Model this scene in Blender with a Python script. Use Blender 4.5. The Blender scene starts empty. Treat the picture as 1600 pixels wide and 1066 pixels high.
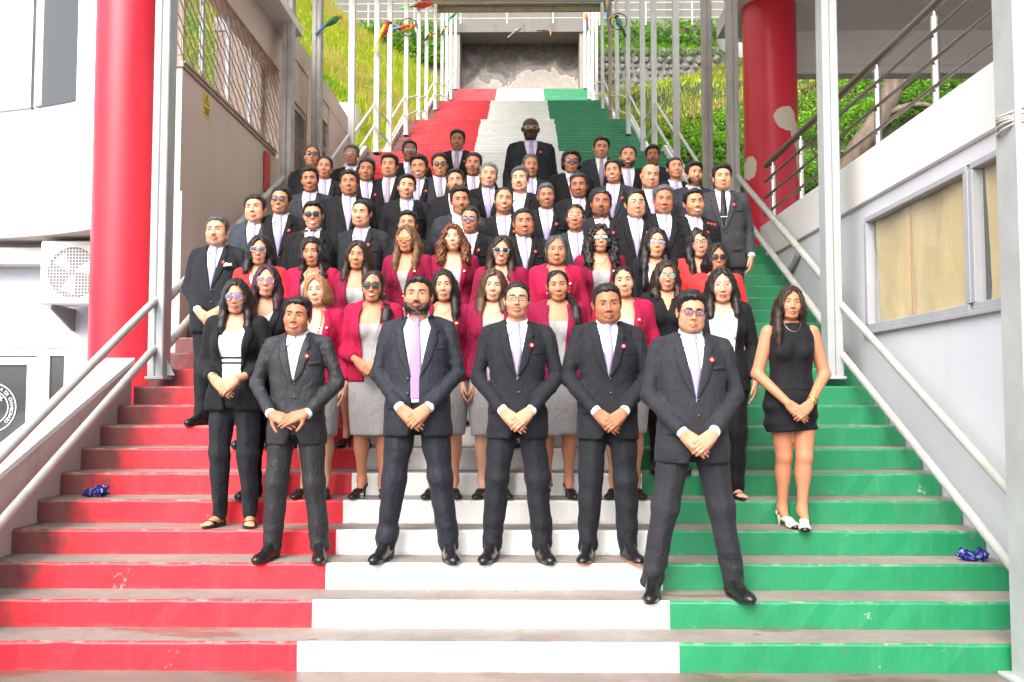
import bpy, bmesh, math, random
import numpy as np
from mathutils import Vector, Matrix
R = math.radians
random.seed(7); RNG = np.random.default_rng(11)
SC = bpy.context.scene
COL = SC.collection
# ------------------------------------------------------------------ camera
F_PX, PIT, YAW, CAMX, CAMH, CAMD = 1451.18, .0581, -.0135, .19, 1.4753, 5.046
cam_d = bpy.data.cameras.new('camera'); cam = bpy.data.objects.new('camera', cam_d); COL.objects.link(cam)
cam_d.sensor_width = 36.0; cam_d.lens = 36.0*F_PX/1600.0; cam_d.clip_end = 600; cam_d.clip_start = .05
cam.location = (CAMX, -CAMD, CAMH)
cam.rotation_euler = (math.pi/2+PIT, 0, -YAW)
SC.camera = cam
# ------------------------------------------------------------------ sky, sun, exposure (bright overcast)
SUN_EL, SUN_AZ = 42, 205       # azimuth: degrees clockwise from +Y
world = bpy.data.worlds.new('World'); SC.world = world; world.use_nodes = True
_n = world.node_tree.nodes; _l = world.node_tree.links; _n.clear()
_o = _n.new('ShaderNodeOutputWorld'); _b = _n.new('ShaderNodeBackground'); _s = _n.new('ShaderNodeTexSky')
_s.sky_type = 'NISHITA'; _s.sun_disc = False; _s.sun_elevation = R(SUN_EL); _s.sun_rotation = R(SUN_AZ)
_s.dust_density = 4.0; _s.air_density = 1.0; _s.ozone_density = 1.0
_hs = _n.new('ShaderNodeHueSaturation'); _hs.inputs['Saturation'].default_value = .35
_b.inputs['Strength'].default_value = .15
_l.new(_s.outputs[0], _hs.inputs['Color']); _l.new(_hs.outputs[0], _b.inputs['Color']); _l.new(_b.outputs[0], _o.inputs[0])
sun_d = bpy.data.lights.new('sun', 'SUN'); sun = bpy.data.objects.new('sun', sun_d); COL.objects.link(sun)
sun_d.energy = 1.5; sun_d.angle = R(50); sun_d.color = (1, .965, .92)
_az = R(SUN_AZ); _el = R(SUN_EL)
_dir = Vector((math.sin(_az)*math.cos(_el), math.cos(_az)*math.cos(_el), math.sin(_el)))
sun.rotation_euler = _dir.to_track_quat('Z', 'Y').to_euler()
sun.location = (0, -10, 20)
SC.view_settings.view_transform = 'Standard'; SC.view_settings.look = 'None'
SC.view_settings.exposure = 1.38; SC.view_settings.gamma = 1.0; SC.view_settings.use_curve_mapping = False
# ------------------------------------------------------------------ materials
def lin(r, g=None, b=None):
    c = (r, g, b) if g is not None else r
    return tuple(((x/255)/12.92 if x/255 <= .04045 else ((x/255+.055)/1.055)**2.4) for x in c)
MATS = {}
class N:
    def __init__(s, name):
        s.m = bpy.data.materials.new(name); s.m.use_nodes = True
        s.t = s.m.node_tree; s.n = s.t.nodes; s.l = s.t.links
        s.b = s.n['Principled BSDF']; s.tc = s.n.new('ShaderNodeTexCoord')
        MATS[name] = s.m
    def node(s, typ, **kw):
        x = s.n.new(typ)
        for k, v in kw.items():
            setattr(x, k, v)
        return x
    def mapc(s, scale=(1, 1, 1), src='Object', loc=(0, 0, 0)):
        m = s.n.new('ShaderNodeMapping'); m.inputs['Scale'].default_value = scale; m.inputs['Location'].default_value = loc
        s.l.new(s.tc.outputs[src], m.inputs['Vector']); return m.outputs[0]
    def noise(s, scale, vec=None, detail=5, rough=.6, dist=0):
        x = s.n.new('ShaderNodeTexNoise'); x.inputs['Scale'].default_value = scale
        x.inputs['Detail'].default_value = detail; x.inputs['Roughness'].default_value = rough; x.inputs['Distortion'].default_value = dist
        s.l.new(vec if vec is not None else s.tc.outputs['Object'], x.inputs['Vector']); return x.outputs['Fac']
    def ramp(s, fac, stops):
        x = s.n.new('ShaderNodeValToRGB'); e = x.color_ramp.elements
        while len(e) < len(stops): e.new(.5)
        for i, (p, c) in enumerate(stops):
            e[i].position = p; e[i].color = (*c, 1) if isinstance(c, tuple) else (c, c, c, 1)
        s.l.new(fac, x.inputs['Fac']); return x.outputs['Color']
    def mix(s, fac, a, b, blend='MIX'):
        x = s.n.new('ShaderNodeMix'); x.data_type = 'RGBA'; x.blend_type = blend
        for i, v in ((0, fac), (6, a), (7, b)):
            if hasattr(v, 'is_output'): s.l.new(v, x.inputs[i])
            elif i == 0: x.inputs[0].default_value = v
            else: x.inputs[i].default_value = (*v, 1) if len(v) == 3 else v
        return x.outputs[2]
    def math(s, op, a, b=0.0, c=None, clamp=False):
        x = s.n.new('ShaderNodeMath'); x.operation = op; x.use_clamp = clamp
        for i, v in enumerate((a, b) if c is None else (a, b, c)):
            if hasattr(v, 'is_output'): s.l.new(v, x.inputs[i])
            else: x.inputs[i].default_value = v
        return x.outputs[0]
    def xyz(s, src='Object'):
        x = s.n.new('ShaderNodeSeparateXYZ'); s.l.new(s.tc.outputs[src], x.inputs[0]); return x.outputs
    def color(s, v):
        if hasattr(v, 'is_output'): s.l.new(v, s.b.inputs['Base Color'])
        else: s.b.inputs['Base Color'].default_value = (*v, 1)
    def set(s, **kw):
        for k, v in kw.items():
            k = k.replace('_', ' ').title().replace('Ior', 'IOR')
            if hasattr(v, 'is_output'): s.l.new(v, s.b.inputs[k])
            else: s.b.inputs[k].default_value = v
        return s
    def bump(s, h, strength=.3, dist=.01):
        x = s.n.new('ShaderNodeBump'); x.inputs['Strength'].default_value = strength; x.inputs['Distance'].default_value = dist
        s.l.new(h, x.inputs['Height']); s.l.new(x.outputs[0], s.b.inputs['Normal'])
def plain(name, col, rough=.5, metal=0, var=.12, scale=6, bump=.1, bscale=60, spec=.5, bdist=.004):
    n = N(name); f = n.noise(scale)
    c1 = tuple(max(0, x*(1-var)) for x in col); c2 = tuple(min(1, x*(1+var)) for x in col)
    n.color(n.ramp(f, [(.3, c1), (.7, c2)])); n.set(roughness=rough, metallic=metal)
    n.b.inputs['Specular IOR Level'].default_value = spec
    if bump: n.bump(n.noise(bscale), bump, bdist)
    return n.m
# ------------------------------------------------------------------ objects
def mesh_from(name, V, Fc, mat=None, smooth=False):
    me = bpy.data.meshes.new(name)
    V = np.asarray(V, np.float32)
    if isinstance(Fc, np.ndarray) and Fc.ndim == 2:
        nf, k = Fc.shape
        me.vertices.add(len(V)); me.vertices.foreach_set('co', V.ravel())
        me.loops.add(nf*k); me.loops.foreach_set('vertex_index', Fc.astype(np.int32).ravel())
        me.polygons.add(nf); me.polygons.foreach_set('loop_start', np.arange(0, nf*k, k, dtype=np.int32))
        me.polygons.foreach_set('loop_total', np.full(nf, k, np.int32))
        me.update(calc_edges=True)
    else:
        me.from_pydata([tuple(v) for v in V.tolist()], [], [tuple(int(i) for i in f) for f in Fc]); me.update()
    if smooth: me.polygons.foreach_set('use_smooth', np.ones(len(me.polygons), bool))
    if mat is not None:
        for m in (mat if isinstance(mat, (list, tuple)) else [mat]): me.materials.append(MATS[m] if isinstance(m, str) else m)
    return me
def ob(name, me, parent=None, loc=None, rot=None, scale=None):
    mt = None
    if isinstance(me, tuple):
        me, mt = me
        if not me.materials: me.materials.append(None)
    o = bpy.data.objects.new(name, me); COL.objects.link(o)
    if mt: o.material_slots[0].link = 'OBJECT'; o.material_slots[0].material = MATS[mt]
    if parent is not None: o.parent = parent
    if loc is not None: o.location = loc
    if rot is not None: o.rotation_euler = rot
    if scale is not None: o.scale = scale
    return o
def tag(o, label=None, cat=None, group=None, kind=None):
    if label: o['label'] = label
    if cat: o['category'] = cat
    if group: o['group'] = group
    if kind: o['kind'] = kind
    return o
def empty(name, loc=(0, 0, 0), rz=0, parent=None):
    o = ob(name, None, parent, loc, (0, 0, rz)); o.empty_display_size = .1; return o
class MB:
    """collects boxes, tubes, lofts into one mesh"""
    def __init__(s): s.V = []; s.F = []; s.M = []
    def raw(s, V, Fc, m=0):
        o = len(s.V); s.V += [tuple(map(float, v)) for v in V]
        for f in Fc: s.F.append(tuple(int(i)+o for i in f)); s.M.append(m)
        return s
    def box(s, x0, x1, y0, y1, z0, z1, m=0, M=None, c=0.0):
        if c > 0:
            c = min(c, abs(x1-x0)*.45, abs(y1-y0)*.45, abs(z1-z0)*.45)
            V = []
            for sx in (0, 1):
                for sy in (0, 1):
                    for sz in (0, 1):
                        X = (x0, x1)[sx]; Y = (y0, y1)[sy]; Z = (z0, z1)[sz]
                        dx = c if sx == 0 else -c; dy = c if sy == 0 else -c; dz = c if sz == 0 else -c
                        V += [(X, Y+dy, Z+dz), (X+dx, Y, Z+dz), (X+dx, Y+dy, Z)]
            bm = bmesh.new()
            for v in V: bm.verts.new(v)
            g = bmesh.ops.convex_hull(bm, input=bm.verts[:])
            bmesh.ops.dissolve_limit(bm, angle_limit=.01, verts=bm.verts[:], edges=bm.edges[:])
            bm.verts.index_update(); V = [v.co.copy() for v in bm.verts]; Fc = [[v.index for v in f.verts] for f in bm.faces]; bm.free()
        else:
            V = [(x, y, z) for x in (x0, x1) for y in (y0, y1) for z in (z0, z1)]
            Fc = [(0, 1, 3, 2), (4, 6, 7, 5), (0, 4, 5, 1), (2, 3, 7, 6), (0, 2, 6, 4), (1, 5, 7, 3)]
        if M is not None: V = [M @ Vector(v) for v in V]
        return s.raw(V, Fc, m)
    def tube(s, pts, r, n=10, m=0, cap=True):
        P = [Vector(p) for p in pts]; V = []; Fc = []; rr = r if isinstance(r, (list, tuple)) else [r]*len(P)
        up = None
        for i, p in enumerate(P):
            t = (P[min(i+1, len(P)-1)]-P[max(i-1, 0)]).normalized()
            if up is None:
                up = t.cross(Vector((0, 0, 1)));
                if up.length < .05: up = t.cross(Vector((0, 1, 0)))
                up.normalize()
            else: up = (up-t*up.dot(t)).normalized()
            b = t.cross(up)
            for k in range(n):
                a = 2*math.pi*k/n; V.append(p+(up*math.cos(a)+b*math.sin(a))*rr[i])
        for i in range(len(P)-1):
            for k in range(n):
                Fc.append((i*n+k, i*n+(k+1) % n, (i+1)*n+(k+1) % n, (i+1)*n+k))
        if cap: Fc.append(tuple(range(n))[::-1]); Fc.append(tuple((len(P)-1)*n+k for k in range(n)))
        return s.raw(V, Fc, m)
    def prism(s, poly, h0, h1, axis='z', m=0):
        n = len(poly)
        def q(a, b, h): return {'z': (a, b, h), 'y': (a, h, b), 'x': (h, a, b)}[axis]
        V = [q(a, b, h0) for a, b in poly]+[q(a, b, h1) for a, b in poly]
        Fc = [tuple(range(n))[::-1], tuple(range(n, 2*n))]+[(i, (i+1) % n, n+(i+1) % n, n+i) for i in range(n)]
        return s.raw(V, Fc, m)
    def lathe(s, prof, n=24, c=(0, 0), m=0):
        V = [(c[0]+r*math.cos(2*math.pi*k/n), c[1]+r*math.sin(2*math.pi*k/n), z) for r, z in prof for k in range(n)]
        Fc = [(i*n+k, i*n+(k+1) % n, (i+1)*n+(k+1) % n, (i+1)*n+k) for i in range(len(prof)-1) for k in range(n)]
        return s.raw(V, Fc, m)
    def build(s, name, mats, parent=None, smooth=False, recalc=True, ang=None, **kw):
        me = mesh_from(name, s.V, s.F, mats)
        me.polygons.foreach_set('material_index', np.array(s.M, np.int32))
        if recalc:
            bm = bmesh.new(); bm.from_mesh(me); bmesh.ops.recalc_face_normals(bm, faces=bm.faces[:]); bm.to_mesh(me); bm.free()
        if smooth or ang:
            me.polygons.foreach_set('use_smooth', np.ones(len(me.polygons), bool))
            if ang: me.set_sharp_from_angle(angle=R(ang))
        return ob(name, me, parent, **kw)
def ray(px, py):
    d = np.array([(px-800)/F_PX, 1.0, (533-py)/F_PX])
    c, s = math.cos(PIT), math.sin(PIT); d = np.array([d[0], c*d[1]-s*d[2], s*d[1]+c*d[2]])
    c, s = math.cos(YAW), math.sin(YAW); return np.array([c*d[0]+s*d[1], -s*d[0]+c*d[1], d[2]])
CAM_O = np.array([CAMX, -CAMD, CAMH])
def at_y(px, py, Y): d = ray(px, py); return CAM_O+d*(Y-CAM_O[1])/d[1]
def at_x(px, py, X): d = ray(px, py); return CAM_O+d*(X-CAM_O[0])/d[0]
# ------------------------------------------------------------------ signed-distance modelling (bodies, clothes, hair)
class Fld:
    def __init__(s, lo, hi, h):
        s.lo = np.array(lo, np.float32); s.h = h
        s.n = np.ceil((np.array(hi)-np.array(lo))/h).astype(int)+1
        s.ax = [(s.lo[i]+np.arange(s.n[i])*h).astype(np.float32) for i in range(3)]
        s.V = np.full(s.n, .2, np.float32)
    def grid(s, lo=None, hi=None):
        if lo is None: sl = (slice(None),)*3
        else:
            a = np.clip(np.floor((np.array(lo)-s.lo)/s.h).astype(int), 0, s.n); b = np.clip(np.ceil((np.array(hi)-s.lo)/s.h).astype(int)+1, 0, s.n)
            sl = tuple(slice(int(i), int(j)) for i, j in zip(a, b))
        return sl, s.ax[0][sl[0]][:, None, None], s.ax[1][sl[1]][None, :, None], s.ax[2][sl[2]][None, None, :]
    def _blend(s, sl, d, k):
        v = s.V[sl]
        if v.size == 0: return
        if k <= 0: s.V[sl] = np.minimum(v, d)
        else:
            hh = np.maximum(k-np.abs(v-d), 0)/k; s.V[sl] = np.minimum(v, d)-hh*hh*k*.25
    def cap(s, a, b, r1, r2=None, k=.02):
        r2 = r1 if r2 is None else r2; a = np.array(a, np.float32); b = np.array(b, np.float32); m = max(r1, r2)+k+2.5*s.h
        sl, X, Y, Z = s.grid(np.minimum(a, b)-m, np.maximum(a, b)+m)
        ba = b-a; L = float(ba@ba)+1e-9; x = X-a[0]; y = Y-a[1]; z = Z-a[2]
        t = np.clip((x*ba[0]+y*ba[1]+z*ba[2])/L, 0, 1)
        d = np.sqrt((x-t*ba[0])**2+(y-t*ba[1])**2+(z-t*ba[2])**2)-(r1+(r2-r1)*t)
        s._blend(sl, d, k); return s
    def chain(s, pts, rs, k=.02):
        for i in range(len(pts)-1): s.cap(pts[i], pts[i+1], rs[i], rs[i+1], k)
        return s
    def _ell(s, c, r, k):
        c = np.array(c, np.float32); r = np.array(r, np.float32); m = k+2.5*s.h
        sl, X, Y, Z = s.grid(c-r-m, c+r+m)
        x = (X-c[0])/r[0]; y = (Y-c[1])/r[1]; z = (Z-c[2])/r[2]
        k0 = np.sqrt(x*x+y*y+z*z); k1 = np.sqrt((x/r[0])**2+(y/r[1])**2+(z/r[2])**2)+1e-6
        return sl, k0*(k0-1)/k1
    def ell(s, c, r, k=.02): sl, d = s._ell(c, r, k); s._blend(sl, d, k); return s
    def cut_ell(s, c, r, k=.01):
        sl, d = s._ell(c, r, k); v = s.V[sl]
        if v.size:
            hh = np.maximum(k-np.abs(v+d), 0)/k; s.V[sl] = np.maximum(v, -d)+hh*hh*k*.25
        return s
    def loft(s, rings, p=2.4, k=.02, inset=0.0):
        rg = np.array(sorted(rings), np.float32); z = s.ax[2]
        zz0, zz1 = rg[0, 0], rg[-1, 0]
        rx = np.interp(z, rg[:, 0], rg[:, 1])-inset; ry = np.interp(z, rg[:, 0], rg[:, 2])-inset; cy = np.interp(z, rg[:, 0], rg[:, 3])
        # smooth the profile
        for _ in range(3):
            for a in (rx, ry, cy): a[1:-1] = (a[:-2]+2*a[1:-1]+a[2:])/4
        sl, X, Y, Z = s.grid()
        q = (np.abs(X/rx)**p+np.abs((Y-cy)/ry)**p)**(1/p)
        d = (q-1)*np.minimum(rx, ry); d = np.maximum(d, np.maximum(zz0-Z, Z-zz1)).astype(np.float32)
        s._blend(sl, d, k); return s
    def cut(s, fn, k=.004):
        sl, X, Y, Z = s.grid(); d = -fn(X, Y, Z); v = s.V
        hh = np.maximum(k-np.abs(v-d), 0)/k; s.V = (np.maximum(v, d)+hh*hh*k*.25).astype(np.float32); return s
    def disp(s, fn):
        sl, X, Y, Z = s.grid(); s.V = (s.V+fn(X, Y, Z)).astype(np.float32); return s
    def copy(s):
        o = Fld.__new__(Fld); o.lo = s.lo; o.h = s.h; o.n = s.n; o.ax = s.ax; o.V = s.V.copy(); return o
    def like(s):
        o = s.copy(); o.V = np.full(s.n, .2, np.float32); return o
    def front(s, x, z, back=False):
        """y of the first surface met along +y at (x,z); vectorised"""
        x = np.asarray(x, np.float64); z = np.asarray(z, np.float64)
        fx = np.clip((x-s.lo[0])/s.h, 0, s.n[0]-1.001); fz = np.clip((z-s.lo[2])/s.h, 0, s.n[2]-1.001)
        ix = fx.astype(int); iz = fz.astype(int); u = (fx-ix)[..., None]; w = (fz-iz)[..., None]
        V = np.moveaxis(s.V, 1, 2)
        c = V[ix, iz]*(1-u)*(1-w)+V[ix+1, iz]*u*(1-w)+V[ix, iz+1]*(1-u)*w+V[ix+1, iz+1]*u*w
        if back: c = c[..., ::-1]
        neg = c < 0; j = np.argmax(neg, -1); ok = neg.any(-1); j = np.maximum(j, 1)
        a = np.take_along_axis(c, (j-1)[..., None], -1)[..., 0]; b = np.take_along_axis(c, j[..., None], -1)[..., 0]
        y = (j-1+a/(a-b+1e-9))*s.h
        y = s.lo[1]+y if not back else s.ax[1][-1]-y
        return np.where(ok, y, np.nan)
    def mesh(s):
        V = s.V; S = V < 0; nx, ny, nz = V.shape
        cnt = np.zeros((nx-1, ny-1, nz-1), np.int8)
        for i in (0, 1):
            for j in (0, 1):
                for k in (0, 1): cnt += S[i:nx-1+i, j:ny-1+j, k:nz-1+k]
        act = (cnt > 0) & (cnt < 8); idx = np.argwhere(act); vid = np.full(act.shape, -1, np.int32); vid[act] = np.arange(len(idx))
        P = np.zeros((len(idx), 3)); C = np.zeros(len(idx)); ix, iy, iz = idx.T
        cor = [(0, 0, 0), (1, 0, 0), (0, 1, 0), (1, 1, 0), (0, 0, 1), (1, 0, 1), (0, 1, 1), (1, 1, 1)]
        val = [V[ix+a, iy+b, iz+c] for a, b, c in cor]
        for a in range(8):
            for ax in range(3):
                if cor[a][ax] == 0:
                    b = a+(1 << ax); va, vb = val[a], val[b]; cr = (va < 0) != (vb < 0)
                    t = np.where(cr, va/(va-vb+np.where(va == vb, 1e-9, 0)), 0)
                    q = np.array(cor[a], float)[None].repeat(len(idx), 0); q[:, ax] = t
                    P[cr] += q[cr]; C[cr] += 1
        P = s.lo+(idx+P/C[:, None])*s.h
        Fs = []
        for ax in range(3):
            o = [(1, 2), (2, 0), (0, 1)][ax]
            sl0 = [slice(1, -1)]*3; sl0[ax] = slice(0, -1); sl1 = [slice(1, -1)]*3; sl1[ax] = slice(1, None)
            A = S[tuple(sl0)]; B = S[tuple(sl1)]; e = np.argwhere(A != B)
            if not len(e): continue
            off = np.ones(3, int); off[ax] = 0; e2 = e+off; fl = A[tuple(e.T)]
            q = []
            for du, dv in ((-1, -1), (0, -1), (0, 0), (-1, 0)):
                c = e2.copy(); c[:, o[0]] += du; c[:, o[1]] += dv; q.append(vid[tuple(c.T)])
            q = np.stack(q, 1); q[~fl] = q[~fl][:, ::-1]; Fs.append(q)
        return P.astype(np.float32), np.concatenate(Fs).astype(np.int32)
def wob(seed, n, freq, amp):
    """cheap smooth 3-D noise: a sum of sines"""
    g = np.random.default_rng(seed); D = g.normal(size=(n, 3)); D /= np.linalg.norm(D, axis=1)[:, None]; D *= np.array(freq)*g.uniform(.6, 1.4, (n, 1)); ph = g.uniform(0, 6.28, n)
    def f(X, Y, Z):
        o = 0
        for i in range(n): o = o+np.sin(D[i, 0]*X+D[i, 1]*Y+D[i, 2]*Z+ph[i])
        return o*(amp/n**.5)
    return f
GC = {}
def with_mat(me, mat):
    """mesh data shared between objects; the material sits on the object's own slot"""
    return (me, mat)
# ================================================================== THE PLACE
RISE_ = .155
def env_mats():
    # painted risers
    for nm, c, c2 in (('paint_red', (.66, .011, .024), (.58, .02, .036)), ('paint_white', (.82, .82, .80), (.75, .74, .71)), ('paint_green', (.005, .17, .062), (.011, .225, .09))):
        n = N(nm); a = n.noise(1.6, detail=6); st = n.noise(9, n.mapc((1, 1, .07)), 5, .65); fine = n.noise(35, n.mapc((1, 1, .5)), 6)
        x = n.ramp(a, [(.35, c), (.7, c2)])
        x = n.mix(n.ramp(st, [(.52, 0.), (.75, .42)]), x, tuple(min(1, q*1.15+.035) for q in c))
        chip = n.noise(5.5, detail=9, rough=.72); x = n.mix(n.ramp(chip, [(.645, 0.), (.67, .6)]), x, (.42, .37, .3))
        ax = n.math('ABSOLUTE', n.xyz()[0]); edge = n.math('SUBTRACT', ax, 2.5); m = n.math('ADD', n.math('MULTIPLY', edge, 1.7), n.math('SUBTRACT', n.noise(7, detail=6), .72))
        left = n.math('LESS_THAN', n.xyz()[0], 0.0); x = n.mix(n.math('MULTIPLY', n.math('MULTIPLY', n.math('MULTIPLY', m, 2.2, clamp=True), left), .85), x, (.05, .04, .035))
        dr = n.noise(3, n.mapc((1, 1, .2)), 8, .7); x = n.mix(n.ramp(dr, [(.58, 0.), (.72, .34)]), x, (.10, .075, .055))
        fz = n.math('FRACT', n.math('DIVIDE', n.math('ADD', n.xyz()[2], .0005), RISE_)); gr = n.math('MULTIPLY', n.math('SUBTRACT', 1.0, n.math('MULTIPLY', fz, 5.0), clamp=True), n.ramp(n.noise(4.5, n.mapc((1, 1, .4), loc=(5, 0, 0)), 7, .65), [(.45, 0.), (.7, .8)]))
        x = n.mix(gr, x, (.09, .07, .055))
        top = n.math('MULTIPLY', n.math('SUBTRACT', n.math('MULTIPLY', fz, 12.0), 11.0, clamp=True), n.ramp(n.noise(11, detail=6), [(.5, 0.), (.62, .7)])); x = n.mix(top, x, (.3, .26, .22))
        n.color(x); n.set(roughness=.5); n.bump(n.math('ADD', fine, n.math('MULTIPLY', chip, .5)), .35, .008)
    n = N('tread_concrete'); a = n.noise(2.2, detail=8, rough=.65); b = n.noise(22, detail=8, rough=.7); c = n.noise(1.1, n.mapc((.55, 1.5, 1), loc=(3, 1, 0)), 8, .62)
    x = n.ramp(a, [(.3, (.185, .155, .135)), (.55, (.25, .215, .19)), (.75, (.31, .275, .25))]); x = n.mix(n.ramp(b, [(.45, 0.), (.8, .45)]), x, (.12, .1, .085))
    low = n.math('LESS_THAN', n.xyz()[2], .45); wet = n.ramp(c, [(.53, 0.), (.565, 1.)]); x = n.mix(n.math('MULTIPLY', n.math('MULTIPLY', wet, low), .62), x, (.115, .06, .05))
    sp = n.noise(8, detail=6, rough=.5); x = n.mix(n.ramp(sp, [(.70, 0.), (.72, .6)]), x, (.09, .07, .06)); sp2 = n.noise(30, detail=3); x = n.mix(n.ramp(sp2, [(.73, 0.), (.75, .7)]), x, (.55, .52, .48))
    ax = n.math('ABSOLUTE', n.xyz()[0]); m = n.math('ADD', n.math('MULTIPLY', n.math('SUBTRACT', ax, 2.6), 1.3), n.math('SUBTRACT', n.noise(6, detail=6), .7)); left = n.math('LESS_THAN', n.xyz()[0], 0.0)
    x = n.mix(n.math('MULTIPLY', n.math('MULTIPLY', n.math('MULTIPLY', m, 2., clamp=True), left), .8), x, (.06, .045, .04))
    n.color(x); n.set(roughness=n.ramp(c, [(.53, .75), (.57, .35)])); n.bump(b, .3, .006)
    n = N('ground_concrete'); a = n.noise(1.2, detail=9, rough=.65); b = n.noise(25, detail=8, rough=.7); c = n.noise(.8, n.mapc((.6, 1.3, 1), loc=(7, 2, 0)), 9, .63)
    x = n.ramp(a, [(.3, (.12, .095, .08)), (.7, (.2, .165, .14))]); x = n.mix(n.ramp(b, [(.4, 0.), (.8, .4)]), x, (.18, .15, .13)); x = n.mix(n.ramp(c, [(.47, 0.), (.52, .75)]), x, (.12, .055, .045))
    mo = n.noise(1.7, n.mapc(loc=(2, 0, 0)), 8); x = n.mix(n.math('MULTIPLY', n.ramp(mo, [(.55, 0.), (.66, .7)]), n.math('GREATER_THAN', n.xyz()[0], .8)), x, (.12, .13, .03))
    n.color(x); n.set(roughness=n.ramp(c, [(.47, .7), (.53, .3)])); n.bump(b, .3, .006)
    def wall(nm, c, dirt=(.3, .26, .22), amt=.5, rough=.7, sc=1.2):
        n = N(nm); a = n.noise(sc, detail=7, rough=.6); st = n.noise(2.6, n.mapc((1, 1, .1)), 7, .65); x = n.ramp(a, [(.3, tuple(q*.9 for q in c)), (.7, c)])
        x = n.mix(n.ramp(st, [(.55, 0.), (.8, amt)]), x, dirt); n.color(x); n.set(roughness=rough); n.bump(n.noise(45, detail=5), .15, .006)
    wall('wall_white', (.76, .79, .82), amt=.12); wall('wall_bluegrey', (.56, .62, .70), amt=.15); wall('wall_beige', (.6, .49, .42), (.36, .25, .19), .5); wall('wall_lilac', (.60, .61, .66), (.42, .4, .4), .18)
    wall('fascia_white', (.70, .69, .68), (.45, .42, .38), .2); wall('parapet_white', (.74, .75, .74), (.4, .4, .33), .3); wall('parapet_pink', (.52, .43, .41), (.2, .15, .12), .7, sc=3); wall('soffit', (.55, .53, .5), (.4, .33, .25), .2)
    wall('old_concrete', (.30, .275, .25), (.06, .05, .045), .8, sc=.8); wall('dark_concrete', (.17, .155, .14), (.04, .035, .03), .8)
    # tunnel back wall, water-stained: dark above an uneven pale tide line
    n = N('stained_wall'); z = n.xyz()[2]; w = n.noise(.9, detail=5, rough=.55, dist=.8); t = n.math('ADD', n.math('MULTIPLY', n.math('SUBTRACT', z, 16.2), .55), n.math('MULTIPLY', n.math('SUBTRACT', w, .5), 1.7))
    x = n.ramp(n.math('ADD', t, .5, clamp=True), [(.0, (.36, .32, .29)), (.4, (.40, .36, .32)), (.47, (.50, .46, .42)), (.52, (.16, .14, .13)), (.62, (.28, .25, .22)), (.74, (.15, .13, .12)), (1., (.05, .045, .04))])
    n.color(n.mix(n.ramp(n.noise(6, detail=8), [(.4, 0.), (.8, .5)]), x, (.2, .17, .15))); n.set(roughness=.8)
    # red column paint, peeled on the right-hand column only
    for nm, peel in (('column_red', False), ('column_red_peeled', True)):
        n = N(nm); a = n.noise(1.5, n.mapc((1, 1, .4)), 6); x = n.ramp(a, [(.3, (.50, .012, .03)), (.7, (.62, .02, .045))])
        if peel:
            X, Y, Z = n.xyz(); w = n.noise(4.5, detail=5, rough=.5)
            def blob(cx, cz, rx, rz):
                d = n.math('ADD', n.math('POWER', n.math('DIVIDE', n.math('SUBTRACT', X, cx), rx), 2), n.math('POWER', n.math('DIVIDE', n.math('SUBTRACT', Z, cz), rz), 2)); return n.math('LESS_THAN', n.math('ADD', d, n.math('MULTIPLY', n.math('SUBTRACT', w, .5), 2.6)), 1)
            m = n.math('MAXIMUM', n.math('MAXIMUM', blob(.12, 5.27, .17, .16), blob(.3, 5.05, .1, .22)), n.math('MAXIMUM', blob(-.33, 4.62, .06, .17), blob(.33, 4.75, .06, .3))); x = n.mix(m, x, (.6, .52, .42))
        n.color(x); n.set(roughness=.35); n.bump(n.noise(12), .1, .01)
    plain('steel_white', (.36, .38, .38), .45, var=.1, scale=4, bscale=30); plain('steel_grey', (.36, .35, .33), .5, var=.15, scale=5)
    n = N('steel_worn'); a = n.noise(3, n.mapc((1, 1, .25)), 7, .65); n.color(n.ramp(a, [(.3, (.50, .50, .48)), (.58, (.57, .57, .55)), (.7, (.40, .36, .3)), (.8, (.26, .15, .08))])); n.set(roughness=.5); n.bump(n.noise(40), .15, .004)
    n = N('steel_rusty'); a = n.noise(4, n.mapc((1, 1, .3)), 7, .65); n.color(n.ramp(a, [(.3, (.22, .16, .11)), (.55, (.33, .27, .2)), (.75, (.32, .12, .04))])); n.set(roughness=.6)
    plain('rail_pipe', (.38, .375, .35), .4, var=.12, scale=5); n = N('stainless'); n.color((.62, .6, .57)); n.set(roughness=.28, metallic=1.0); n = N('rail_bronze'); n.color((.20, .16, .13)); n.set(roughness=.35, metallic=.7)
    plain('aluminium', (.36, .37, .4), .35, var=.06); plain('frame_white', (.8, .82, .84), .4, var=.04); plain('grille_brown', (.36, .27, .22), .5)
    n = N('paper_yellow'); a = n.noise(2.2, n.mapc((1, 1, .5)), 4, .5, 1.5); b = n.noise(9, n.mapc((1, 1, .3)), 5, .6, 2); n.color(n.ramp(a, [(.25, (.55, .41, .15)), (.55, (.6, .46, .19)), (.8, (.64, .52, .25))])); n.set(roughness=.8); n.bump(n.math('ADD', a, n.math('MULTIPLY', b, .4)), .35, .05)
    n = N('tape_orange'); n.color((.55, .16, .04)); n.set(roughness=.6)
    n = N('glass'); n.color((.07, .08, .085)); n.set(roughness=.04); n.b.inputs['Alpha'].default_value = .55; n.b.inputs['Coat Weight'].default_value = 1.0
    n = N('glass_thin'); n.color((.55, .6, .62)); n.set(roughness=.03); n.b.inputs['Alpha'].default_value = .12; n.b.inputs['Coat Weight'].default_value = 1.0
    n = N('glass_dark'); n.color((.03, .035, .038)); n.set(roughness=.05); n.b.inputs['Coat Weight'].default_value = 1.0
    n = N('glass_pale'); n.color((.42, .47, .5)); n.set(roughness=.06); n.b.inputs['Coat Weight'].default_value = 1.0
    plain('curtain', (.55, .55, .56), .8, var=.1); n = N('interior_dark'); n.color((.05, .045, .04)); n.set(roughness=.8)
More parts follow.
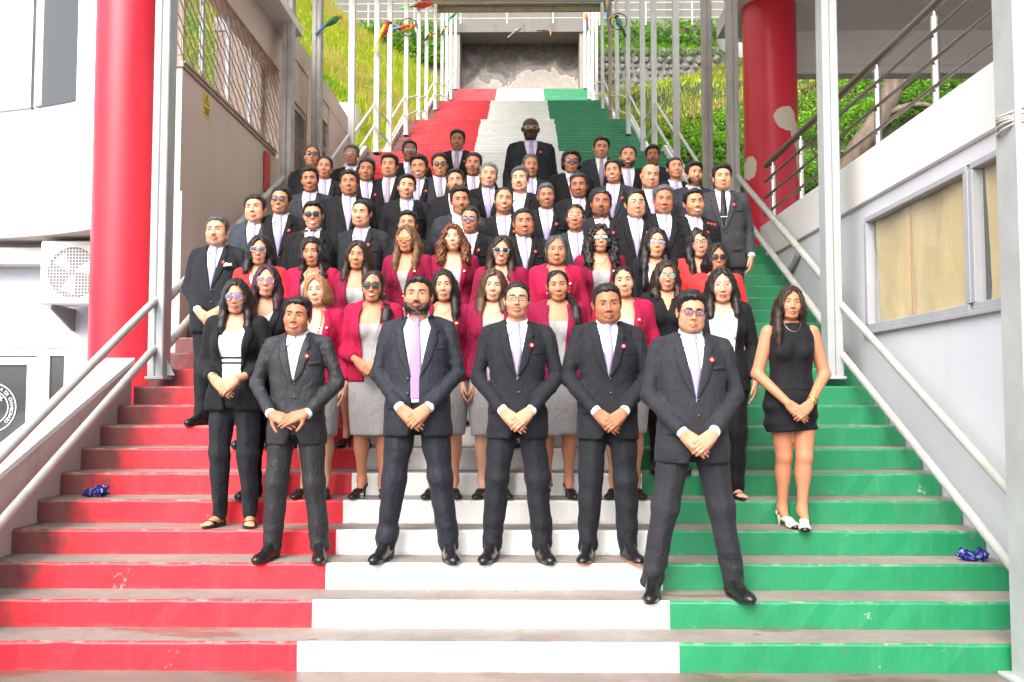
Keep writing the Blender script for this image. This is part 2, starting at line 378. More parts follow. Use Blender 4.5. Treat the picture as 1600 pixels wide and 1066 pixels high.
    n = N('sign_yellow'); n.color((.75, .5, .02)); n.set(roughness=.5); n = N('ink_black'); n.color((.01, .01, .01)); n.set(roughness=.6); n = N('white_vinyl'); n.color((.8, .8, .8)); n.set(roughness=.5)
    n = N('plastic_white'); n.color((.75, .76, .76)); n.set(roughness=.4); n = N('plastic_grey'); n.color((.2, .205, .21)); n.set(roughness=.5); n = N('cable_grey'); n.color((.42, .4, .38)); n.set(roughness=.6); n = N('red_plastic'); n.color((.5, .06, .05)); n.set(roughness=.5)
    for nm, c in (('bird_red', (.62, .05, .03)), ('bird_yellow', (.75, .45, .02)), ('bird_blue', (.03, .17, .45)), ('bird_green', (.06, .3, .06)), ('bird_black', (.02, .02, .025)), ('bird_white', (.7, .68, .65)), ('bird_brown', (.2, .12, .07)), ('bird_grey', (.25, .24, .25)), ('bird_teal', (.05, .22, .22)), ('bird_orange', (.7, .25, .03))): plain(nm, c, .45, var=.2, scale=20)
    n = N('cloth_blue'); a = n.noise(38, detail=3, rough=.7); n.color(n.ramp(a, [(.35, (.006, .007, .05)), (.56, (.02, .025, .2)), (.66, (.4, .42, .6))])); n.set(roughness=.9); n.b.inputs['Specular IOR Level'].default_value = .1; n.bump(n.noise(60), .9, .015)
    n = N('roof_sheet'); n.color((.7, .7, .68)); n.set(roughness=.6)
    t = n.node('ShaderNodeBsdfTranslucent'); t.inputs[0].default_value = (.8, .8, .78, 1); ms = n.node('ShaderNodeMixShader'); ms.inputs[0].default_value = .7; n.l.new(n.b.outputs[0], ms.inputs[1]); n.l.new(t.outputs[0], ms.inputs[2]); n.l.new(ms.outputs[0], n.n['Material Output'].inputs[0])
    # vegetation
    def leaf(nm, c1, c2, tr=.4):
        n = N(nm); g = n.node('ShaderNodeNewGeometry'); f = n.noise(.9, detail=4); x = n.mix(g.outputs['Random Per Island'], c1, c2); n.color(n.mix(n.ramp(f, [(.35, 0.), (.7, .5)]), x, tuple(q*1.5 for q in c2)))
        n.set(roughness=.5); n.b.inputs['Specular IOR Level'].default_value = .3; n.b.inputs['Transmission Weight'].default_value = 0
        t = n.node('ShaderNodeBsdfTranslucent'); t.inputs[0].default_value = (*c2, 1); ms = n.node('ShaderNodeMixShader'); ms.inputs[0].default_value = tr; n.l.new(n.b.outputs[0], ms.inputs[1]); n.l.new(t.outputs[0], ms.inputs[2]); n.l.new(ms.outputs[0], n.n['Material Output'].inputs[0])
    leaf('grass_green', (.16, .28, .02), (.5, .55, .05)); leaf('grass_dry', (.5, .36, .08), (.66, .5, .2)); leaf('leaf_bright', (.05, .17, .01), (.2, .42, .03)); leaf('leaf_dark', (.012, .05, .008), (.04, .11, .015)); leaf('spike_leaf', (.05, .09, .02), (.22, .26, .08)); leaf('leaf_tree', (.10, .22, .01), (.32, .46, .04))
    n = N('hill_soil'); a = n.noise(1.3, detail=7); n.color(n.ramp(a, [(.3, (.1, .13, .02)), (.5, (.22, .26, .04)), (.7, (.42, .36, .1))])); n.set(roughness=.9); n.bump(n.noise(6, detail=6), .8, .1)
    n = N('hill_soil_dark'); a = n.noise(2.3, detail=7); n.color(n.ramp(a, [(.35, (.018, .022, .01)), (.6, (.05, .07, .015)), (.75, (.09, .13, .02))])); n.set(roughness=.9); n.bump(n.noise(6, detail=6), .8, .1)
    n = N('hill_soil_pale'); a = n.noise(1.1, detail=7); n.color(n.ramp(a, [(.3, (.16, .2, .03)), (.5, (.36, .30, .12)), (.7, (.5, .36, .2))])); n.set(roughness=.9)
    n = N('bark'); a = n.noise(6, n.mapc((1, 1, .35)), 7, .7); n.color(n.ramp(a, [(.3, (.06, .04, .03)), (.6, (.2, .15, .11)), (.75, (.3, .26, .2))])); n.set(roughness=.9); n.bump(a, .8, .03)
    n = N('stone'); a = n.noise(3, detail=7); g = n.node('ShaderNodeObjectInfo'); n.color(n.mix(g.outputs['Random'], n.ramp(a, [(.3, (.1, .1, .09)), (.7, (.3, .29, .27))]), (.16, .16, .14))); n.set(roughness=.9); n.bump(a, .5, .03)
env_mats()
WSTR, WST = 2.037, 6.165     # white band width, stair width
TREAD, RISE = .30, .155
FLIGHTS = [(0.0, 0, 21), (7.9, 21, 21), (15.62, 42, 17), (22.5, 59, 19), (30.0, 78, 19)]   # start y, risers below, riser count
def stair_z(Y):
    """height of the nosing line at Y"""
    z = 0
    for y0, n0, n in FLIGHTS:
        if Y >= y0: z = n0*RISE+min(n, (Y-y0)/TREAD+1)*RISE
    return z
# ---- ground
gm = MB(); gm.box(-60, 60, -60, 60, -.5, 0); ground = gm.build('ground', 'ground_concrete'); tag(ground, kind='structure')
# ---- stairs
def make_stairs():
    base = MB(); hw = WST/2
    for y0, n0, n in FLIGHTS:
        z0 = n0*RISE; y1 = y0+(n-1)*TREAD; zt = (n0+n)*RISE
        poly = [(y0+.06, z0-.3), (y0+.06, z0-.02), (y1+.02, zt-RISE-.04), (y1+2.4, zt-RISE-.04), (y1+2.4, z0-.3)]
        base.prism(poly, -hw+.01, hw-.01, 'x')
    st = base.build('staircase', 'tread_concrete'); tag(st, kind='structure')
    g = np.random.default_rng(3)
    for fi, (y0, n0, n) in enumerate(FLIGHTS):
        for k in range(n):
            yy = y0+k*TREAD; za = (n0+k)*RISE; zb = za+RISE
            nxt = FLIGHTS[fi+1][0] if fi+1 < len(FLIGHTS) else 37.5
            ye = yy+TREAD+.02 if k < n-1 else nxt+.02
            cols = 56 if fi == 0 else 18
            b1 = -WSTR/2+g.uniform(-.012, .012); b2 = WSTR/2+g.uniform(-.012, .012)
            xs = np.unique(np.concatenate([np.linspace(-hw, hw, cols), [b1, b2]])); m = len(xs)
            jz = g.normal(0, .0022, m); jy = g.normal(0, .0025, m); j2 = g.normal(0, .0015, m)
            rows = [[(x, yy+j2[i], za-.01) for i, x in enumerate(xs)], [(x, yy+jy[i], zb-.016+jz[i]) for i, x in enumerate(xs)], [(x, yy+.006+jy[i], zb-.005+jz[i]) for i, x in enumerate(xs)], [(x, yy+.016+jy[i], zb) for i, x in enumerate(xs)], [(x, ye, zb) for i, x in enumerate(xs)]]
            V = [p for r in rows for p in r]; Fc = []; M = []
            for r in range(4):
                for i in range(m-1):
                    Fc.append((r*m+i, r*m+i+1, (r+1)*m+i+1, (r+1)*m+i)); c = (xs[i]+xs[i+1])/2
                    M.append(3 if r == 3 else (0 if c < b1 else 1 if c < b2 else 2))
            me = mesh_from('step', V, Fc, ['paint_red', 'paint_white', 'paint_green', 'tread_concrete']); me.polygons.foreach_set('material_index', np.array(M, np.int32))
            ob('step' if k < n-1 else 'landing', me, st)
    return st
make_stairs()
# ---- side walls of the stairs
hw = WST/2
def slope_poly(ya, yb, up, dn): return [(ya, RISE+ya/TREAD*RISE+up), (yb, RISE+yb/TREAD*RISE+up), (yb, RISE+yb/TREAD*RISE+dn), (ya, RISE+ya/TREAD*RISE+dn)]
pr = empty('stair_parapet', (-3.18, .5, 0)); tag(pr, 'low sloping pink parapet with white top along left edge of stairs', 'parapet')
m = MB(); m.prism([(-1.2, -.05), (-1.2, .16), (2.66, RISE+2.66/TREAD*RISE+.2), (2.66, -.05)], -3.30, -hw-.001, 'x'); o = m.build('parapet_wall', 'parapet_pink', pr); o.matrix_parent_inverse = Matrix.Translation((3.18, -.5, 0))
m = MB(); yy = [(-1.2, .165), (2.68, RISE+2.68/TREAD*RISE+.205), (2.68, RISE+2.68/TREAD*RISE+.245), (-1.2, .205)]; m.prism(yy, -3.31, -hw+.012, 'x'); o = m.build('coping', 'parapet_white', pr); o.matrix_parent_inverse = Matrix.Translation((3.18, -.5, 0))
def posed(name, mb, mats, parent, **kw):
    o = mb.build(name, mats, parent, **kw); o.matrix_parent_inverse = parent.matrix_world.inverted() if False else Matrix.Translation(parent.location).inverted(); return o
# ---- canopy posts and rails (both sides)
POST_Y = [2.85, 6.75, 8.4, 11.1, 13.85, 15.65, 18.55, 21.35, 23.45, 26.25, 28.85, 30.75, 32.85, 35.35]
def roof_z(Y): return 5.42+(Y-2.85)*.407
def canopy_post(x, y, near, label):
    z0 = stair_z(y)-.02; r = empty('canopy_post', (x, y, z0)); tag(r, label, 'post', 'steel posts carrying the stair canopy')
    w = .11 if near else .055; top = roof_z(y)
    w = .068 if near else w; mt = 'steel_white' if y < 4 else ('steel_grey' if near else 'steel_worn')
    if abs(x) > 0 and x > 0 and abs(y-23.45) < .1: mt = 'steel_rusty'
    m = MB()
    if near:   # two channels back to back with a seam between
        for sx in (-1, 1): m.box(x+sx*w*.5-w*.47, x+sx*w*.5+w*.47, y-.09, y+.09, z0, top, c=.008)
        m.box(x-.006, x+.006, y-.075, y+.075, z0, top)
    else: m.box(x-w, x+w, y-.055, y+.055, z0, top, c=.008)
    posed('shaft', m, mt, r)
    m = MB(); m.box(x-w-.012, x+w+.012, y-.11, y+.11, z0, z0+.026, c=.004)
    if near:
        s = 1 if x < 0 else -1
        m.prism([(x+s*(w+.001), z0+.035), (x+s*(w+.07), z0+.035), (x+s*(w+.001), z0+.17)], y-.006, y+.006, 'y')
    posed('base_plate', m, mt, r)
    return r
ordn = ['nearest', 'second', 'third', 'fourth', 'fifth', 'sixth', 'seventh', 'eighth', 'ninth', 'tenth', 'eleventh', 'twelfth', 'thirteenth', 'farthest']
for side, X in (('left', -2.87), ('right', 2.87)):
    for i, y in enumerate(POST_Y): canopy_post(X if i else (-2.935 if X < 0 else 2.80), y, y < 8.5, f'{ordn[i]} steel canopy post up the {side} side of the stairs')
def rail(name, pts_list, r, label, mat='rail_pipe', grp=None):
    o = empty(name, pts_list[0][0]); tag(o, label, 'handrail', grp)
    for pts in pts_list:
        m = MB(); m.tube(pts, r, 12); posed('pipe', m, mat, o, smooth=True, ang=50)
    return o
nz = lambda y: RISE+y/TREAD*RISE
rail('handrail', [[(-2.95, -1.3, nz(-1.3)+.69), (-2.95, 2.78, nz(2.78)+.69)], [(-2.95, -1.3, nz(-1.3)+.28), (-2.95, 2.78, nz(2.78)+.28)]], .033, 'pair of thick grey pipes sloping down to the left below the nearest post')
rail('handrail', [[(2.95, -.06, nz(-.06)+.62), (2.86, 2.86, nz(2.86)+.64)], [(2.95, -.06, nz(-.06)+.2), (2.86, 2.86, nz(2.86)+.22)]], .031, 'pair of thick pale pipes sloping down to the right edge of the stairs')
for side, X in (('left', -2.9), ('right', 2.9)):
    for i in range(len(POST_Y)-1):
        a, b = POST_Y[i]+.09, POST_Y[i+1]-.09
        za, zb = stair_z(POST_Y[i]+.05), stair_z(POST_Y[i+1]+.05); rr = .036 if i == 0 else .026
        if i == 0: za, zb = nz(a)-.1, nz(b)-.12
        rail('handrail', [[(X, a, za+.95 if i else za+.74), (X, b, zb+.95 if i else zb+.78)], [(X, a, za+.5 if i else za+.33), (X, b, zb+.5 if i else zb+.36)]], rr, f'two-pipe handrail between the {ordn[i]} and {ordn[i+1]} posts on the {side}', 'rail_pipe' if i == 0 else 'steel_worn', 'handrails between canopy posts')
# canopy roof, rafters, far beam
cr = empty('stair_canopy', (0, 2.85, 5.4)); tag(cr, 'metal canopy roof carried by the posts above the stairs, with a dark end beam', 'canopy')
m = MB(); m.prism([(2.3, roof_z(2.3)+.16), (26.6, roof_z(26.6)+.16), (26.6, roof_z(26.6)+.2), (2.3, roof_z(2.3)+.2)], -3.1, 3.1, 'x'); posed('roof_sheet', m, 'roof_sheet', cr)
for y in POST_Y[:10]:
    m = MB(); m.box(-2.98, 2.98, y-.05, y+.05, roof_z(y), roof_z(y)+.13); posed('rafter', m, 'steel_grey', cr)
m = MB(); m.box(-2.98, 3.2, 26.35, 26.65, 14.93, 15.1); m.box(-2.98, 3.2, 26.45, 26.6, 14.78, 14.925); posed('end_beam', m, 'steel_rusty', cr)
# ---- near right white post with a bundle of cable
r = empty('steel_post', (2.86, -.16, 0)); tag(r, 'tall white steel post at the right edge, cable tied round it', 'post')
m = MB()
for x in (2.796, 2.916): m.box(x-.056, x+.058, -.27, -.05, 0, 6.2, c=.008)
m.box(2.83, 2.88, -.25, -.07, 0, 6.2); posed('shaft', m, 'steel_white', r); m = MB(); m.box(2.69, 3.02, -.34, .0-.004, 0, .02, c=.003); posed('base_plate', m, 'steel_white', r)
c = empty('cable', (2.86, -.16, 2.9)); tag(c, 'grey cable wound several turns round the white post at right', 'cable')
m = MB()
for k in range(5):
    g = [(2.855+.125*math.cos(a)*1.12, -.16+.14*math.sin(a), 2.90+.022*k+.03*math.cos(a)+.012*math.sin(2*a+k)) for a in np.linspace(0, 6.283, 25)]; m.tube(g, .008, 6)
posed('cable_coil', m, 'cable_grey', c, smooth=True)
# ---- columns
for x, y, mt, lb in ((-4.33, 5.35, 'column_red', 'thick red round column beside the white curved building'), (3.65, 7.85, 'column_red_peeled', 'thick red round column with peeled paint patches behind the railing')):
    m = MB(); m.lathe([(.37, 0), (.37, 8.6)], 48); o = m.build('round_column', mt, None, smooth=True); o.location = (x, y, 0); tag(o, lb, 'column', 'red round columns')
# ================================================================== left building (curved white upper floor, blue-grey ground floor)
lb = empty('white_building', (-7, 7, 0)); tag(lb, 'white building with curved upper storey over a pale blue ground floor', 'building')
WY = 7.2
# wall with a door opening (x -7.4 .. -5.86)
m = MB(); m.box(-14, -7.45, WY, WY+.25, 0, 3.6); m.box(-5.86, -3.4, WY, WY+.25, 0, 3.6); m.box(-7.449, -5.861, WY, WY+.25, 2.1, 3.6); posed('ground_floor_wall', m, 'wall_bluegrey', lb)
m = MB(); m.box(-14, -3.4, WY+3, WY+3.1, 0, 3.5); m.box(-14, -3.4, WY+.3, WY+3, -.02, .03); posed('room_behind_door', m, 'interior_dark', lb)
# curved upper storey: plan curve
cv = [(-15, 8.6), (-12, 8.1), (-9.5, 7.45), (-8, 7.0), (-7, 6.72), (-6.42, 6.55), (-5.9, 6.38), (-5.4, 6.15), (-5.05, 5.93), (-4.74, 5.70)]
def dens(p, n=6):
    out = []
    for i in range(len(p)-1):
        for k in range(n):
            t = k/n; a = p[max(i-1, 0)]; b = p[i]; c = p[i+1]; d = p[min(i+2, len(p)-1)]
            out.append(tuple(.5*(2*b[j]+(c[j]-a[j])*t+(2*a[j]-5*b[j]+4*c[j]-d[j])*t*t+(-a[j]+3*b[j]-3*c[j]+d[j])*t**3) for j in (0, 1)))
    return out+[p[-1]]
cv = dens(cv)
cv = [(x, y+.12) for x, y in cv]
def ribbon(mb, z0, z1, th=.18, i0=0, i1=None, off=0.0):
    p = cv[i0:i1]; n = len(p); q = [(x+.0, y+th) for x, y in p]; p = [(x, y-off) for x, y in p]
    V = [(x, y, z) for z in (z0, z1) for x, y in p]+[(x, y, z) for z in (z0, z1) for x, y in q]
    Fc = []
    for i in range(n-1):
        Fc += [(i, i+1, n+i+1, n+i), (2*n+i, 3*n+i, 3*n+i+1, 2*n+i+1), (n+i, n+i+1, 3*n+i+1, 3*n+i), (i, 2*n+i, 2*n+i+1, i+1)]
    Fc += [(0, n, 3*n, 2*n), (n-1, 3*n-1, 4*n-1, 2*n-1)]; mb.raw(V, Fc)
m = MB(); ribbon(m, 3.5, 5.12); o = posed('curved_wall', m, 'wall_white', lb, ang=25)
ix = lambda X: int(np.argmin([abs(p[0]-X) for p in cv]))
iw = [ix(-9.5), ix(-6.1), ix(-5.98), ix(-5.42), ix(-5.3)]
m = MB(); ribbon(m, 5.121, 8.8, .18, iw[3], None); posed('upper_wall', m, 'wall_white', lb, ang=25)
for a, b, mt in ((0, iw[1], 'glass_pale'), (iw[2], iw[3]+1, 'glass_dark')):
    w = empty('window', (0, 0, 0), parent=lb); w.matrix_parent_inverse = Matrix.Translation(lb.location).inverted()
    m = MB(); ribbon(m, 5.16, 8.8, .02, a, b, -.09); m.build('pane', mt, w)
    m = MB(); ribbon(m, 5.121, 5.18, .12, a, b, -.04); m.build('sill_frame', 'aluminium', w)
m = MB()
for i in (iw[1], iw[2]): x, y = cv[i]; m.box(x-.035, x+.035, y+.03, y+.14, 5.18, 8.8)
posed('mullion', m, 'aluminium', lb)
m = MB(); ribbon(m, 5.18, 8.8, .03, iw[2]+2, iw[2]+4, -.3); posed('curtain', m, 'curtain', lb)
m = MB(); pl = cv+[(-4.74, 12), (-15, 12)]; m.prism(pl[::1], 3.49, 3.5-.002, 'z'); posed('soffit', m, 'soffit', lb)
m = MB(); pl = [(x, y+.18) for x, y in cv]+[(-4.74, 12), (-15, 12)]; m.prism(pl, 4.9, 5.0, 'z'); posed('upper_floor_slab', m, 'soffit', lb)
m = MB(); m.box(-14, -5.0, WY-.3, WY-.002, 3.18, 3.4, c=.01); posed('ledge', m, 'fascia_white', lb)
# entrance: white frame, glazed leaf with a round emblem, side light
dr = empty('entrance_door', (-6.6, WY, 0)); tag(dr, 'white-framed glass entrance door with round white emblem on the pane', 'door')
y0, y1 = WY+.02, WY+.1
m = MB(); m.box(-7.45, -5.862, y0, y1, 2.0, 2.098); m.box(-5.93, -5.862, y0, y1, 0, 1.999); m.box(-7.449, -7.38, y0, y1, 0, 1.999); m.box(-6.3, -6.13, y0, y1, 0, 1.999); m.box(-6.129, -5.931, y0, y1, 1.12, 1.2); m.box(-6.129, -5.931, y0, y1, .0, .12); posed('frame', m, 'frame_white', dr)
lf = MB(); lf.box(-6.42, -6.302, y0-.012, y1-.02, .03, 1.98); lf.box(-7.37, -7.25, y0-.012, y1-.02, .03, 1.98); lf.box(-7.249, -6.421, y0-.012, y1-.02, 1.88, 1.98); lf.box(-7.249, -6.421, y0-.012, y1-.02, .55, .66); lf.box(-7.249, -6.421, y0-.012, y1-.02, .03, .14)
leaf_ = posed('door_leaf', lf, 'frame_white', dr)
for za, zb, xa, xb in ((.661, 1.879, -7.249, -6.421), (.141, .549, -7.249, -6.421)): m = MB(); m.box(xa, xb, y0+.02, y0+.03, za, zb); o = m.build('pane', 'glass', leaf_)
for za, zb in ((.121, 1.119), (1.201, 1.999)): m = MB(); m.box(-6.129, -5.931, y0+.03, y0+.04, za, zb); posed('pane', m, 'glass', dr)
m = MB(); m.tube([(-6.35, y0-.02, .72), (-6.37, y0-.09, .76), (-6.37, y0-.09, 1.08), (-6.35, y0-.02, 1.12)], .014, 10); m.build('handle', 'stainless', leaf_, smooth=True)
m = MB(); m.lathe([(.001, 0), (.022, 0), (.022, .02), (.001, .022)], 14); o = m.build('lock', 'stainless', leaf_); o.location = (-6.36, y0-.013, .62); o.rotation_euler = (R(90), 0, 0)
# emblem: two rings, star, curved lettering (flat vinyl on the pane)
EC = (-6.89, y0+.008, 1.31)
m = MB()
for ra, rb in ((.33, .315), (.225, .212)):
    t = np.linspace(0, 2*math.pi, 64); V = [(EC[0]+q*math.cos(a), EC[1], EC[2]+q*math.sin(a)) for q in (ra, rb) for a in t]; m.raw(V, [(i, i+1, 64+i+1, 64+i) for i in range(63)])
st = [(EC[0]+.11+(.05 if k % 2 == 0 else .02)*math.sin(k*math.pi/5), EC[1], EC[2]+.12+(.05 if k % 2 == 0 else .02)*math.cos(k*math.pi/5)) for k in range(10)]; m.raw(st, [tuple(range(10))])
m.build('emblem', 'white_vinyl', leaf_, recalc=False)
def letter(ch, size, mat, parent, M, ext=.001):
    cu = bpy.data.curves.new('letter', 'FONT'); cu.body = ch; cu.size = size; cu.align_x = 'CENTER'; cu.align_y = 'CENTER'; cu.extrude = ext
    t = bpy.data.objects.new('tmp', cu); COL.objects.link(t); bpy.context.view_layer.update(); me = bpy.data.meshes.new_from_object(t.evaluated_get(bpy.context.evaluated_depsgraph_get())); bpy.data.objects.remove(t)
    me.materials.clear(); me.materials.append(MATS[mat]); me.transform(M); return me
tv = []; bmx = bmesh.new()
txt = 'A DE CHIMBORAZO'
for i, ch in enumerate(txt):
    if ch == ' ': continue
    a = R(62)-i*R(104)/(len(txt)-1)
    M = Matrix.Translation((EC[0]+.268*math.cos(a), EC[1]-.001, EC[2]+.268*math.sin(a))) @ Matrix.Rotation(-(a-math.pi/2), 4, 'Y') @ Matrix.Rotation(R(90), 4, 'X')
    bmx.from_mesh(letter(ch, .062, 'white_vinyl', None, M))
me = bpy.data.meshes.new('emblem_lettering'); bmx.to_mesh(me); bmx.free(); me.materials.append(MATS['white_vinyl']); o = ob('emblem_lettering', me, leaf_)
# ---- air conditioner outdoor unit
ax0, ax1, az0, az1, ay0, ay1 = -5.95, -4.98, 2.62, 3.43, 6.55, 6.95
ac = empty('air_conditioner', ((ax0+ax1)/2, WY, az0)); tag(ac, 'white outdoor air conditioner unit with round wire grille on wall brackets', 'air conditioner')
m = MB(); m.box(ax0, ax1, ay0+.02, ay1, az0, az1, c=.02); posed('case', m, 'plastic_white', ac)
fcx, fcz, fr = (ax0+ax1)/2-.06, (az0+az1)/2, .31
m = MB(); t = np.linspace(0, 2*math.pi, 40); V = [(fcx+q*math.cos(a), yy, fcz+q*math.sin(a)) for q, yy in ((.30, ay0+.012), (.315, ay0+.002), (.325, ay0+.015)) for a in t]; m.raw(V, [(r_*40+i, r_*40+i+1, r_*40+41+i, r_*40+40+i) for r_ in range(2) for i in range(39)]); V = [(fcx+.3*math.cos(a), ay0+.014, fcz+.3*math.sin(a)) for a in t[:-1]]; m.raw(V, [tuple(range(39))]); posed('fan_opening', m, 'plastic_grey', ac)
for k in range(3):
    a = k*2*math.pi/3+.4; m = MB(); V = [(fcx+rr*math.cos(a+da), ay0+.008-yy, fcz+rr*math.sin(a+da)) for rr, da, yy in ((.05, -.4, 0), (.27, -.5, -.0), (.28, .2, .004), (.05, .4, .004))]; m.raw(V, [(0, 1, 2, 3)]); posed('fan_blade', m, 'plastic_white', ac)
m = MB()
for k in range(19): x = fcx-.36+k*.04; m.tube([(x, ay0-.01, fcz-.36), (x, ay0-.01, fcz+.36)], .0035, 5)
for k in range(19): z = fcz-.36+k*.04; m.tube([(fcx-.36, ay0-.013, z), (fcx+.36, ay0-.013, z)], .0035, 5)
o = posed('wire_grille', m, 'plastic_white', ac); o['kind'] = 'stuff'
for x in (ax0+.15, ax1-.15):
    m = MB(); m.box(x-.02, x+.02, ay0, WY, az0-.06, az0-.002); m.prism([(ay0+.05, az0-.061), (WY-.001, az0-.061), (WY-.001, az0-.3), (WY-.05, az0-.3)], x-.015, x+.015, 'x'); posed('bracket', m, 'plastic_grey', ac)
# ================================================================== left beige building along the stairs
LX = -3.1
bb = empty('beige_building', (LX-1, 6, 0)); tag(bb, 'shaded beige building along the left of the stairs with lattice window grille', 'building')
m = MB(); m.box(LX-.12, LX, 3.68, 7.15, 0, 4.62); m.box(LX-.2, LX+.003, 7.15, 7.75, 0, 6.3); m.box(LX-.2, LX, 7.75, 8.75, 0, 3.3); m.box(LX-.2, LX+.003, 8.75, 9.2, 0, 6.3); m.box(LX-.2, LX, 9.2, 10.3, 0, 5.0); m.box(LX-.2, LX+.003, 10.3, 11.9, 0, 6.3); posed('wall', m, 'wall_beige', bb)
m = MB(); m.box(LX-.2, LX+.01, 2.6, 7.2, 5.82, 6.3); m.box(LX-.2, LX+.01, 7.2, 11.95, 6.301, 6.64); posed('roof_band', m, 'wall_beige', bb)
m = MB(); m.box(LX-.85, LX-.201, 7.0, 11.9, 6.32, 6.5); m.box(LX-.4, LX+.3, 2.6, 7.2, 6.301, 6.42); posed('roof', m, 'fascia_white', bb)
m = MB(); m.box(LX-.1, LX+.02, 3.66, 7.0, 4.621, 4.66, c=.006); posed('sill', m, 'grille_brown', bb)
m = MB(); m.box(LX-.82, LX-.75, 7.0, 12, 3, 6.3); m.box(LX-.749, LX-.201, 7.0, 7.1, 3, 6.3); posed('inner_wall', m, 'wall_beige', bb)
m = MB(); m.box(LX-.12, LX, 3.68, 3.74, 4.661, 5.819); posed('corner_pier', m, 'wall_beige', bb)
def lattice(ya, yb, za, zb, nb, x, parent, r=.009):
    m = MB(); st = (yb-ya)/nb; h = (zb-za)
    for k in range(nb+1):
        for sg in (1, -1):
            pts = []; n = 8
            for j in range(n+1): pts.append((x+sg*.006, ya+k*st+(st*.5*sg if j % 2 else -st*.5*sg), za+h*j/n))
            m.tube(pts, r, 4)
        m.tube([(x-.012, ya+k*st, za), (x-.012, ya+k*st, zb)], r*.8, 4) if k % 2 == 0 else None
    o = posed('lattice', m, 'grille_brown', parent); o['kind'] = 'stuff'; return o
lg = empty('window_grille', (LX, 5.2, 4.66)); tag(lg, 'brown folding diamond lattice grille over the long window at upper left', 'grille')
lattice(3.65, 6.98, 4.68, 5.80, 13, LX+.01, lg, .0065)
for z in (4.68, 5.79): m = MB(); m.box(LX, LX+.03, 3.68, 7.0, z-.012, z+.012); posed('track', m, 'grille_brown', lg)
for k in range(4):
    w = empty('window', (LX-.1, 3.65+k*.85, 4.7), parent=bb); w.matrix_parent_inverse = Matrix.Translation(bb.location).inverted()
    m = MB(); ya = 3.62+k*.85; m.box(LX-.10, LX-.09, ya+.03, ya+.82, 4.70, 5.79); o = m.build('pane', 'glass_thin', w); o.location = (-(LX-.1), -(3.65+k*.85), -4.7)
    m = MB(); m.box(LX-.12, LX-.08, ya-.02, ya+.028, 4.67, 5.815); o = m.build('window_frame', 'aluminium', w); o.location = (-(LX-.1), -(3.65+k*.85), -4.7)
lg2 = empty('door_grille', (LX, 8.2, 3.3)); tag(lg2, 'brown folding lattice gate across the doorway behind the back row', 'gate')
lattice(7.8, 8.7, 3.35, 5.6, 7, LX-.05, lg2); m = MB(); m.box(LX-.08, LX-.02, 7.75, 8.75, 5.6, 5.68); posed('track', m, 'grille_brown', lg2)
lg3 = empty('window_grille', (LX, 9.75, 5.0)); tag(lg3, 'small brown lattice grille window high beyond the doorway at left', 'grille'); lattice(9.24, 10.26, 5.05, 5.95, 7, LX-.05, lg3)
m = MB(); m.box(LX-.19, LX-.15, 7.75, 8.75, 3.3, 5.7); m.box(LX-.19, LX-.15, 9.2, 10.3, 5.001, 6.0); posed('pane', m, 'glass_pale', bb)
m = MB(); m.box(LX-.2, LX-.01, 7.751, 8.749, 5.701, 6.299); m.box(LX-.2, LX-.01, 9.201, 10.299, 6.001, 6.299); posed('lintel', m, 'wall_beige', bb)
# electricity warning sign
sg = empty('warning_sign', (LX+.004, 4.36, 4.35)); tag(sg, 'small yellow electrical warning sign on the beige wall', 'sign')
m = MB(); m.box(LX+.001, LX+.006, 4.27, 4.45, 4.335, 4.585, c=.001); posed('plate', m, 'sign_yellow', sg)
m = MB(); m.raw([(LX+.008, 4.285, 4.475), (LX+.008, 4.435, 4.475), (LX+.008, 4.36, 4.58)], [(0, 1, 2)]); m.raw([(LX+.010, 4.305, 4.483), (LX+.010, 4.415, 4.483), (LX+.010, 4.36, 4.562)], [(0, 1, 2)], 1); m.raw([(LX+.012, 4.365, 4.55), (LX+.012, 4.345, 4.518), (LX+.012, 4.36, 4.518), (LX+.012, 4.35, 4.49), (LX+.012, 4.378, 4.525), (LX+.012, 4.362, 4.525)], [(0, 1, 2, 3, 4, 5)]); posed('symbol', m, ['ink_black', 'sign_yellow'], sg, recalc=False)
m = MB()
for k, (a, b) in enumerate(((4.29, 4.43), (4.31, 4.41), (4.295, 4.425))): m.box(LX+.0065, LX+.008, a, b, 4.42-.028*k, 4.435-.028*k)
posed('text_lines', m, 'ink_black', sg)
m = MB(); m.box(LX+.004, LX+.05, 6.45, 6.6, 4.05, 4.55, c=.01); fb = m.build('extinguisher_box', 'red_plastic'); tag(fb, 'narrow red and white box on the beige wall near the post', 'box')
# stained plinth line on the beige wall
m = MB(); m.prism([(3.681, 3.42), (7.1, 3.44), (7.1, 1.0), (3.681, 1.0)], LX+.001, LX+.02, 'x'); posed('plinth', m, 'wall_beige', bb)
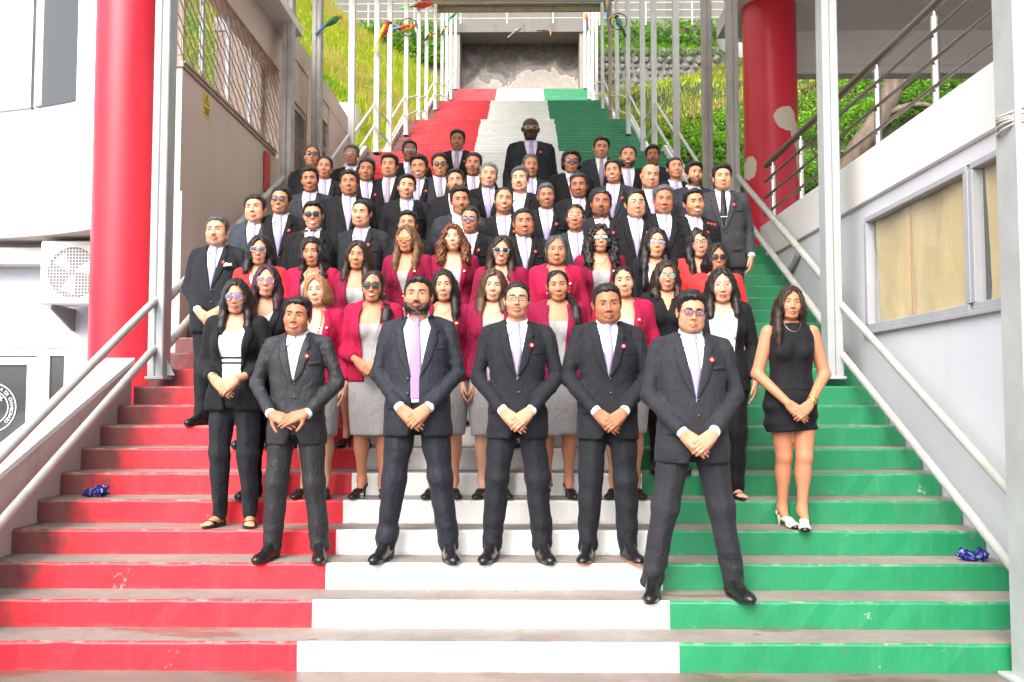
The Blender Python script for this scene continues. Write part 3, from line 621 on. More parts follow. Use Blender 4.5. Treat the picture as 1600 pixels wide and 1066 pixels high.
# ================================================================== right building: gallery slab, railing, papered windows
RX = 3.1
rb = empty('gallery_building', (RX+1, 2, 0)); tag(rb, 'white building at right with a raised gallery above papered windows', 'building')
m = MB(); m.box(RX, RX+.2, -3.0, 2.92, -.02, 2.02); m.box(RX, RX+.2, 2.86, 6.2, 2.021, 3.1); m.box(RX, RX+.2, 2.921, 6.2, -.02, 2.02); m.box(RX, RX+.2, -3.0, 2.859, 2.985, 3.1); posed('wall', m, 'wall_lilac', rb)
m = MB(); m.box(RX-.03, RX+5.5, -3.0, 6.25, 3.101, 3.53, c=.012); posed('gallery_slab', m, 'fascia_white', rb)
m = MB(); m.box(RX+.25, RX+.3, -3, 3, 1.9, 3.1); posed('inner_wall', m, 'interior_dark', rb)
for ya, yb, tape in ((1.03, 2.84, 2.06), (-.9, .97, None), (-2.9, -.96, None)):
    w = empty('window', (RX, (ya+yb)/2, 2.03), parent=rb); w.matrix_parent_inverse = Matrix.Translation(rb.location).inverted(); off = (-RX, -(ya+yb)/2, -2.03)
    def wp(nm, mb, mt, **k): o = mb.build(nm, mt, w, **k); o.location = off; return o
    g = np.random.default_rng(int(ya*10)+40); ny, nz_ = 26, 14; V = []
    for j in range(nz_):
        for i in range(ny): V.append((RX+.075+.016*math.sin(i*.55+j*.2)+g.normal(0, .003), ya+.04+(yb-ya-.08)*i/(ny-1), 2.075+.87*j/(nz_-1)))
    wp('paper', MB().raw(V, [(j*ny+i, j*ny+i+1, (j+1)*ny+i+1, (j+1)*ny+i) for j in range(nz_-1) for i in range(ny-1)]), 'paper_yellow', smooth=True)
    m = MB(); m.box(RX+.035, RX+.041, ya+.03, yb-.03, 2.07, 2.94); wp('pane', m, 'glass_thin')
    m = MB(); m.box(RX-.012, RX+.06, ya, yb, 2.022, 2.07, c=.004); m.box(RX-.012, RX+.06, ya, yb, 2.94, 2.984, c=.004); m.box(RX-.014, RX+.06, ya-.03, ya+.035, 2.071, 2.939, c=.004); m.box(RX-.014, RX+.06, yb-.035, yb+.019, 2.071, 2.939, c=.004); wp('frame', m, 'aluminium')
    if tape:
        m = MB(); m.box(RX+.051, RX+.054, tape-.008, tape+.008, 2.09, 2.93); wp('tape', m, 'tape_orange')
m = MB(); m.box(RX-.035, RX-.001, -3, 2.9, 1.985, 2.018, c=.004); posed('sill', m, 'aluminium', rb)
# gallery back wall, ceiling, end beam, dark window
m = MB(); m.box(4.6, 4.8, -3, 3.4, 3.531, 6.9); posed('gallery_wall', m, 'wall_lilac', rb)
m = MB(); m.box(4.57, 4.599, .9, 2.9, 3.56, 5.9); posed('gallery_window', m, 'glass_dark', rb); m = MB(); m.box(4.55, 4.598, 2.9, 3.0, 3.54, 6.0); m.box(4.55, 4.598, .8, 2.899, 5.901, 6.0); posed('gallery_window_frame', m, 'aluminium', rb)
m = MB(); m.box(RX+.05, 12, -3, 9.0, 6.95, 7.2); m.lathe([(1.0, 6.951), (1.0, 7.199)], 40, (4.15, 8.9)); posed('ceiling', m, 'fascia_white', rb)
m = MB(); m.box(RX+.6, 12, 8.7, 9.0, 6.42, 6.949); m.box(RX+.6, 12, 8.72, 8.98, 6.3, 6.419); posed('end_beam', m, 'fascia_white', rb)
# stainless railing on the gallery
gr = empty('gallery_railing', (RX+.06, 3, 3.53)); tag(gr, 'stainless steel railing with bronze bars along the gallery edge', 'railing')
GX = RX+.07
for y in (6.0, 4.87, 2.7, 1.6, .4, -.8):
    m = MB(); m.tube([(GX, y, 3.53), (GX, y, 4.22)], .03, 12); m.tube([(GX+.001, y, 4.22), (GX+.001, y, 4.28)], .012, 8); posed('baluster', m, 'stainless', gr, smooth=True, ang=40)
m = MB(); m.tube([(GX, 6.3, 4.3), (GX, -2.5, 4.3)], .036, 14); posed('top_rail', m, 'rail_bronze', gr, smooth=True, ang=40)
for z in (4.08, 3.88, 3.68): m = MB(); m.tube([(GX-.04, 6.25, z), (GX-.04, -2.5, z)], .015, 8); posed('bar', m, 'rail_bronze', gr, smooth=True, ang=40)
m = MB(); m.tube([(2.98, 5.95, 3.06), (2.95, 5.9, 2.8), (3.0, 5.6, 2.66), (3.06, 5.2, 2.72), (3.07, 4.7, 2.95)], .03, 8); o = m.build('drain_pipe', 'plastic_grey', None, smooth=True); tag(o, 'curved dark pipe under the gallery slab beside the green steps', 'pipe')
# ================================================================== tunnel mouth at the top of the stairs
tn = empty('tunnel_portal', (0, 36, 15)); tag(tn, 'dark concrete underpass at the top of the stairs with water-stained back wall', 'underpass')
TY, TZ = 36.0, 97*RISE
m = MB(); m.box(-3.25, -2.72, TY, 41, TZ-.6, 17.8); m.box(2.68, 3.2, TY, 41, TZ-.6, 17.8); posed('side_wall', m, 'old_concrete', tn)
m = MB(); m.box(-3.4, 3.4, TY-.1, 41, 17.801, 18.2); posed('deck', m, 'dark_concrete', tn)
m = MB(); m.box(-2.719, 2.679, 37.3, 37.6, TZ-.02, 17.8); posed('back_wall', m, 'stained_wall', tn)
m = MB(); m.box(-12, 14, 41.2, 41.5, 17.0, 23); uw = m.build('retaining_wall', 'dark_concrete'); tag(uw, 'tall weathered concrete retaining wall above the underpass', 'wall')
fr = empty('fence', (0, 36.2, 18.2)); tag(fr, 'thin grey pipe fence along the deck over the underpass', 'fence')
for z in (18.55, 18.9, 19.25): m = MB(); m.tube([(-9, 36.2, z), (12, 36.2, z)], .022, 6); posed('pipe', m, 'steel_worn', fr)
for k in range(11): m = MB(); m.tube([(-9+k*2.1, 36.2, 18.2), (-9+k*2.1, 36.2, 19.3)], .035, 8); posed('fence_post', m, 'steel_worn', fr)
# ================================================================== hillsides
def prof(Y): return float(np.interp(Y, [0, 8, 14, 15.6, 20.7, 22.5, 28, 30, 35.5, 60], [0, 3.2, 6.4, 6.5, 9.1, 9.2, 12.1, 12.2, 15., 17.5]))
hn = wob(5, 9, (.9, .9, .9), .22); hn2 = wob(6, 9, (2.6, 2.6, 2.6), .08)
def hill_z(X, Y):
    p = np.interp(Y, [0, 8, 14, 20.7, 28, 35.5, 60], [0, 3.3, 6.4, 9.1, 12.1, 15., 17.5]); ax = np.maximum(np.abs(X)-3.1, 0)
    lf = p-.25+ax*.72+np.where(ax > 5, (ax-5)*.3, 0); rt = p-.35+ax*.16+np.where(Y > 14, ax*.10, 0)
    rt = np.where((Y < 13), np.maximum(rt, 3.2+0*X), rt)
    return np.where(X < 0, lf, rt)+(hn(X, Y, 0*X)+hn2(X, Y, 0*X))*np.clip(ax, 0, 1)
def hill(name, x0, x1, y0, y1, nx, ny, mats):
    xs = np.linspace(x0, x1, nx); ys = np.linspace(y0, y1, ny); X, Y = np.meshgrid(xs, ys, indexing='ij'); V = np.stack([X, Y, hill_z(X, Y)], -1).reshape(-1, 3)
    i = np.arange(nx*ny).reshape(nx, ny); Fq = np.stack([i[:-1, :-1], i[1:, :-1], i[1:, 1:], i[:-1, 1:]], -1).reshape(-1, 4)
    o = ob(name, mesh_from(name, V, Fq, mats, True)); tag(o, kind='structure'); return o
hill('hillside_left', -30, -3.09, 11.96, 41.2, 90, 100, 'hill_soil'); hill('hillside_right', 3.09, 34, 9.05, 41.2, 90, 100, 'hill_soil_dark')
def blades(name, n, xr, yr, hgt, wid, lean, mat, label, cond=None, seed=1, cat_='grass', down=0.0):
    g = np.random.default_rng(seed); x = g.uniform(*xr, n*3); y = g.uniform(*yr, n*3)
    keep = np.ones(len(x), bool) if cond is None else cond(x, y); x, y = x[keep][:n], y[keep][:n]; n = len(x); z = hill_z(x, y)
    h = hgt*g.uniform(.5, 1.3, n); a = g.uniform(0, 6.283, n); w = wid*g.uniform(.6, 1.3, n); L = lean*g.uniform(.3, 1.4, n)
    b = np.stack([x, y, z-.03], 1); d = np.stack([np.cos(a), np.sin(a), 0*a], 1); s = np.stack([-np.sin(a), np.cos(a), 0*a], 1); up = np.array([0, 0, 1.]); dn = np.array([0, -down, 0])
    p0 = b-s*w[:, None]; p1 = b+s*w[:, None]; mid = b+up*(h*.6)[:, None]+d*(L*.35*h)[:, None]+dn*(h*.3)[:, None]; m0 = mid-s*(w*.8)[:, None]; m1 = mid+s*(w*.8)[:, None]; tp = b+up*(h*(1-.25*L))[:, None]+d*(L*h)[:, None]+dn*h[:, None]
    t0 = tp-s*(w*.12)[:, None]; t1 = tp+s*(w*.12)[:, None]
    V = np.stack([p0, p1, m0, m1, t0, t1], 1).reshape(-1, 3); k = np.arange(n)[:, None]*6; Fq = np.concatenate([k+np.array([[0, 1, 3, 2]]), k+np.array([[2, 3, 5, 4]])]); o = ob(name, mesh_from(name, V, Fq, mat, True)); tag(o, label, cat_, kind='stuff'); return o
pat = wob(8, 8, (.8, .8, .8), .6)
blades('tall_grass', 36000, (-14, -3.2), (12, 40), .38, .017, .8, 'grass_green', 'bright green tall grass over the left hillside', lambda x, y: (pat(x, y, 0*x) > -.75) & (x < -3.15), 1, down=.35)
blades('dry_grass', 16000, (-14, -3.2), (12, 40), .42, .012, .9, 'grass_dry', 'straw coloured dry grass patches on the left hillside', lambda x, y: pat(x+9, y, 0*x) > .25, 2, down=.5)
blades('slope_grass', 17000, (3.2, 20), (19, 40), .25, .018, .8, 'grass_green', 'yellow green short grass on the upper right slope', lambda x, y: pat(x, y+5, 0*x) > -.6, 3, down=.3)
blades('dry_slope_grass', 9000, (5, 26), (17, 34), .22, .014, .9, 'grass_dry', 'dry straw patches on the right slope behind the tree', lambda x, y: pat(x, y, 0*x) > .1, 4)
def leaves(n, centre_fn, size, seed, mat, name, label=None, parent=None, kind=None, cat_=None, flat=.5):
    g = np.random.default_rng(seed); c = centre_fn(g, n); n = len(c); nr = g.normal(size=(n, 3)); nr[:, 2] = np.abs(nr[:, 2])+flat; nr /= np.linalg.norm(nr, axis=1)[:, None]
    t = np.cross(nr, g.normal(size=(n, 3))); t /= np.linalg.norm(t, axis=1)[:, None]; b = np.cross(nr, t); s = (size*g.uniform(.55, 1.35, n))[:, None]
    V = np.stack([c-t*s, c-b*s*.45+nr*s*.12, c+t*s, c+b*s*.45+nr*s*.12], 1).reshape(-1, 3); k = np.arange(n)[:, None]*4; Fq = np.concatenate([k+np.array([[0, 1, 2, 3]])])
    o = ob(name, mesh_from(name, V, Fq, mat, False), parent)
    if label: tag(o, label, cat_, kind=kind)
    return o
bp = wob(12, 9, (1.7, 1.7, 1.7), .5)
def gcover(x0, x1, y0, y1, hh, thr):
    def f(g, n):
        x = g.uniform(x0, x1, n*2); y = g.uniform(y0, y1, n*2); d = bp(x, y, 0*x); k = d > thr; x, y, d = x[k][:n], y[k][:n], d[k][:n]
        return np.stack([x, y, hill_z(x, y)+g.uniform(.0, 1, len(x))**.7*hh*(.35+np.clip(d, 0, 1))], 1)
    return f
leaves(42000, gcover(3.2, 16, 9.3, 20.5, .5, -.45), .055, 21, 'leaf_bright', 'ground_cover', 'lush green leafy ground cover on the right hillside', None, 'stuff', 'ground cover')
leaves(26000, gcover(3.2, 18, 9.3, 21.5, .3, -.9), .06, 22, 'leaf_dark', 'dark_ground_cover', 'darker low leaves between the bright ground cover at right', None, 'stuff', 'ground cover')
leaves(14000, gcover(-9, -3.3, 12, 24, .45, .0), .05, 23, 'leaf_bright', 'hillside_weeds', 'broad-leaved weeds at the foot of the left hillside', None, 'stuff', 'weeds')
# big leaves (taro-like) picked out in the ground cover
def big_leaf(p, s, tilt, az):
    V = []; n = 9
    for j in range(n):
        t = j/(n-1); w = .42*math.sin(math.pi*min(1, t*.92+.06))**.7*(1-.25*t)
        for k in (-1, -.5, 0, .5, 1): V.append((k*w*s, (t-.2)*s, (abs(k)*.12-.35*t*t*.5)*s))
    M = Matrix.Translation(p) @ Matrix.Rotation(az, 4, 'Z') @ Matrix.Rotation(tilt, 4, 'X'); mb = MB(); mb.raw([M @ Vector(v) for v in V], [(j*5+k, j*5+k+1, j*5+6+k, j*5+5+k) for j in range(n-1) for k in range(4)]); return mb
# spiky clumps
def clump(p, n, L, label, seed):
    g = np.random.default_rng(seed); r = empty('spiky_plant', p); tag(r, label, 'plant', 'spiky clumps on the right slope'); m = MB()
    for k in range(n):
        a = g.uniform(0, 6.283); e = g.uniform(.15, 1.35); l = L*g.uniform(.7, 1.15); w = .018*L; pts = []
        d = Vector((math.cos(a)*math.cos(e), math.sin(a)*math.cos(e), math.sin(e))); s = Vector((-math.sin(a), math.cos(a), 0)); V = []
        for j in range(5):
            t = j/4; q = d*l*t+Vector((0, 0, -l*.62*t*t*(1.3-e*.6))); ww = w*(1-t**2*.95); V += [q-s*ww, q+s*ww]
        m.raw(V, [(2*j, 2*j+1, 2*j+3, 2*j+2) for j in range(4)])
    o = m.build('foliage', 'spike_leaf', r, recalc=False); o['kind'] = 'stuff'; return r
def on_hill(px, py, ya=9.5, yb=40):
    d = ray(px, py); best = None
    for Y in np.arange(ya, yb, .05):
        p = CAM_O+d*(Y-CAM_O[1])/d[1]
        if p[2] <= float(hill_z(np.array([p[0]]), np.array([p[1]]))[0]): return Vector(p)
    return Vector(p)
CL = [((8.2, 30.0), 1.05, 'spiky grass clump between the stair posts on the right slope'), ((12.6, 20.0), .95, 'spiky grass clump behind the railing at upper right'), ((9.9, 27.5), .6, 'small spiky clump low on the right slope')]
for i, ((x, y), L, lb_) in enumerate(CL): clump(Vector((x, y, float(hill_z(np.array([x]), np.array([y]))[0]))), 190, L, lb_, 60+i)
# tree on the right behind the gallery railing
def tree(base, limbs, crown, label, seed, nleaf, leafmat):
    r = empty('tree', base); tag(r, label, 'tree'); g = np.random.default_rng(seed)
    m = MB()
    for pts, r0, r1 in limbs:
        P = dens3(pts); m.tube(P, [r0+(r1-r0)*i/(len(P)-1) for i in range(len(P))], 10)
    m.build('trunk', 'bark', r, smooth=True)
    def f(g_, n):
        out = []
        for c, rad in crown:
            q = g_.normal(size=(int(n/len(crown)), 3)); q /= np.linalg.norm(q, axis=1)[:, None]; out.append(np.array(c)+q*(g_.uniform(.35, 1, (len(q), 1))**.5)*np.array(rad))
        return np.concatenate(out)
    leaves(nleaf, f, .07, seed, leafmat, 'crown', None, r); return r
def dens3(p, n=6):
    out = []
    for i in range(len(p)-1):
        for k in range(n):
            t = k/n; a = p[max(i-1, 0)]; b = p[i]; c = p[i+1]; d = p[min(i+2, len(p)-1)]
            out.append(tuple(.5*(2*b[j]+(c[j]-a[j])*t+(2*a[j]-5*b[j]+4*c[j]-d[j])*t*t+(-a[j]+3*b[j]-3*c[j]+d[j])*t**3) for j in (0, 1, 2)))
    return out+[p[-1]]
tx, ty = 6.3, 11.6; tz = float(hill_z(np.array([tx]), np.array([ty]))[0])
tree((tx, ty, tz), [([(-.5, 0, -.4), (-.1, .1, .6), (.35, .1, 1.3), (.6, 0, 2.0), (.45, 0, 3.0), (.1, .1, 3.9)], .24, .13), ([(.55, .05, 1.8), (1.2, 0, 2.3), (1.55, .1, 3.0), (1.6, .1, 3.9)], .13, .07), ([(.3, .05, 1.3), (.9, -.1, 1.5), (1.5, -.1, 1.35), (1.9, 0, .9)], .07, .02), ([(.6, .05, 2.5), (1.1, .2, 2.9), (1.9, .2, 3.1)], .06, .02)],
     [((1.6, .4, 3.3), (.8, .7, .6)), ((.2, .3, 4.3), (1.2, 1.0, .6)), ((2.3, .3, 2.9), (.5, .5, .35)), ((1.0, .6, 4.6), (1.4, 1.2, .7))], 'leaning tree with bare trunk and limbs behind the gallery railing', 71, 5200, 'leaf_tree')
tx, ty = 8.6, 31.5; tz = float(hill_z(np.array([tx]), np.array([ty]))[0])
tree((tx, ty, tz), [([(0, 0, -.3), (.1, 0, 1.4), (-.1, .1, 2.9), (0, .1, 4.6)], .11, .06), ([(-.05, .1, 2.6), (-.7, .1, 3.4), (-1.1, .1, 4.2)], .05, .02)], [((-.6, 0, 4.3), (1.2, .9, .9)), ((.8, .2, 4.9), (1.3, 1, 1.0)), ((-1.2, 0, 3.6), (.7, .6, .4))], 'dark slender tree between the right posts near the top', 73, 5200, 'leaf_dark')
# stone terrace wall: separate field stones on the right slope
sw = empty('stone_wall', (7, 38.5, 16)); tag(sw, 'rough field-stone terrace wall overgrown on top at upper right', 'wall')
m = MB(); m.box(3.6, 20, 38.55, 39.3, 15.6, 18.05); posed('wall_core', m, 'dark_concrete', sw)
bmx = bmesh.new(); bmesh.ops.create_icosphere(bmx, subdivisions=1, radius=1); stm = [bpy.data.meshes.new('stone') for _ in range(4)]
for q in stm:
    b2 = bmx.copy()
    for v in b2.verts: v.co *= random.uniform(.8, 1.12)
    b2.to_mesh(q); b2.free(); q.materials.append(MATS['stone'])
z = 15.75; row = 0
while z < 18.0:
    x = 3.7+random.uniform(0, .3)
    while x < 13.6:
        w = random.uniform(.16, .3); o = ob('stone', random.choice(stm), sw, None, (random.uniform(0, 3), random.uniform(0, 3), random.uniform(0, 3)), (w*random.uniform(.85, 1), w*.75, w*random.uniform(.7, .85))); o.location = (x-7, 38.55-38.5+random.uniform(-.04, .02), z-16); x += w*1.75
    z += .34; row += 1
leaves(5200, lambda g, n: np.stack([g.uniform(3.6, 19, n), g.uniform(38.2, 39.2, n), 17.9+g.uniform(-.45, .35, n)*g.uniform(.2, 1, n)], 1), .09, 31, 'leaf_bright', 'wall_creeper', 'green creeper hanging over the top of the stone terrace wall', None, 'stuff', 'creeper')
leaves(9000, lambda g, n: np.stack([g.choice([-1, 1], n)*g.uniform(3.2, 13, n), g.uniform(40.7, 41.15, n), 18.2+2.2*g.uniform(0, 1, n)**1.6], 1), .13, 33, 'leaf_bright', 'hanging_ivy', 'green ivy over the foot of the concrete retaining wall at the top', None, 'stuff', 'ivy')
m = MB(); m.box(-4.35, -3.75, 16.2, 16.9, 6.2, 8.3, c=.03); o = m.build('concrete_pillar', 'parapet_white'); tag(o, 'short stained white concrete pillar at the foot of the left hillside', 'pillar')
# side beams of the upper flights (painted strings)
for side, X in (('left', -3.13), ('right', 3.13)):
    for fi, (y0, n0, n) in enumerate(FLIGHTS):
        if fi == 0: continue
        m = MB(); z0 = n0*RISE; y1 = y0+(n-1)*TREAD; zt = (n0+n)*RISE
        m.prism([(y0-.3, z0-.5), (y0-.3, z0+.12), (y0, z0+.22), (y1, zt+.12), (y1+1.9, zt+.12), (y1+1.9, zt-.9)], X-.06, X+.06, 'x'); o = m.build('stair_string', 'parapet_white' if side == 'right' else 'parapet_pink'); tag(o, f'painted concrete string on the {side} edge of stair flight {["", "two", "three", "four", "five"][fi]}', 'stair string')
# caution sign near the top
cs = empty('floor_sign', (2.25, 30.6, 78*RISE)); tag(cs, 'yellow folding floor sign near the top of the green stairs', 'sign')
for s in (-1, 1): m = MB(); m.raw([(-.16, s*.16, 0), (.16, s*.16, 0), (.11, s*.02, .62), (-.11, s*.02, .62), (-.16, s*.16+.02, 0), (.16, s*.16+.02, 0), (.11, s*.02+.02, .62), (-.11, s*.02+.02, .62)], [(0, 1, 2, 3), (4, 7, 6, 5), (0, 4, 5, 1), (1, 5, 6, 2), (2, 6, 7, 3), (3, 7, 4, 0)]); m.build('panel', 'sign_yellow', cs)
# crumpled blue cloths
def rag(p, sx, seed, label):
    f = Fld((-.2, -.15, -.03), (.2, .15, .16), .0075); g = np.random.default_rng(seed)
    for k in range(9): f.ell((g.uniform(-.08, .08)*sx, g.uniform(-.04, .04), g.uniform(.02, .055)), (g.uniform(.03, .06), g.uniform(.03, .05), g.uniform(.02, .045)), .012)
    f.disp(wob(seed, 8, 80, .014)); f.disp(wob(seed+1, 9, 170, .008)); f.cut(lambda X, Y, Z: Z+0*X, .002)
    o = ob('cloth', mesh_from('cloth', *f.mesh(), 'cloth_blue', True), None, p, None, (.72, .72, .8)); tag(o, label, 'cloth', 'crumpled blue cloths'); return o
rag((-2.76, 1.36, 5*RISE-.002), 1.1, 4, 'crumpled dark blue patterned cloth on a red step at left'); rag((2.93, .72, 3*RISE-.002), .85, 9, 'crumpled dark blue patterned cloth on a green step at right')
# ================================================================== painted wooden birds on the posts
def bird(p, rz, sc, cols, label, ring=False, kind='parrot', roll=0, lean=.6):
    """cols: body, wing, tail, beak, head"""
    r = empty('painted_bird', p, rz); r.scale = (sc,)*3; r.rotation_euler = (0, roll, rz); tag(r, label, 'bird figure', 'painted wooden birds on the canopy posts')
    key = 'bird'+kind
    if key not in GC:
        d = {}
        f = Fld((-.35, -.2, -.4), (.35, .2, .4), .02); f.chain([(.05, 0, .12), (0, 0, 0), (-.06, 0, -.14)], [.085, .105, .06], .04); d['body'] = mesh_from('body', *f.mesh(), None, True)
        f = Fld((-.2, -.2, .02), (.3, .2, .42), .018); f.ell((.09, 0, .22), (.085, .075, .085), .02); d['head'] = mesh_from('head', *f.mesh(), None, True)
        f = Fld((0, -.12, -.05), (.6, .12, .4), .015)
        if kind == 'toucan': f.chain([(.15, 0, .235), (.28, 0, .225), (.4, 0, .16)], [.05, .045, .016], .02)
        else: f.chain([(.15, 0, .235), (.19, 0, .22), (.195, 0, .165)], [.035, .03, .012], .02)
        d['beak'] = mesh_from('beak', *f.mesh(), None, True)
        for s in (-1, 1):
            f = Fld((-.35, -.25, -.35), (.25, .25, .25), .018); f.chain([(.02, s*.085, .09), (-.05, s*.095, -.08), (-.12, s*.06, -.26)], [.05, .055, .015], .03); d['wing%d' % s] = mesh_from('wing', *f.mesh(), None, True)
        m = MB()
        L = .5 if kind == 'parrot' else .34
        for k in (-1, 0, 1): m.box(-.02+k*.012-.03, .0+k*.012+.01, -.03+k*.035, .01+k*.035, -L-.12, -.08, M=Matrix.Translation((-.06, 0, -.08)) @ Matrix.Rotation(.35+.05*k, 4, 'Y'), c=.006)
        d['tail'] = mesh_from('tail', m.V, m.F); GC[key] = d
    d = GC[key]; b, w, t, bk, h = cols
    ob('body', with_mat(d['body'], b), r); ob('head', with_mat(d['head'], h), r); ob('beak', with_mat(d['beak'], bk), r); ob('wing', with_mat(d['wing-1'], w), r); ob('wing', with_mat(d['wing1'], w), r); ob('tail', with_mat(d['tail'], t), r)
    if ring: m = MB(); m.tube([(.02+.3*math.cos(a), .0, .06+.3*math.sin(a)) for a in np.linspace(0, 6.283, 30)], .018, 6); m.build('ring', 'bird_teal' if ring == 2 else 'bird_black', r, smooth=True)
    return r
def bp_(px, py, Y): return Vector(at_y(px, py, Y))
BL = [((-2.62, 8.3, 6.98), 0, .75, ('bird_teal', 'bird_green', 'bird_blue', 'bird_yellow', 'bird_yellow'), 'blue and green parrot with long tail on the third left post', 0, 'parrot', .5),
      ((-2.7, 13.7, 9.0), 0, 1.15, ('bird_red', 'bird_yellow', 'bird_yellow', 'bird_black', 'bird_red'), 'red parrot with yellow tail on the fifth left post', 0, 'parrot', 0),
      ((-2.85, 18.4, 10.95), 0, 1.25, ('bird_yellow', 'bird_red', 'bird_blue', 'bird_white', 'bird_red'), 'red and yellow bird inside a dark ring on the left posts', 1, 'toucan', 1.0),
      ((-2.75, 21.2, 12.75), 0, 1.5, ('bird_red', 'bird_red', 'bird_green', 'bird_yellow', 'bird_red'), 'large red macaw tilted high on the left posts', 0, 'parrot', 1.0),
      ((-2.8, 23.3, 12.65), 0, .9, ('bird_yellow', 'bird_black', 'bird_black', 'bird_orange', 'bird_black'), 'small yellow and black bird low on the left posts', 0, 'toucan', .2),
      ((-2.8, 28.7, 15.0), 0, 1.0, ('bird_yellow', 'bird_black', 'bird_black', 'bird_orange', 'bird_black'), 'yellow breasted black toucan farther up the left posts', 0, 'toucan', 0),
      ((-2.75, 32.8, 17.3), 0, 1.1, ('bird_green', 'bird_green', 'bird_blue', 'bird_white', 'bird_white'), 'green bird with white head inside a ring near the top left', 2, 'parrot', .4),
      ((-.15, 35.9, 17.85), 0, 1.15, ('bird_grey', 'bird_grey', 'bird_grey', 'bird_brown', 'bird_brown'), 'grey bird on the underpass lintel left of the middle', 0, 'parrot', .5),
      ((1.15, 35.9, 17.85), 0, 1.2, ('bird_brown', 'bird_brown', 'bird_brown', 'bird_orange', 'bird_grey'), 'brown bird with spread wings on the underpass lintel', 0, 'toucan', 1.2),
      ((2.75, 32.7, 17.15), 0, 1.25, ('bird_yellow', 'bird_red', 'bird_black', 'bird_orange', 'bird_white'), 'yellow and red bird with white head near the top right', 0, 'parrot', -.3),
      ((2.75, 23.3, 13.7), 0, 1.3, ('bird_blue', 'bird_yellow', 'bird_blue', 'bird_black', 'bird_blue'), 'blue and yellow macaw hanging high on the right posts', 0, 'parrot', -.35),
      ((2.62, 18.3, 11.0), 0, 1.15, ('bird_teal', 'bird_teal', 'bird_black', 'bird_yellow', 'bird_black'), 'dark toucan with yellow beak inside a ring on the right posts', 1, 'toucan', 0)]
for p, rz, sc, cols, lb_, ring, kd, roll in BL: bird(p, math.pi if p[0] > 1.5 else 0, sc*.62, cols, lb_, ring, kd, roll)
# ================================================================== PEOPLE
# ------------------------------------------------------------------ materials for people
def skin_mat():
    n = N('skin'); a = n.node('ShaderNodeVertexColor'); a.layer_name = 'Col'
    f = n.noise(90, detail=4); c = n.mix(n.ramp(f, [(.35, .0), (.7, .18)]), a.outputs[0], (.55, .25, .18), 'SOFT_LIGHT')
    n.color(c); n.set(roughness=.5); n.b.inputs['Subsurface Weight'].default_value = .3
    n.b.inputs['Subsurface Radius'].default_value = (.012, .005, .003); n.b.inputs['Subsurface Scale'].default_value = .6
    n.b.inputs['Specular IOR Level'].default_value = .4
    n.bump(n.noise(220, detail=3), .12, .002)
skin_mat()
def eye_mat():
    n = N('eye'); a = n.node('ShaderNodeVertexColor'); a.layer_name = 'Col'; n.color(a.outputs[0]); n.set(roughness=.4); n.b.inputs['Specular IOR Level'].default_value = .2
eye_mat()
def hair_mat(name, c1, c2, curly=False):
    n = N(name); v = n.mapc((1, 1, .12) if not curly else (1, 1, .7))
    f = n.noise(210 if not curly else 90, v, 4, .6); g = n.noise(14)
    n.color(n.mix(g, n.ramp(f, [(.35, c1), (.68, c2)]), c1)); n.set(roughness=.42); n.b.inputs['Specular IOR Level'].default_value = .35
    n.bump(f, .55, .004)
hair_mat('hair_black', (.006, .005, .005), (.028, .022, .02)); hair_mat('hair_dark_brown', (.014, .008, .006), (.06, .032, .02))
hair_mat('hair_brown', (.05, .022, .012), (.16, .075, .038)); hair_mat('hair_light_brown', (.07, .03, .014), (.33, .17, .08))
hair_mat('hair_blond', (.22, .1, .04), (.5, .28, .13)); hair_mat('hair_curly_red', (.07, .02, .008), (.3, .11, .04), True)
hair_mat('hair_grey', (.08, .08, .08), (.36, .35, .34)); hair_mat('hair_salt', (.03, .03, .03), (.2, .19, .19)); hair_mat('hair_plum', (.02, .006, .012), (.11, .028, .05))
def cloth(name, col, rough=.75, stripe=0, var=.18, sheen=.04, weave=900, wr=.6):
    n = N(name); f = n.noise(7, detail=4); w = n.noise(weave, detail=2)
    c = n.ramp(f, [(.3, tuple(x*(1-var) for x in col)), (.7, tuple(min(1, x*(1+var)) for x in col))])
    c = n.mix(.22, c, n.ramp(w, [(.3, .15), (.7, .9)]), 'SOFT_LIGHT')
    if stripe:
        x = n.xyz()[0]; s = n.math('FRACT', n.math('MULTIPLY', x, stripe)); t = n.math('LESS_THAN', s, .12)
        c = n.mix(n.math('MULTIPLY', t, .35), c, tuple(min(1, q*2.6+.02) for q in col))
    n.color(c); n.set(roughness=rough); n.b.inputs['Sheen Weight'].default_value = sheen; n.b.inputs['Sheen Roughness'].default_value = .4
    n.b.inputs['Specular IOR Level'].default_value = .18
    a = n.noise(13, n.mapc((1, 1, .5)), 4, .55, 1.8); n.bump(n.math('ADD', a, n.math('MULTIPLY', w, .06)), wr, .022)
cloth('suit_black', (.0075, .0072, .0082)); cloth('suit_charcoal', (.021, .022, .027), stripe=170); cloth('suit_grey', (.035, .034, .039))
cloth('suit_navy', (.019, .0212, .028), rough=.6); cloth('suit_satin', (.026, .026, .03), rough=.42, sheen=.0, stripe=150)
cloth('suit_slate', (.034, .042, .055)); cloth('suit_dark', (.0145, .0155, .02))
cloth('maroon', (.2, .004, .034)); cloth('crimson', (.33, .006, .042)); cloth('scarlet', (.62, .03, .03)); cloth('plain_grey', (.33, .32, .32), var=.1)
cloth('shirt_white', (.8, .8, .83), rough=.65, var=.03, sheen=0, wr=.22); cloth('shirt_lilac', (.66, .62, .74), rough=.65, var=.03, sheen=0, wr=.25)
cloth('shirt_pale_blue', (.55, .6, .76), rough=.65, var=.03, sheen=0, wr=.25)
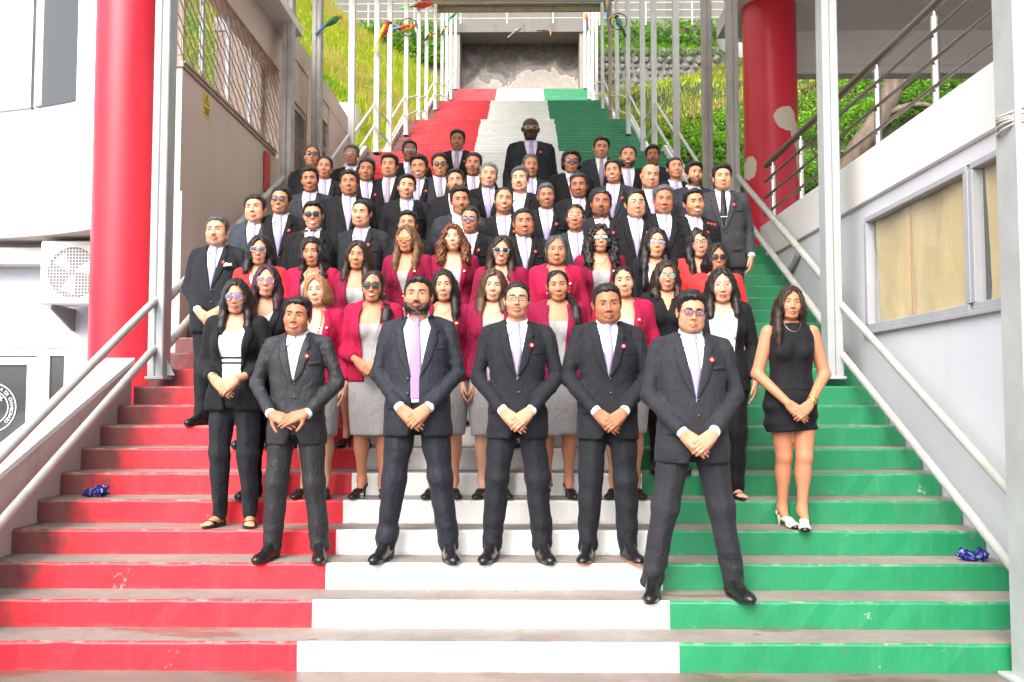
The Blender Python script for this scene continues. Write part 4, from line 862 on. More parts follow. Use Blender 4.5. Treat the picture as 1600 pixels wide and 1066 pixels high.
cloth('tie_lilac', (.34, .29, .47), rough=.4, var=.08, sheen=0, wr=.1); cloth('tie_mauve', (.3, .235, .31), rough=.45, var=.1, sheen=0, wr=.1); cloth('tie_black', (.008, .008, .009), rough=.4, wr=.1)
cloth('tie_violet', (.3, .2, .42), rough=.4, var=.08, sheen=0, wr=.1)
cloth('black_knit', (.009, .009, .011), wr=.5); cloth('white_knit', (.8, .8, .79), var=.04, sheen=0)
def striped_knit():
    n = N('striped_knit'); z = n.xyz()[2]; t = n.math('MAXIMUM', n.math('LESS_THAN', n.math('ABSOLUTE', n.math('SUBTRACT', z, 1.075)), .007), n.math('LESS_THAN', n.math('ABSOLUTE', n.math('SUBTRACT', z, 1.042)), .007))
    n.color(n.mix(t, (.8, .8, .79), (.01, .01, .01))); n.set(roughness=.7); n.bump(n.noise(9), .3, .02)
striped_knit()
def leather():
    n = N('shoe_leather'); n.color((.009, .009, .01)); n.set(roughness=.28); n.bump(n.noise(40), .2, .004)
    n = N('shoe_tan_sole'); n.color((.3, .12, .05)); n.set(roughness=.6)
    n = N('shoe_cream'); n.color((.72, .66, .56)); n.set(roughness=.4)
    n = N('metal_gold'); n.color((.8, .5, .15)); n.set(roughness=.25, metallic=1.0)
    n = N('button_dark'); n.color((.02, .02, .022)); n.set(roughness=.3)
    n = N('pin_red'); n.color((.6, .03, .02)); n.set(roughness=.35)
    n = N('pin_white'); n.color((.8, .78, .75)); n.set(roughness=.35)
    n = N('frame_black'); n.color((.01, .01, .01)); n.set(roughness=.3)
    n = N('frame_metal'); n.color((.5, .45, .4)); n.set(roughness=.25, metallic=1.0)
    n = N('frame_tortoise'); n.color((.1, .04, .02)); n.set(roughness=.3)
    for nm, c in (('lens_dark', (.008, .008, .01)), ('lens_smoke', (.05, .045, .06)), ('lens_orange', (.6, .1, .015)), ('lens_blue', (.16, .42, .62)), ('lens_violet', (.16, .12, .36)), ('lens_green', (.3, .52, .46))):
        n = N(nm); n.color(c); n.set(roughness=.07); n.b.inputs['Coat Weight'].default_value = .15
    n = N('lens_clear'); n.color((.9, .95, .97)); n.set(roughness=.03); n.b.inputs['Alpha'].default_value = .07
    for nm, c, a in (('lens_tint', (.06, .05, .09), .78), ('lens_bluetint', (.2, .36, .6), .5), ('lens_greentint', (.28, .6, .5), .42), ('lens_rose', (.22, .12, .2), .6)):
        n = N(nm); n.color(c); n.set(roughness=.04); n.b.inputs['Alpha'].default_value = a
leather()
SKINS = {'light': (.56, .285, .175), 'fair': (.6, .34, .23), 'tan': (.48, .22, .122), 'brown': (.39, .162, .085), 'deep': (.27, .105, .052), 'black': (.06, .027, .018)}
# ------------------------------------------------------------------ head
def ihl(Y, pts): return np.interp(Y, [p[0] for p in pts], [p[1] for p in pts]).astype(np.float32)
def inside(fl, P_):
    i = np.rint((np.asarray(P_)-fl.lo)/fl.h).astype(int); ok = ((i >= 0) & (i < fl.n)).all(1); i = np.clip(i, 0, fl.n-1)
    return np.where(ok, fl.V[i[:, 0], i[:, 1], i[:, 2]], 1.0)
def patch(fld, xs, zs, off):
    """grid of (x,z) laid on the front of the face -> verts, quads"""
    y = fld.front(xs, zs); y = np.where(np.isnan(y), -.06, y)-off
    V = np.stack([xs, y, zs], -1).reshape(-1, 3); a, b = xs.shape
    i = np.arange(a*b).reshape(a, b); Fq = np.stack([i[:-1, :-1], i[:-1, 1:], i[1:, 1:], i[1:, :-1]], -1).reshape(-1, 4)
    return V, Fq
class Parts:
    def __init__(s): s.V = []; s.F = []; s.C = []; s.M = []; s.n = 0
    def add(s, V, Fq, C, m=0):
        s.V.append(V); s.F.append(Fq+s.n); s.n += len(V); C = np.asarray(C, np.float32)
        s.C.append(np.broadcast_to(C, (len(V), 3))); s.M.append(np.full(len(Fq), m, np.int32))
    def mesh(s, name, mats):
        V = np.concatenate(s.V); me = mesh_from(name, V, np.concatenate(s.F), mats, True)
        me.polygons.foreach_set('material_index', np.concatenate(s.M))
        c = np.concatenate(s.C); at = me.color_attributes.new('Col', 'FLOAT_COLOR', 'POINT')
        at.data.foreach_set('color', np.concatenate([c, np.ones((len(c), 1), np.float32)], 1).astype(np.float32).ravel())
        return me
HL_M = [(-.13, .084), (-.085, .076), (-.066, .064), (-.052, .042), (-.038, .006), (-.022, -.018), (.0, -.016), (.016, .012), (.034, .004), (.048, -.035), (.075, -.066), (.13, -.07)]
def head_parts(P, spec, h):
    """adds a head + neck to P (head-local metres, face towards -y, eye level z=0); returns field and hair mesh data"""
    g = np.random.default_rng(spec['id']*13+5); fem = spec['g'] == 'w'; u = lambda a, b: g.uniform(a, b)
    fat = spec.get('fat', 0.0)
    wx = u(.97, 1.04)*(1+.07*fat)*(.955 if fem else 1); jw = (u(.95, 1.06) if not fem else u(.84, .92))*(1+.16*fat); chl = u(-.004, .006)*(0 if fem else 1); nw = u(.9, 1.2)*(.85 if fem else 1); nl = u(-.004, .005)
    f = Fld((-.108, -.142, -.19), (.108, .128, .128), h)
    f.ell((0, .014, .036), (.0745*wx, .095, .077), .01); f.ell((0, -.026, .004), (.064*wx, .068, .088), .03)
    f.ell((0, -.03, -.06), (.0495*jw*wx, .055, .05), .032); f.ell((0, -.066, -.098-chl), (.024*jw, .021, .0185), .022)
    for s in (-1, 1):
        f.ell((s*.042*wx, -.06, -.03), (.024, .022, .026), .035); f.cap((s*.047*jw*wx, .0, -.052), (s*.034*jw, -.05, -.09-chl*.7), .016, .014, .03)
        if fat > .3: f.ell((s*.042*jw, -.04, -.07), (.028, .03, .03), .02)
    f.cap((-.034, -.0795, .0175), (.034, -.0795, .0175), .0085 if not fem else .006, k=.025)
    for s in (-1, 1): f.cut_ell((s*.0325*wx, -.1025, -.0005), (.0195, .0155, .0115), .016)
    for s in (-1, 1): f.ell((s*.032*wx, -.0745, -.0005), (.0165, .0145, .0125), .006)
    f.cap((0, -.085, .006), (0, -.1055, -.034-nl), .0062*nw**.5, .0095*nw**.5, .014)
    for s in (-1, 1): f.ell((s*.0115*nw, -.0965, -.0385-nl), (.0078, .0105, .0068), .008)
    mz = -.071-chl*.5
    for s in (-1, 1):
        f.cap((s*.0195, -.0845, mz), (s*.004, -.0945, mz+.005), .0045, .006, .009); f.cap((s*.017, -.085, mz-.002), (0, -.0935, mz-.0085), .005, .0062 if not fem else .0062, .01)
    f.cut(lambda X, Y, Z: np.sqrt(((Z-mz)*2.2)**2+((Y+.1005+.9*X*X*-6)*1.0)**2+np.maximum(np.abs(X)-.02, 0)**2)-.0034, .004)
    nr = (.0525 if not fem else .045)*(1+.17*fat)
    f.cap((0, .018, -.055), (0, .034, -.215), nr, nr*1.1, .025)
    skull = f.copy()
    for s in (-1, 1):
        f.ell((s*.0765*wx, .014, -.008), (.0085, .0165, .03), .007); f.ell((s*.083*wx, .022, .004), (.006, .012, .019), .006); f.cut_ell((s*.0865*wx, .008, -.006), (.006, .008, .014), .005)
    V, Fq = f.mesh(); X, Y, Z = V.T
    base = np.array(SKINS[spec['skin']])*u(.93, 1.07)
    C = np.tile(base, (len(V), 1)); front = np.clip((-Y-.02)/.05, 0, 1)
    def blend(m, col, am=1.0):
        nonlocal C
        m = np.clip(m, 0, 1)[:, None]*am; C = C*(1-m)+np.array(col)*m
    dark = spec['skin'] == 'black'
    red = base*np.array([1.08, .82, .8])
    blend(np.exp(-(((np.abs(X)-.042)/.022)**2+((Z+.032)/.022)**2))*front, red, .3); blend(np.exp(-((X/.014)**2+((Z+.042)/.016)**2))*front, red, .3)
    blend(np.exp(-(((np.abs(X)-.032)/.02)**2+((Z+.002)/.012)**2))*front, base*np.array([.82, .76, .74]), .3)
    hc = {'hair_black': (.012, .01, .01), 'hair_grey': (.3, .29, .28), 'hair_salt': (.12, .115, .11)}.get(spec.get('hm', 'hair_black'), (.04, .025, .018))
    if not fem:
        st = spec.get('beard', .12)
        bm = np.clip((-.045-Z-.25*np.maximum(0, .06-np.abs(X)))/.012, 0, 1)*np.clip((Z+.125)/.02, 0, 1)*np.clip((.02-Y)/.02, 0, 1)
        bm = np.maximum(bm, np.clip(1-np.abs(Z-mz-.0135)/.008, 0, 1)*np.clip((.032-np.abs(X))/.008, 0, 1)*front)
        bm *= 1-np.clip(1-np.hypot(X/.024, (Z-mz)/.011), 0, .4)/.4*.8
        blend(bm, np.array(hc)*1.2+base*.12, min(st, .92))
    lipc = np.array(spec.get('lip', (base*np.array([.8, .55, .55])) if not fem else base*np.array([.85, .4, .42])))
    if dark: lipc = base*np.array([1.3, 1.0, 1.0])
    if not spec.get('bald'):
        hl = ihl(Y, HL_M); blend(np.clip((Z-hl-.006)/.01, 0, 1)*np.clip((Z+.1)/.02, 0, 1), np.array(hc), .9)
    HEAD = (V, Fq, C)
    # eyes
    if not spec.get('shades'):
        for s in (-1, 1):
            a, b = np.meshgrid(np.linspace(-1, 1, 15), np.linspace(-1, 1, 8), indexing='ij')
            opn = spec.get('eye', .0047); wv = .0148
            zz = np.where(b > 0, b*opn*1.0, b*opn*.72)*np.sqrt(np.clip(1-a*a*.96, 0, 1))+.0009*a*s
            xx = s*.0322*wx+a*wv; Vp, Fp = patch(f, xx, zz, .001+.32*h)
            rr = np.hypot(xx-s*.0322*wx-spec.get('gz', 0)*.003, (zz-.0006)); col = np.tile(np.array((.3, .26, .24))*(.8 if dark else 1), (xx.size, 1))
            col[(rr < .0068).ravel()] = (.03, .016, .01); col[(rr < .0028).ravel()] = (.004, .004, .004); col[(b > .72).ravel()] = (.02, .014, .012)
            if fem: col[(b < -.9).ravel()] = (.1, .05, .04)
            if s*1 > 0: pass
            P.add(Vp, Fp, col, 1)
    # brows
    bt = spec.get('brow', .0046 if not fem else .003); bc = np.array(hc)*.8 if spec.get('hm') not in ('hair_blond', 'hair_light_brown', 'hair_curly_red', 'hair_grey') else np.array((.1, .05, .03))
    for s in (-1, 1):
        a, b = np.meshgrid(np.linspace(0, 1, 9), np.linspace(-1, 1, 4), indexing='ij')
        xx = s*(.0125+a*.036)*wx; zz = .0165+.0062*np.sin(a*2.5+.15)+b*bt*(1-.65*a**2)
        Vp, Fp = patch(f, xx, zz, .001+.34*h); P.add(Vp, Fp, bc, 0)
    # nostrils
    for s in (-1, 1):
        a, b = np.meshgrid(np.linspace(-1, 1, 5), np.linspace(-1, 1, 4), indexing='ij'); xx = s*(.0062*nw)+a*.0034; zz = -.0442-nl+b*.0018*np.sqrt(np.clip(1.05-a*a, 0, 1)); Vp, Fp = patch(f, xx, zz, .001+.2*h); P.add(Vp, Fp, base*np.array([.16, .1, .1]), 0)
    # lips / teeth
    smile = spec.get('smile', .25 if not fem else .6)
    lw = .0235+.003*(smile > 0); a, b = np.meshgrid(np.linspace(-1, 1, 13), np.linspace(0, 1, 4), indexing='ij'); cu = .004*smile+.0012
    env = np.sqrt(np.clip(1-a*a, 0, 1)); bow = 1-.25*np.exp(-(a/.12)**2)
    op = .0066*spec.get('teeth', 0)
    xx = a*lw; zu = mz+cu*a*a*1.3+b*(.0062 if not fem else .0068)*env*bow+op*.25*env; Vp, Fp = patch(f, xx, zu, .001+.22*h); P.add(Vp, Fp, lipc, 0)
    zl = mz+cu*a*a*1.3-b*(.0072 if not fem else .0082)*env-op*.75*env; Vp, Fp = patch(f, xx, zl, .001+.22*h); P.add(Vp, Fp, lipc*1.06, 0)
    if op:
        zt = mz+cu*a*a*1.3+op*.25*env-b*op*env; Vp, Fp = patch(f, xx, zt, .001+.24*h); P.add(Vp, Fp, (.6, .56, .51), 1)
    else:
        zt = mz+cu*a*a*1.3+(b-.5)*.0016*env; Vp, Fp = patch(f, xx, zt, .001+.32*h); P.add(Vp, Fp, lipc*.35, 0)
    # moustache / beard volumes
    if spec.get('mus'):
        a, b = np.meshgrid(np.linspace(-1, 1, 15), np.linspace(-1, 1, 5), indexing='ij'); ht = .0045*spec['mus']
        zz = mz+.0135-.007*a*a+b*ht*np.sqrt(np.clip(1.02-a*a, 0, 1)); off = .0025+.002*(1-b*b)*(1-a*a)
        Vp, Fp = patch(f, a*.031, zz, off); P.add(Vp, Fp, np.array(spec.get('mc', hc)), 2)
    hairs = []
    if spec.get('fullbeard') or spec.get('goatee'):
        q = Fld((-.1, -.14, -.15), (.1, .05, .02), max(h, .004)); X, Y, Z = q.grid()[1:]
        sl = [slice(int(round((q.lo[i]-f.lo[i])/f.h)), None) for i in range(3)]
        pts = np.stack(np.meshgrid(*q.ax, indexing='ij'), -1).reshape(-1, 3)
        ii = np.clip(np.rint((pts-f.lo)/f.h).astype(int), 0, f.n-1); hv = skull.V[ii[:, 0], ii[:, 1], ii[:, 2]].reshape(q.n)
        th = .005 if spec.get('fullbeard') else .0045
        top = np.where(np.abs(X) < .03, mz-.013, np.interp(np.abs(X), [.03, .05, .065], [mz-.004, -.062, -.04])).astype(np.float32)
        if spec.get('goatee'): lim = np.maximum(np.abs(X)-.023, Z-(mz-.014))
        else: lim = np.maximum(Z-top, Y-.012)
        lim = np.maximum(lim, -.118-chl-Z)
        q.V = np.maximum(hv-th*np.clip(-lim/.03, .1, 1), lim).astype(np.float32); q.disp(wob(spec['id'], 6, 420, .0012))
        if (q.V < 0).any(): hairs.append(q.mesh())
    # hair
    st = spec.get('hair', 'short'); hv = None
    if not spec.get('bald') or st != 'short':
        hh = (.0085 if h > .005 else .007) if fem else (.0075 if h > .005 else .006); long_ = st in ('long', 'wavy', 'curly', 'curlylong', 'bob', 'pony', 'sideswept')
        q = Fld((-.16, -.17, -.46) if long_ else (-.115, -.135, -.14), (.16, .17, .165) if long_ else (.115, .15, .165), hh)
        pts = np.stack(np.meshgrid(*q.ax, indexing='ij'), -1).reshape(-1, 3)
        fi = (pts-f.lo)/f.h; ii = np.clip(np.rint(fi).astype(int), 0, f.n-1); out = np.linalg.norm((fi-ii)*f.h, axis=1)
        hd = (skull.V[ii[:, 0], ii[:, 1], ii[:, 2]]+out).reshape(q.n); _, X, Y, Z = q.grid()
        rec = spec.get('rec', 0.0)
        if not fem:
            tt = spec.get('ht', .02)
            hl = [(y, z+(rec if y < -.04 else 0)) for y, z in HL_M]
            th_edge = 1.0; hlz = ihl(Y+rec*.6*np.exp(-((np.abs(X)-.045)/.018)**2), hl)+.004*np.sin(X*160+spec['id'])+.01*(np.abs(X)/.06)**2*(Y < -.05)
            th = np.interp(Z, [-.08, .0, .05, .1], [.002, .0045, tt*.6, tt]).astype(np.float32)
            th = th+spec.get('quiff', .0)*np.clip((-.02-Y)/.06, 0, 1)*np.clip((Z-.05)/.03, 0, 1)
            if rec > .03: th = np.where(Z > .06, th*.25, th)
            if spec.get('bald'): th = np.where(Z > .045+.0*Y, -.01, th)
            q.V = np.maximum(hd-th*np.clip((Z-hlz)/.016+.12, .12, 1), (hlz-Z)*.8).astype(np.float32); am = .0022*spec.get('mess', 1)
            q.disp(wob(spec['id'], 7, (330, 160, 160), am*.55)); q.disp(wob(spec['id']+9, 5, 55, am*.9))
            if spec.get('wild'): 
                for s in (-1, 1):
                    for j in range(9): a = u(-.4, 2.2); q.ell((s*.086*math.cos(a*.4), .0+.06*math.sin(a), u(-.05, .07)), (u(.014, .024),)*3, .012)
                for j in range(8): q.ell((u(-.05, .05), u(-.04, .06), .112), (u(.018, .028), .022, .016), .015)
        else:
            tt = {'pony': .009, 'bun': .009}.get(st, .019); pz = .088 if st not in ('fringe',) else .05
            th = np.interp(Z, [-.1, .0, .1], [tt*.8, tt, tt*1.15]).astype(np.float32)+0*X
            face = np.sqrt((X/(.059 if st not in ('pony', 'bun') else .066))**2+((Z+.02)/(.096))**2+np.clip(Y+.01, 0, 1)**2*400)-1
            q.V = np.maximum(hd-th, -face*.05*np.where(Y < .0, 1, -8)-0*Z).astype(np.float32)
            q.V = np.maximum(q.V, -.085-Z).astype(np.float32)
            px = spec.get('part', .0)   # parting line
            q.disp(lambda X, Y, Z: .007*np.exp(-((X-px)/.006)**2)*np.clip((Z-.05)/.03, 0, 1)*(Y < .03))
            L = spec.get('len', .25); kk = .034; rr = g
            if st in ('long', 'wavy', 'curly', 'bob', 'sideswept', 'curlylong'):
                for s in (-1, 1):
                    if st == 'sideswept' and s != spec.get('side', 1): fw = False
                    else: fw = spec.get('fwd', True)
                    if isinstance(fw, int) and not isinstance(fw, bool): fw = (fw == s)
                    wid = 1.0+.25*(st in ('curly', 'curlylong'))
                    for j in range(9):
                        a = j/8.0      # 0 = front lock, 1 = back lock
                        x0, y0 = s*(.07+.012*math.sin(a*3))*wx, -.035+a*.115; x1, y1 = s*(.083+.008*rr.uniform(-1, 1))*wid, -.03+a*.12
                        Lj = L*rr.uniform(.86, 1.06)
                        if fw: x2, y2 = s*(.085+.02*a*rr.uniform(.3, 1))*wid, -.085+a*.17
                        else: x2, y2 = s*(.085-.03*a), .06+a*.05
                        zt = .02; pts_ = [(x0, y0, zt), (x1, y1, -.06)]
                        if Lj > .12: pts_ += [((x1+x2)/2, (y1+y2)/2, -.14), (x2, y2, -min(Lj, .21))]
                        if Lj > .24: pts_ += [(x2*.98, y2-.014 if fw else y2, -Lj)]
                        q.chain(pts_, [.014, .017*wid, .018*wid, .017*wid, .010][:len(pts_)], kk)
                q.chain([(0, .085, .02), (0, .10, -.08), (0, .11, -min(L, .3))], [.05, .06, .05], .03)
            if st == 'pony':
                s = spec.get('side', 1); q.ell((0, .1, .0), (.03, .025, .03), .02)
                q.chain([(0, .105, -.01), (s*.045, .1, -.07), (s*.08, .06, -.12), (s*.1, .0, -.155), (s*.112, -.06, -.19), (s*.113, -.09, -.25), (s*.108, -.1, -.33)], [.024, .03, .032, .032, .032, .028, .012], .035)
            if st == 'bun': q.ell((0, .112, .03), (.034, .03, .034), .012)
            if st in ('long', 'sideswept', 'wavy', 'bob', 'curly', 'curlylong'):
                fc = np.sqrt((X/.0555)**2+((Z+.024)/.100)**2)-1; q.V = np.where(Y < -.03, np.maximum(q.V, -fc*.05), q.V).astype(np.float32)
                q.V = np.maximum(q.V, -(hd+.012)*np.where(Z < -.1, 1, 0)-1*np.where(Z < -.1, 0, 1)).astype(np.float32)
            if st in ('curly', 'curlylong'): q.disp(wob(spec['id'], 9, 190, .009)); q.disp(wob(spec['id']+3, 8, 420, .004))
            elif st == 'wavy': q.disp(wob(spec['id'], 7, (90, 90, 60), .006)); q.disp(wob(spec['id']+2, 8, (330, 330, 30), .0014))
            else: q.disp(wob(spec['id'], 9, (330, 330, 14), .0012)); q.disp(wob(spec['id']+1, 5, (90, 90, 9), .003))
        if (q.V < 0).any():
            hv = q.mesh(); ct = hv[0][hv[1]].mean(1); hv = (hv[0], hv[1][~(inside(skull, ct) < -.011)])     # drop what lies buried in the head
            used, inv = np.unique(hv[1], return_inverse=True); hv = strands((hv[0][used], inv.reshape(hv[1].shape).astype(np.int32)), spec['id'], fem, 600 if fem else 360)
        if False: hv = strands(q.mesh(), spec['id'], fem, 700 if fem else 420)
    V, Fq, C = HEAD
    if hv is not None and not spec.get('bald') and spec.get('rec', 0) < .025:     # scalp well under the hair is never seen
        hid = inside(q, V) < -.012; Fq = Fq[~hid[Fq].all(1)]; used, inv = np.unique(Fq, return_inverse=True); V, C, Fq = V[used], C[used], inv.reshape(Fq.shape).astype(np.int32)
    P.add(V, Fq, C, 0)
    return f, hv, hairs, wx
# ------------------------------------------------------------------ hands
def nrm(v): v = np.array(v, float); return v/np.linalg.norm(v)
def strands(hv, seed, fem, n):
    """loose single hairs standing off the hair mass, so that its outline is not a hard edge"""
    V, Q = hv; g = np.random.default_rng(seed); q = Q[g.integers(0, len(Q), n)]; a, b, c, d = (V[q[:, i]].astype(float) for i in range(4)); nm = np.cross(c-a, d-b); nm /= np.linalg.norm(nm, axis=1)[:, None]+1e-9
    p = (a+b+c+d)/4; keep = (nm[:, 2] > -.6) & ~((p[:, 1] < -.055) & (np.abs(p[:, 0]) < .058) & (p[:, 2] < .1) & fem) & (np.linalg.norm(p*np.array([1, 1, .6]), axis=1) > .07); p, nm = p[keep], nm[keep]; n = len(p)
    rnd = g.normal(size=(n, 3))
    if fem: fl = np.array([0, 0, -1.])+rnd*.13+nm*.06; L = g.uniform(.04, .11, n)
    else: fl = np.stack([p[:, 0]*6, -p[:, 1]*2-.2, 0*p[:, 0]+.1], 1)+rnd*.4+nm*.2; L = g.uniform(.012, .024, n)
    t = fl-nm*(np.sum(fl*nm, 1)-(.02 if fem else .13))[:, None]; t /= np.linalg.norm(t, axis=1)[:, None]; s = np.cross(t, nm); w = .0011 if fem else .0013; rows = []
    for k in range(4):
        u = k/3; o = p+t*(L*u)[:, None]+nm*((.0015+.004*u) if fem else .001+.004*u*(1-u))+np.array([0, 0, -1.])*(L*u*u*(.25 if fem else .12))[:, None]; ww = w*(1-.75*u); rows += [o-s*ww, o+s*ww]
    W = np.stack(rows, 1).reshape(-1, 3); k = np.arange(n)[:, None]*8
    return cat([(V, Q), (W, np.concatenate([k+np.array([[2*j, 2*j+1, 2*j+3, 2*j+2]]) for j in range(3)]))])
def hand(f, wrist, fdir, back, side, curl=(.5, .6, .4), sc=1.0, spread=.06, thumb=(.5, .35), k=.0018):
    """wrist point, finger direction, back-of-hand normal; side=+1: thumb on +cross(fdir,back) side"""
    w = np.array(wrist, float); d = nrm(fdir); b = np.array(back, float); b = nrm(b-d*(b@d)); l = np.cross(d, b)*side
    pal = .088*sc; L = [.042, .047, .044, .034]; L2 = [.026, .03, .028, .021]; L3 = [.021, .023, .022, .018]
    for j in range(4):
        o = (1.5-j)*.0195*sc; base = w+d*(pal*(1-.02*abs(j-1)-.05*(j == 3)))+l*o; st = w+l*(o*.55)+d*.005
        f.cap(st, base, .0165*sc, .0125*sc, .012)
        ang = 0; p = base; dd = d+l*(1.5-j)*spread*.5; dd = nrm(dd)
        for n_, (ln, c, r1, r2) in enumerate(((L[j], curl[0], .0098, .0088), (L2[j], curl[1], .0088, .0078), (L3[j], curl[2], .0078, .0066))):
            ang += c*(1+.08*(j-1)); v = dd*math.cos(ang)-b*math.sin(ang); q = p+v*ln*sc
            f.cap(p, q, r1*sc, r2*sc, k); p = q
    t0 = w+d*.022*sc+l*.022*sc-b*.004; td = nrm(d*math.cos(thumb[0]*1.3)+l*math.sin(thumb[0]*1.3)-b*.25); t1 = t0+td*.042*sc
    td2 = nrm(td*1.0+d*thumb[1]*1.2-b*.15); t2 = t1+td2*.032*sc; td3 = nrm(td2+d*.3); t3 = t2+td3*.024*sc
    f.cap(t0, t1, .0165*sc, .0115*sc, .012); f.cap(t1, t2, .0108*sc, .0095*sc, k); f.cap(t2, t3, .0095*sc, .0075*sc, k)
    return f
# ------------------------------------------------------------------ skeletons, all in metres for a nominal height
def skel(sex, pose, stance=.12, fwd=(0, 0)):
    if sex == 'm': S = (.168, .015, 1.378); H = 1.70
    else: S = (.148, .012, 1.305); H = 1.60
    hip = .088 if sex == 'm' else .082; s_ = H/1.70; J = {'H': H, 'S': S}
    for s in (-1, 1):
        if pose == 'down': e, w = (s*(S[0]+.062), .035, 1.095*s_), (s*(S[0]+.072), -.045, .855*s_)
        elif pose == 'clasp': e, w = (s*(S[0]+.082), -.005, 1.12*s_), (s*.092, -.205, .945*s_)
        elif pose == 'clasplow': e, w = (s*(S[0]+.075), .0, 1.105*s_), (s*.082, -.185, .905*s_)
        elif pose == 'steeple': e, w = (s*(S[0]+.098), .005, 1.125*s_), (s*.112, -.205, .935*s_)
        elif pose == 'waist': e, w = (s*(S[0]+.06), .02, 1.08*s_), (s*.075, -.195, 1.0*s_)
        elif pose == 'dress': e, w = (s*(S[0]+.075), .01, 1.07*s_), (s*.07, -.165, .865*s_)
        J[s] = dict(e=e, w=w, hip=(s*hip, .01, .9*s_), knee=(s*(hip+(stance-hip)*.5), -.012+fwd[0 if s < 0 else 1]*.5, .49*s_), ank=(s*stance, .03+fwd[0 if s < 0 else 1], .09*s_))
    return J
def add_hands(P, J, pose, skin, sc, h=.0045):
    jw = {s: np.array(J[s]['w']) for s in (-1, 1)}; col = np.array(SKINS[skin])*np.array([1.0, .95, .93])
    lo = np.minimum(jw[-1], jw[1])-.24; hi = np.maximum(jw[-1], jw[1])+.12
    def fore(f, s, r=.026):
        e, w = np.array(J[s]['e']), jw[s]; f.cap(e+(w-e)*.55, w, r*1.25*sc, r*.95*sc, .01)
    if pose == 'down':
        for s in (-1, 1):
            f = Fld(jw[s]-np.array([.1, .12, .25]), jw[s]+np.array([.1, .12, .16]), h); fore(f, s); hand(f, jw[s], (s*-.05, -.12, -1), (s*1, -.25, 0), s, (.3, .35, .25), sc, .05, (.35, .6))
            V, Q = f.mesh(); P.add(V, Q, col)
        return
    f1 = Fld(lo, hi, h); f2 = Fld(lo, hi, h)
    a, b = jw[-1], jw[1]
    if pose in ('clasp', 'clasplow', 'waist', 'dress'):
        # viewer-right hand lies over the other one
        fore(f1, -1); hand(f1, a, (.75, -.22, -.62), (-.12, -.95, .2), 1, (.15, .35, .3), sc, .03, (.25, .7))
        fore(f2, 1); hand(f2, b+np.array([-.004, -.018, 0]), (-.74, -.3, -.6), (.15, -.95, .25), -1, (.42, .75, .5), sc, .03, (.3, .5))
    elif pose == 'steeple':
        fore(f1, -1); hand(f1, a, (.9, -.25, -.35), (-.2, -.8, .55), 1, (.12, .2, .15), sc, .05, (.75, .5))
        fore(f2, 1); hand(f2, b+np.array([0, -.012, .006]), (-.9, -.28, -.33), (.2, -.8, .55), -1, (.12, .2, .15), sc, .05, (.75, .5))
    for f in (f1, f2):
        V, Q = f.mesh(); P.add(V, Q, col)
# ------------------------------------------------------------------ garments
def torso_m(g=1.0, belly=0.0):
    return [(.70, .198*g, .135*g, .012), (.80, .196*g, .138*g+.3*belly, .008-.5*belly), (.95, .186*g, .128*g+belly, .006-.8*belly), (1.08, .176*g, .122*g+belly, .004-.8*belly), (1.2, .185*g, .126*g+.4*belly, .004-.3*belly), (1.30, .186*(g*.6+.4), .122*g, .008), (1.37, .155*(g*.5+.5), .103, .014), (1.415, .12, .085, .02), (1.45, .075, .068, .024)]
def strip(F0, inner, outer, off, n=28, m=6, thick=.004):
    """sheet between two poly-lines (x,z) laid on the front of field F0, its free edge closed down to the cloth"""
    t = np.linspace(0, 1, n); ip = np.array(inner); op = np.array(outer)
    def rs(p):
        d = np.r_[0, np.cumsum(np.linalg.norm(np.diff(p, axis=0), axis=1))]; d /= d[-1]; return np.stack([np.interp(t, d, p[:, 0]), np.interp(t, d, p[:, 1])], 1)
    a, b = rs(ip), rs(op); w = np.linspace(0, 1, m); G = a[:, None]*(1-w)[None, :, None]+b[:, None]*w[None, :, None]
    y = F0.front(G[..., 0], G[..., 1]); 
    for i in range(n):
        bad = np.isnan(y[i])
        if bad.any(): y[i][bad] = np.nanmean(y[i]) if not bad.all() else np.nan
    good = ~np.isnan(y[:, 0]); 
    for i in range(n):
        if not good[i]: y[i] = y[np.where(good)[0][np.argmin(np.abs(np.where(good)[0]-i))]]
    yo = y-off-thick*np.sin(np.clip(w, 0, 1)*2.4)[None]
    V = np.stack([G[..., 0], yo, G[..., 1]], -1)
    ve = np.stack([G[:, -1, 0], y[:, -1]+.006, G[:, -1, 1]], -1); vi = np.stack([G[:, 0, 0], y[:, 0]+.008, G[:, 0, 1]], -1)
    V = np.concatenate([vi[:, None], V, ve[:, None]], 1); mm = m+2
    i = np.arange(n*mm).reshape(n, mm); Fq = np.stack([i[:-1, :-1], i[:-1, 1:], i[1:, 1:], i[1:, :-1]], -1).reshape(-1, 4)
    return V.reshape(-1, 3), Fq
def cat(items):
    V = []; Q = []; n = 0
    for v, q in items: V.append(v); Q.append(np.asarray(q)+n); n += len(v)
    return np.concatenate(V), np.concatenate(Q)
def tube_np(pts, r, n=8):
    m = MB(); m.tube(pts, r, n, cap=False); return np.array(m.V), np.array(m.F)
def disc_np(c, r, t=.003, n=14):
    a = np.linspace(0, 2*np.pi, n, endpoint=False); V = [(c[0]+r*math.cos(q), c[1], c[2]+r*math.sin(q)) for q in a]+[(c[0]+r*.8*math.cos(q), c[1]-t, c[2]+r*.8*math.sin(q)) for q in a]+[(c[0], c[1]-t*1.1, c[2])]*n
    i = np.arange(n); j = (i+1) % n
    return np.array(V), np.concatenate([np.stack([i, j, n+j, n+i], 1), np.stack([n+i, n+j, 2*n+j, 2*n+i], 1)])
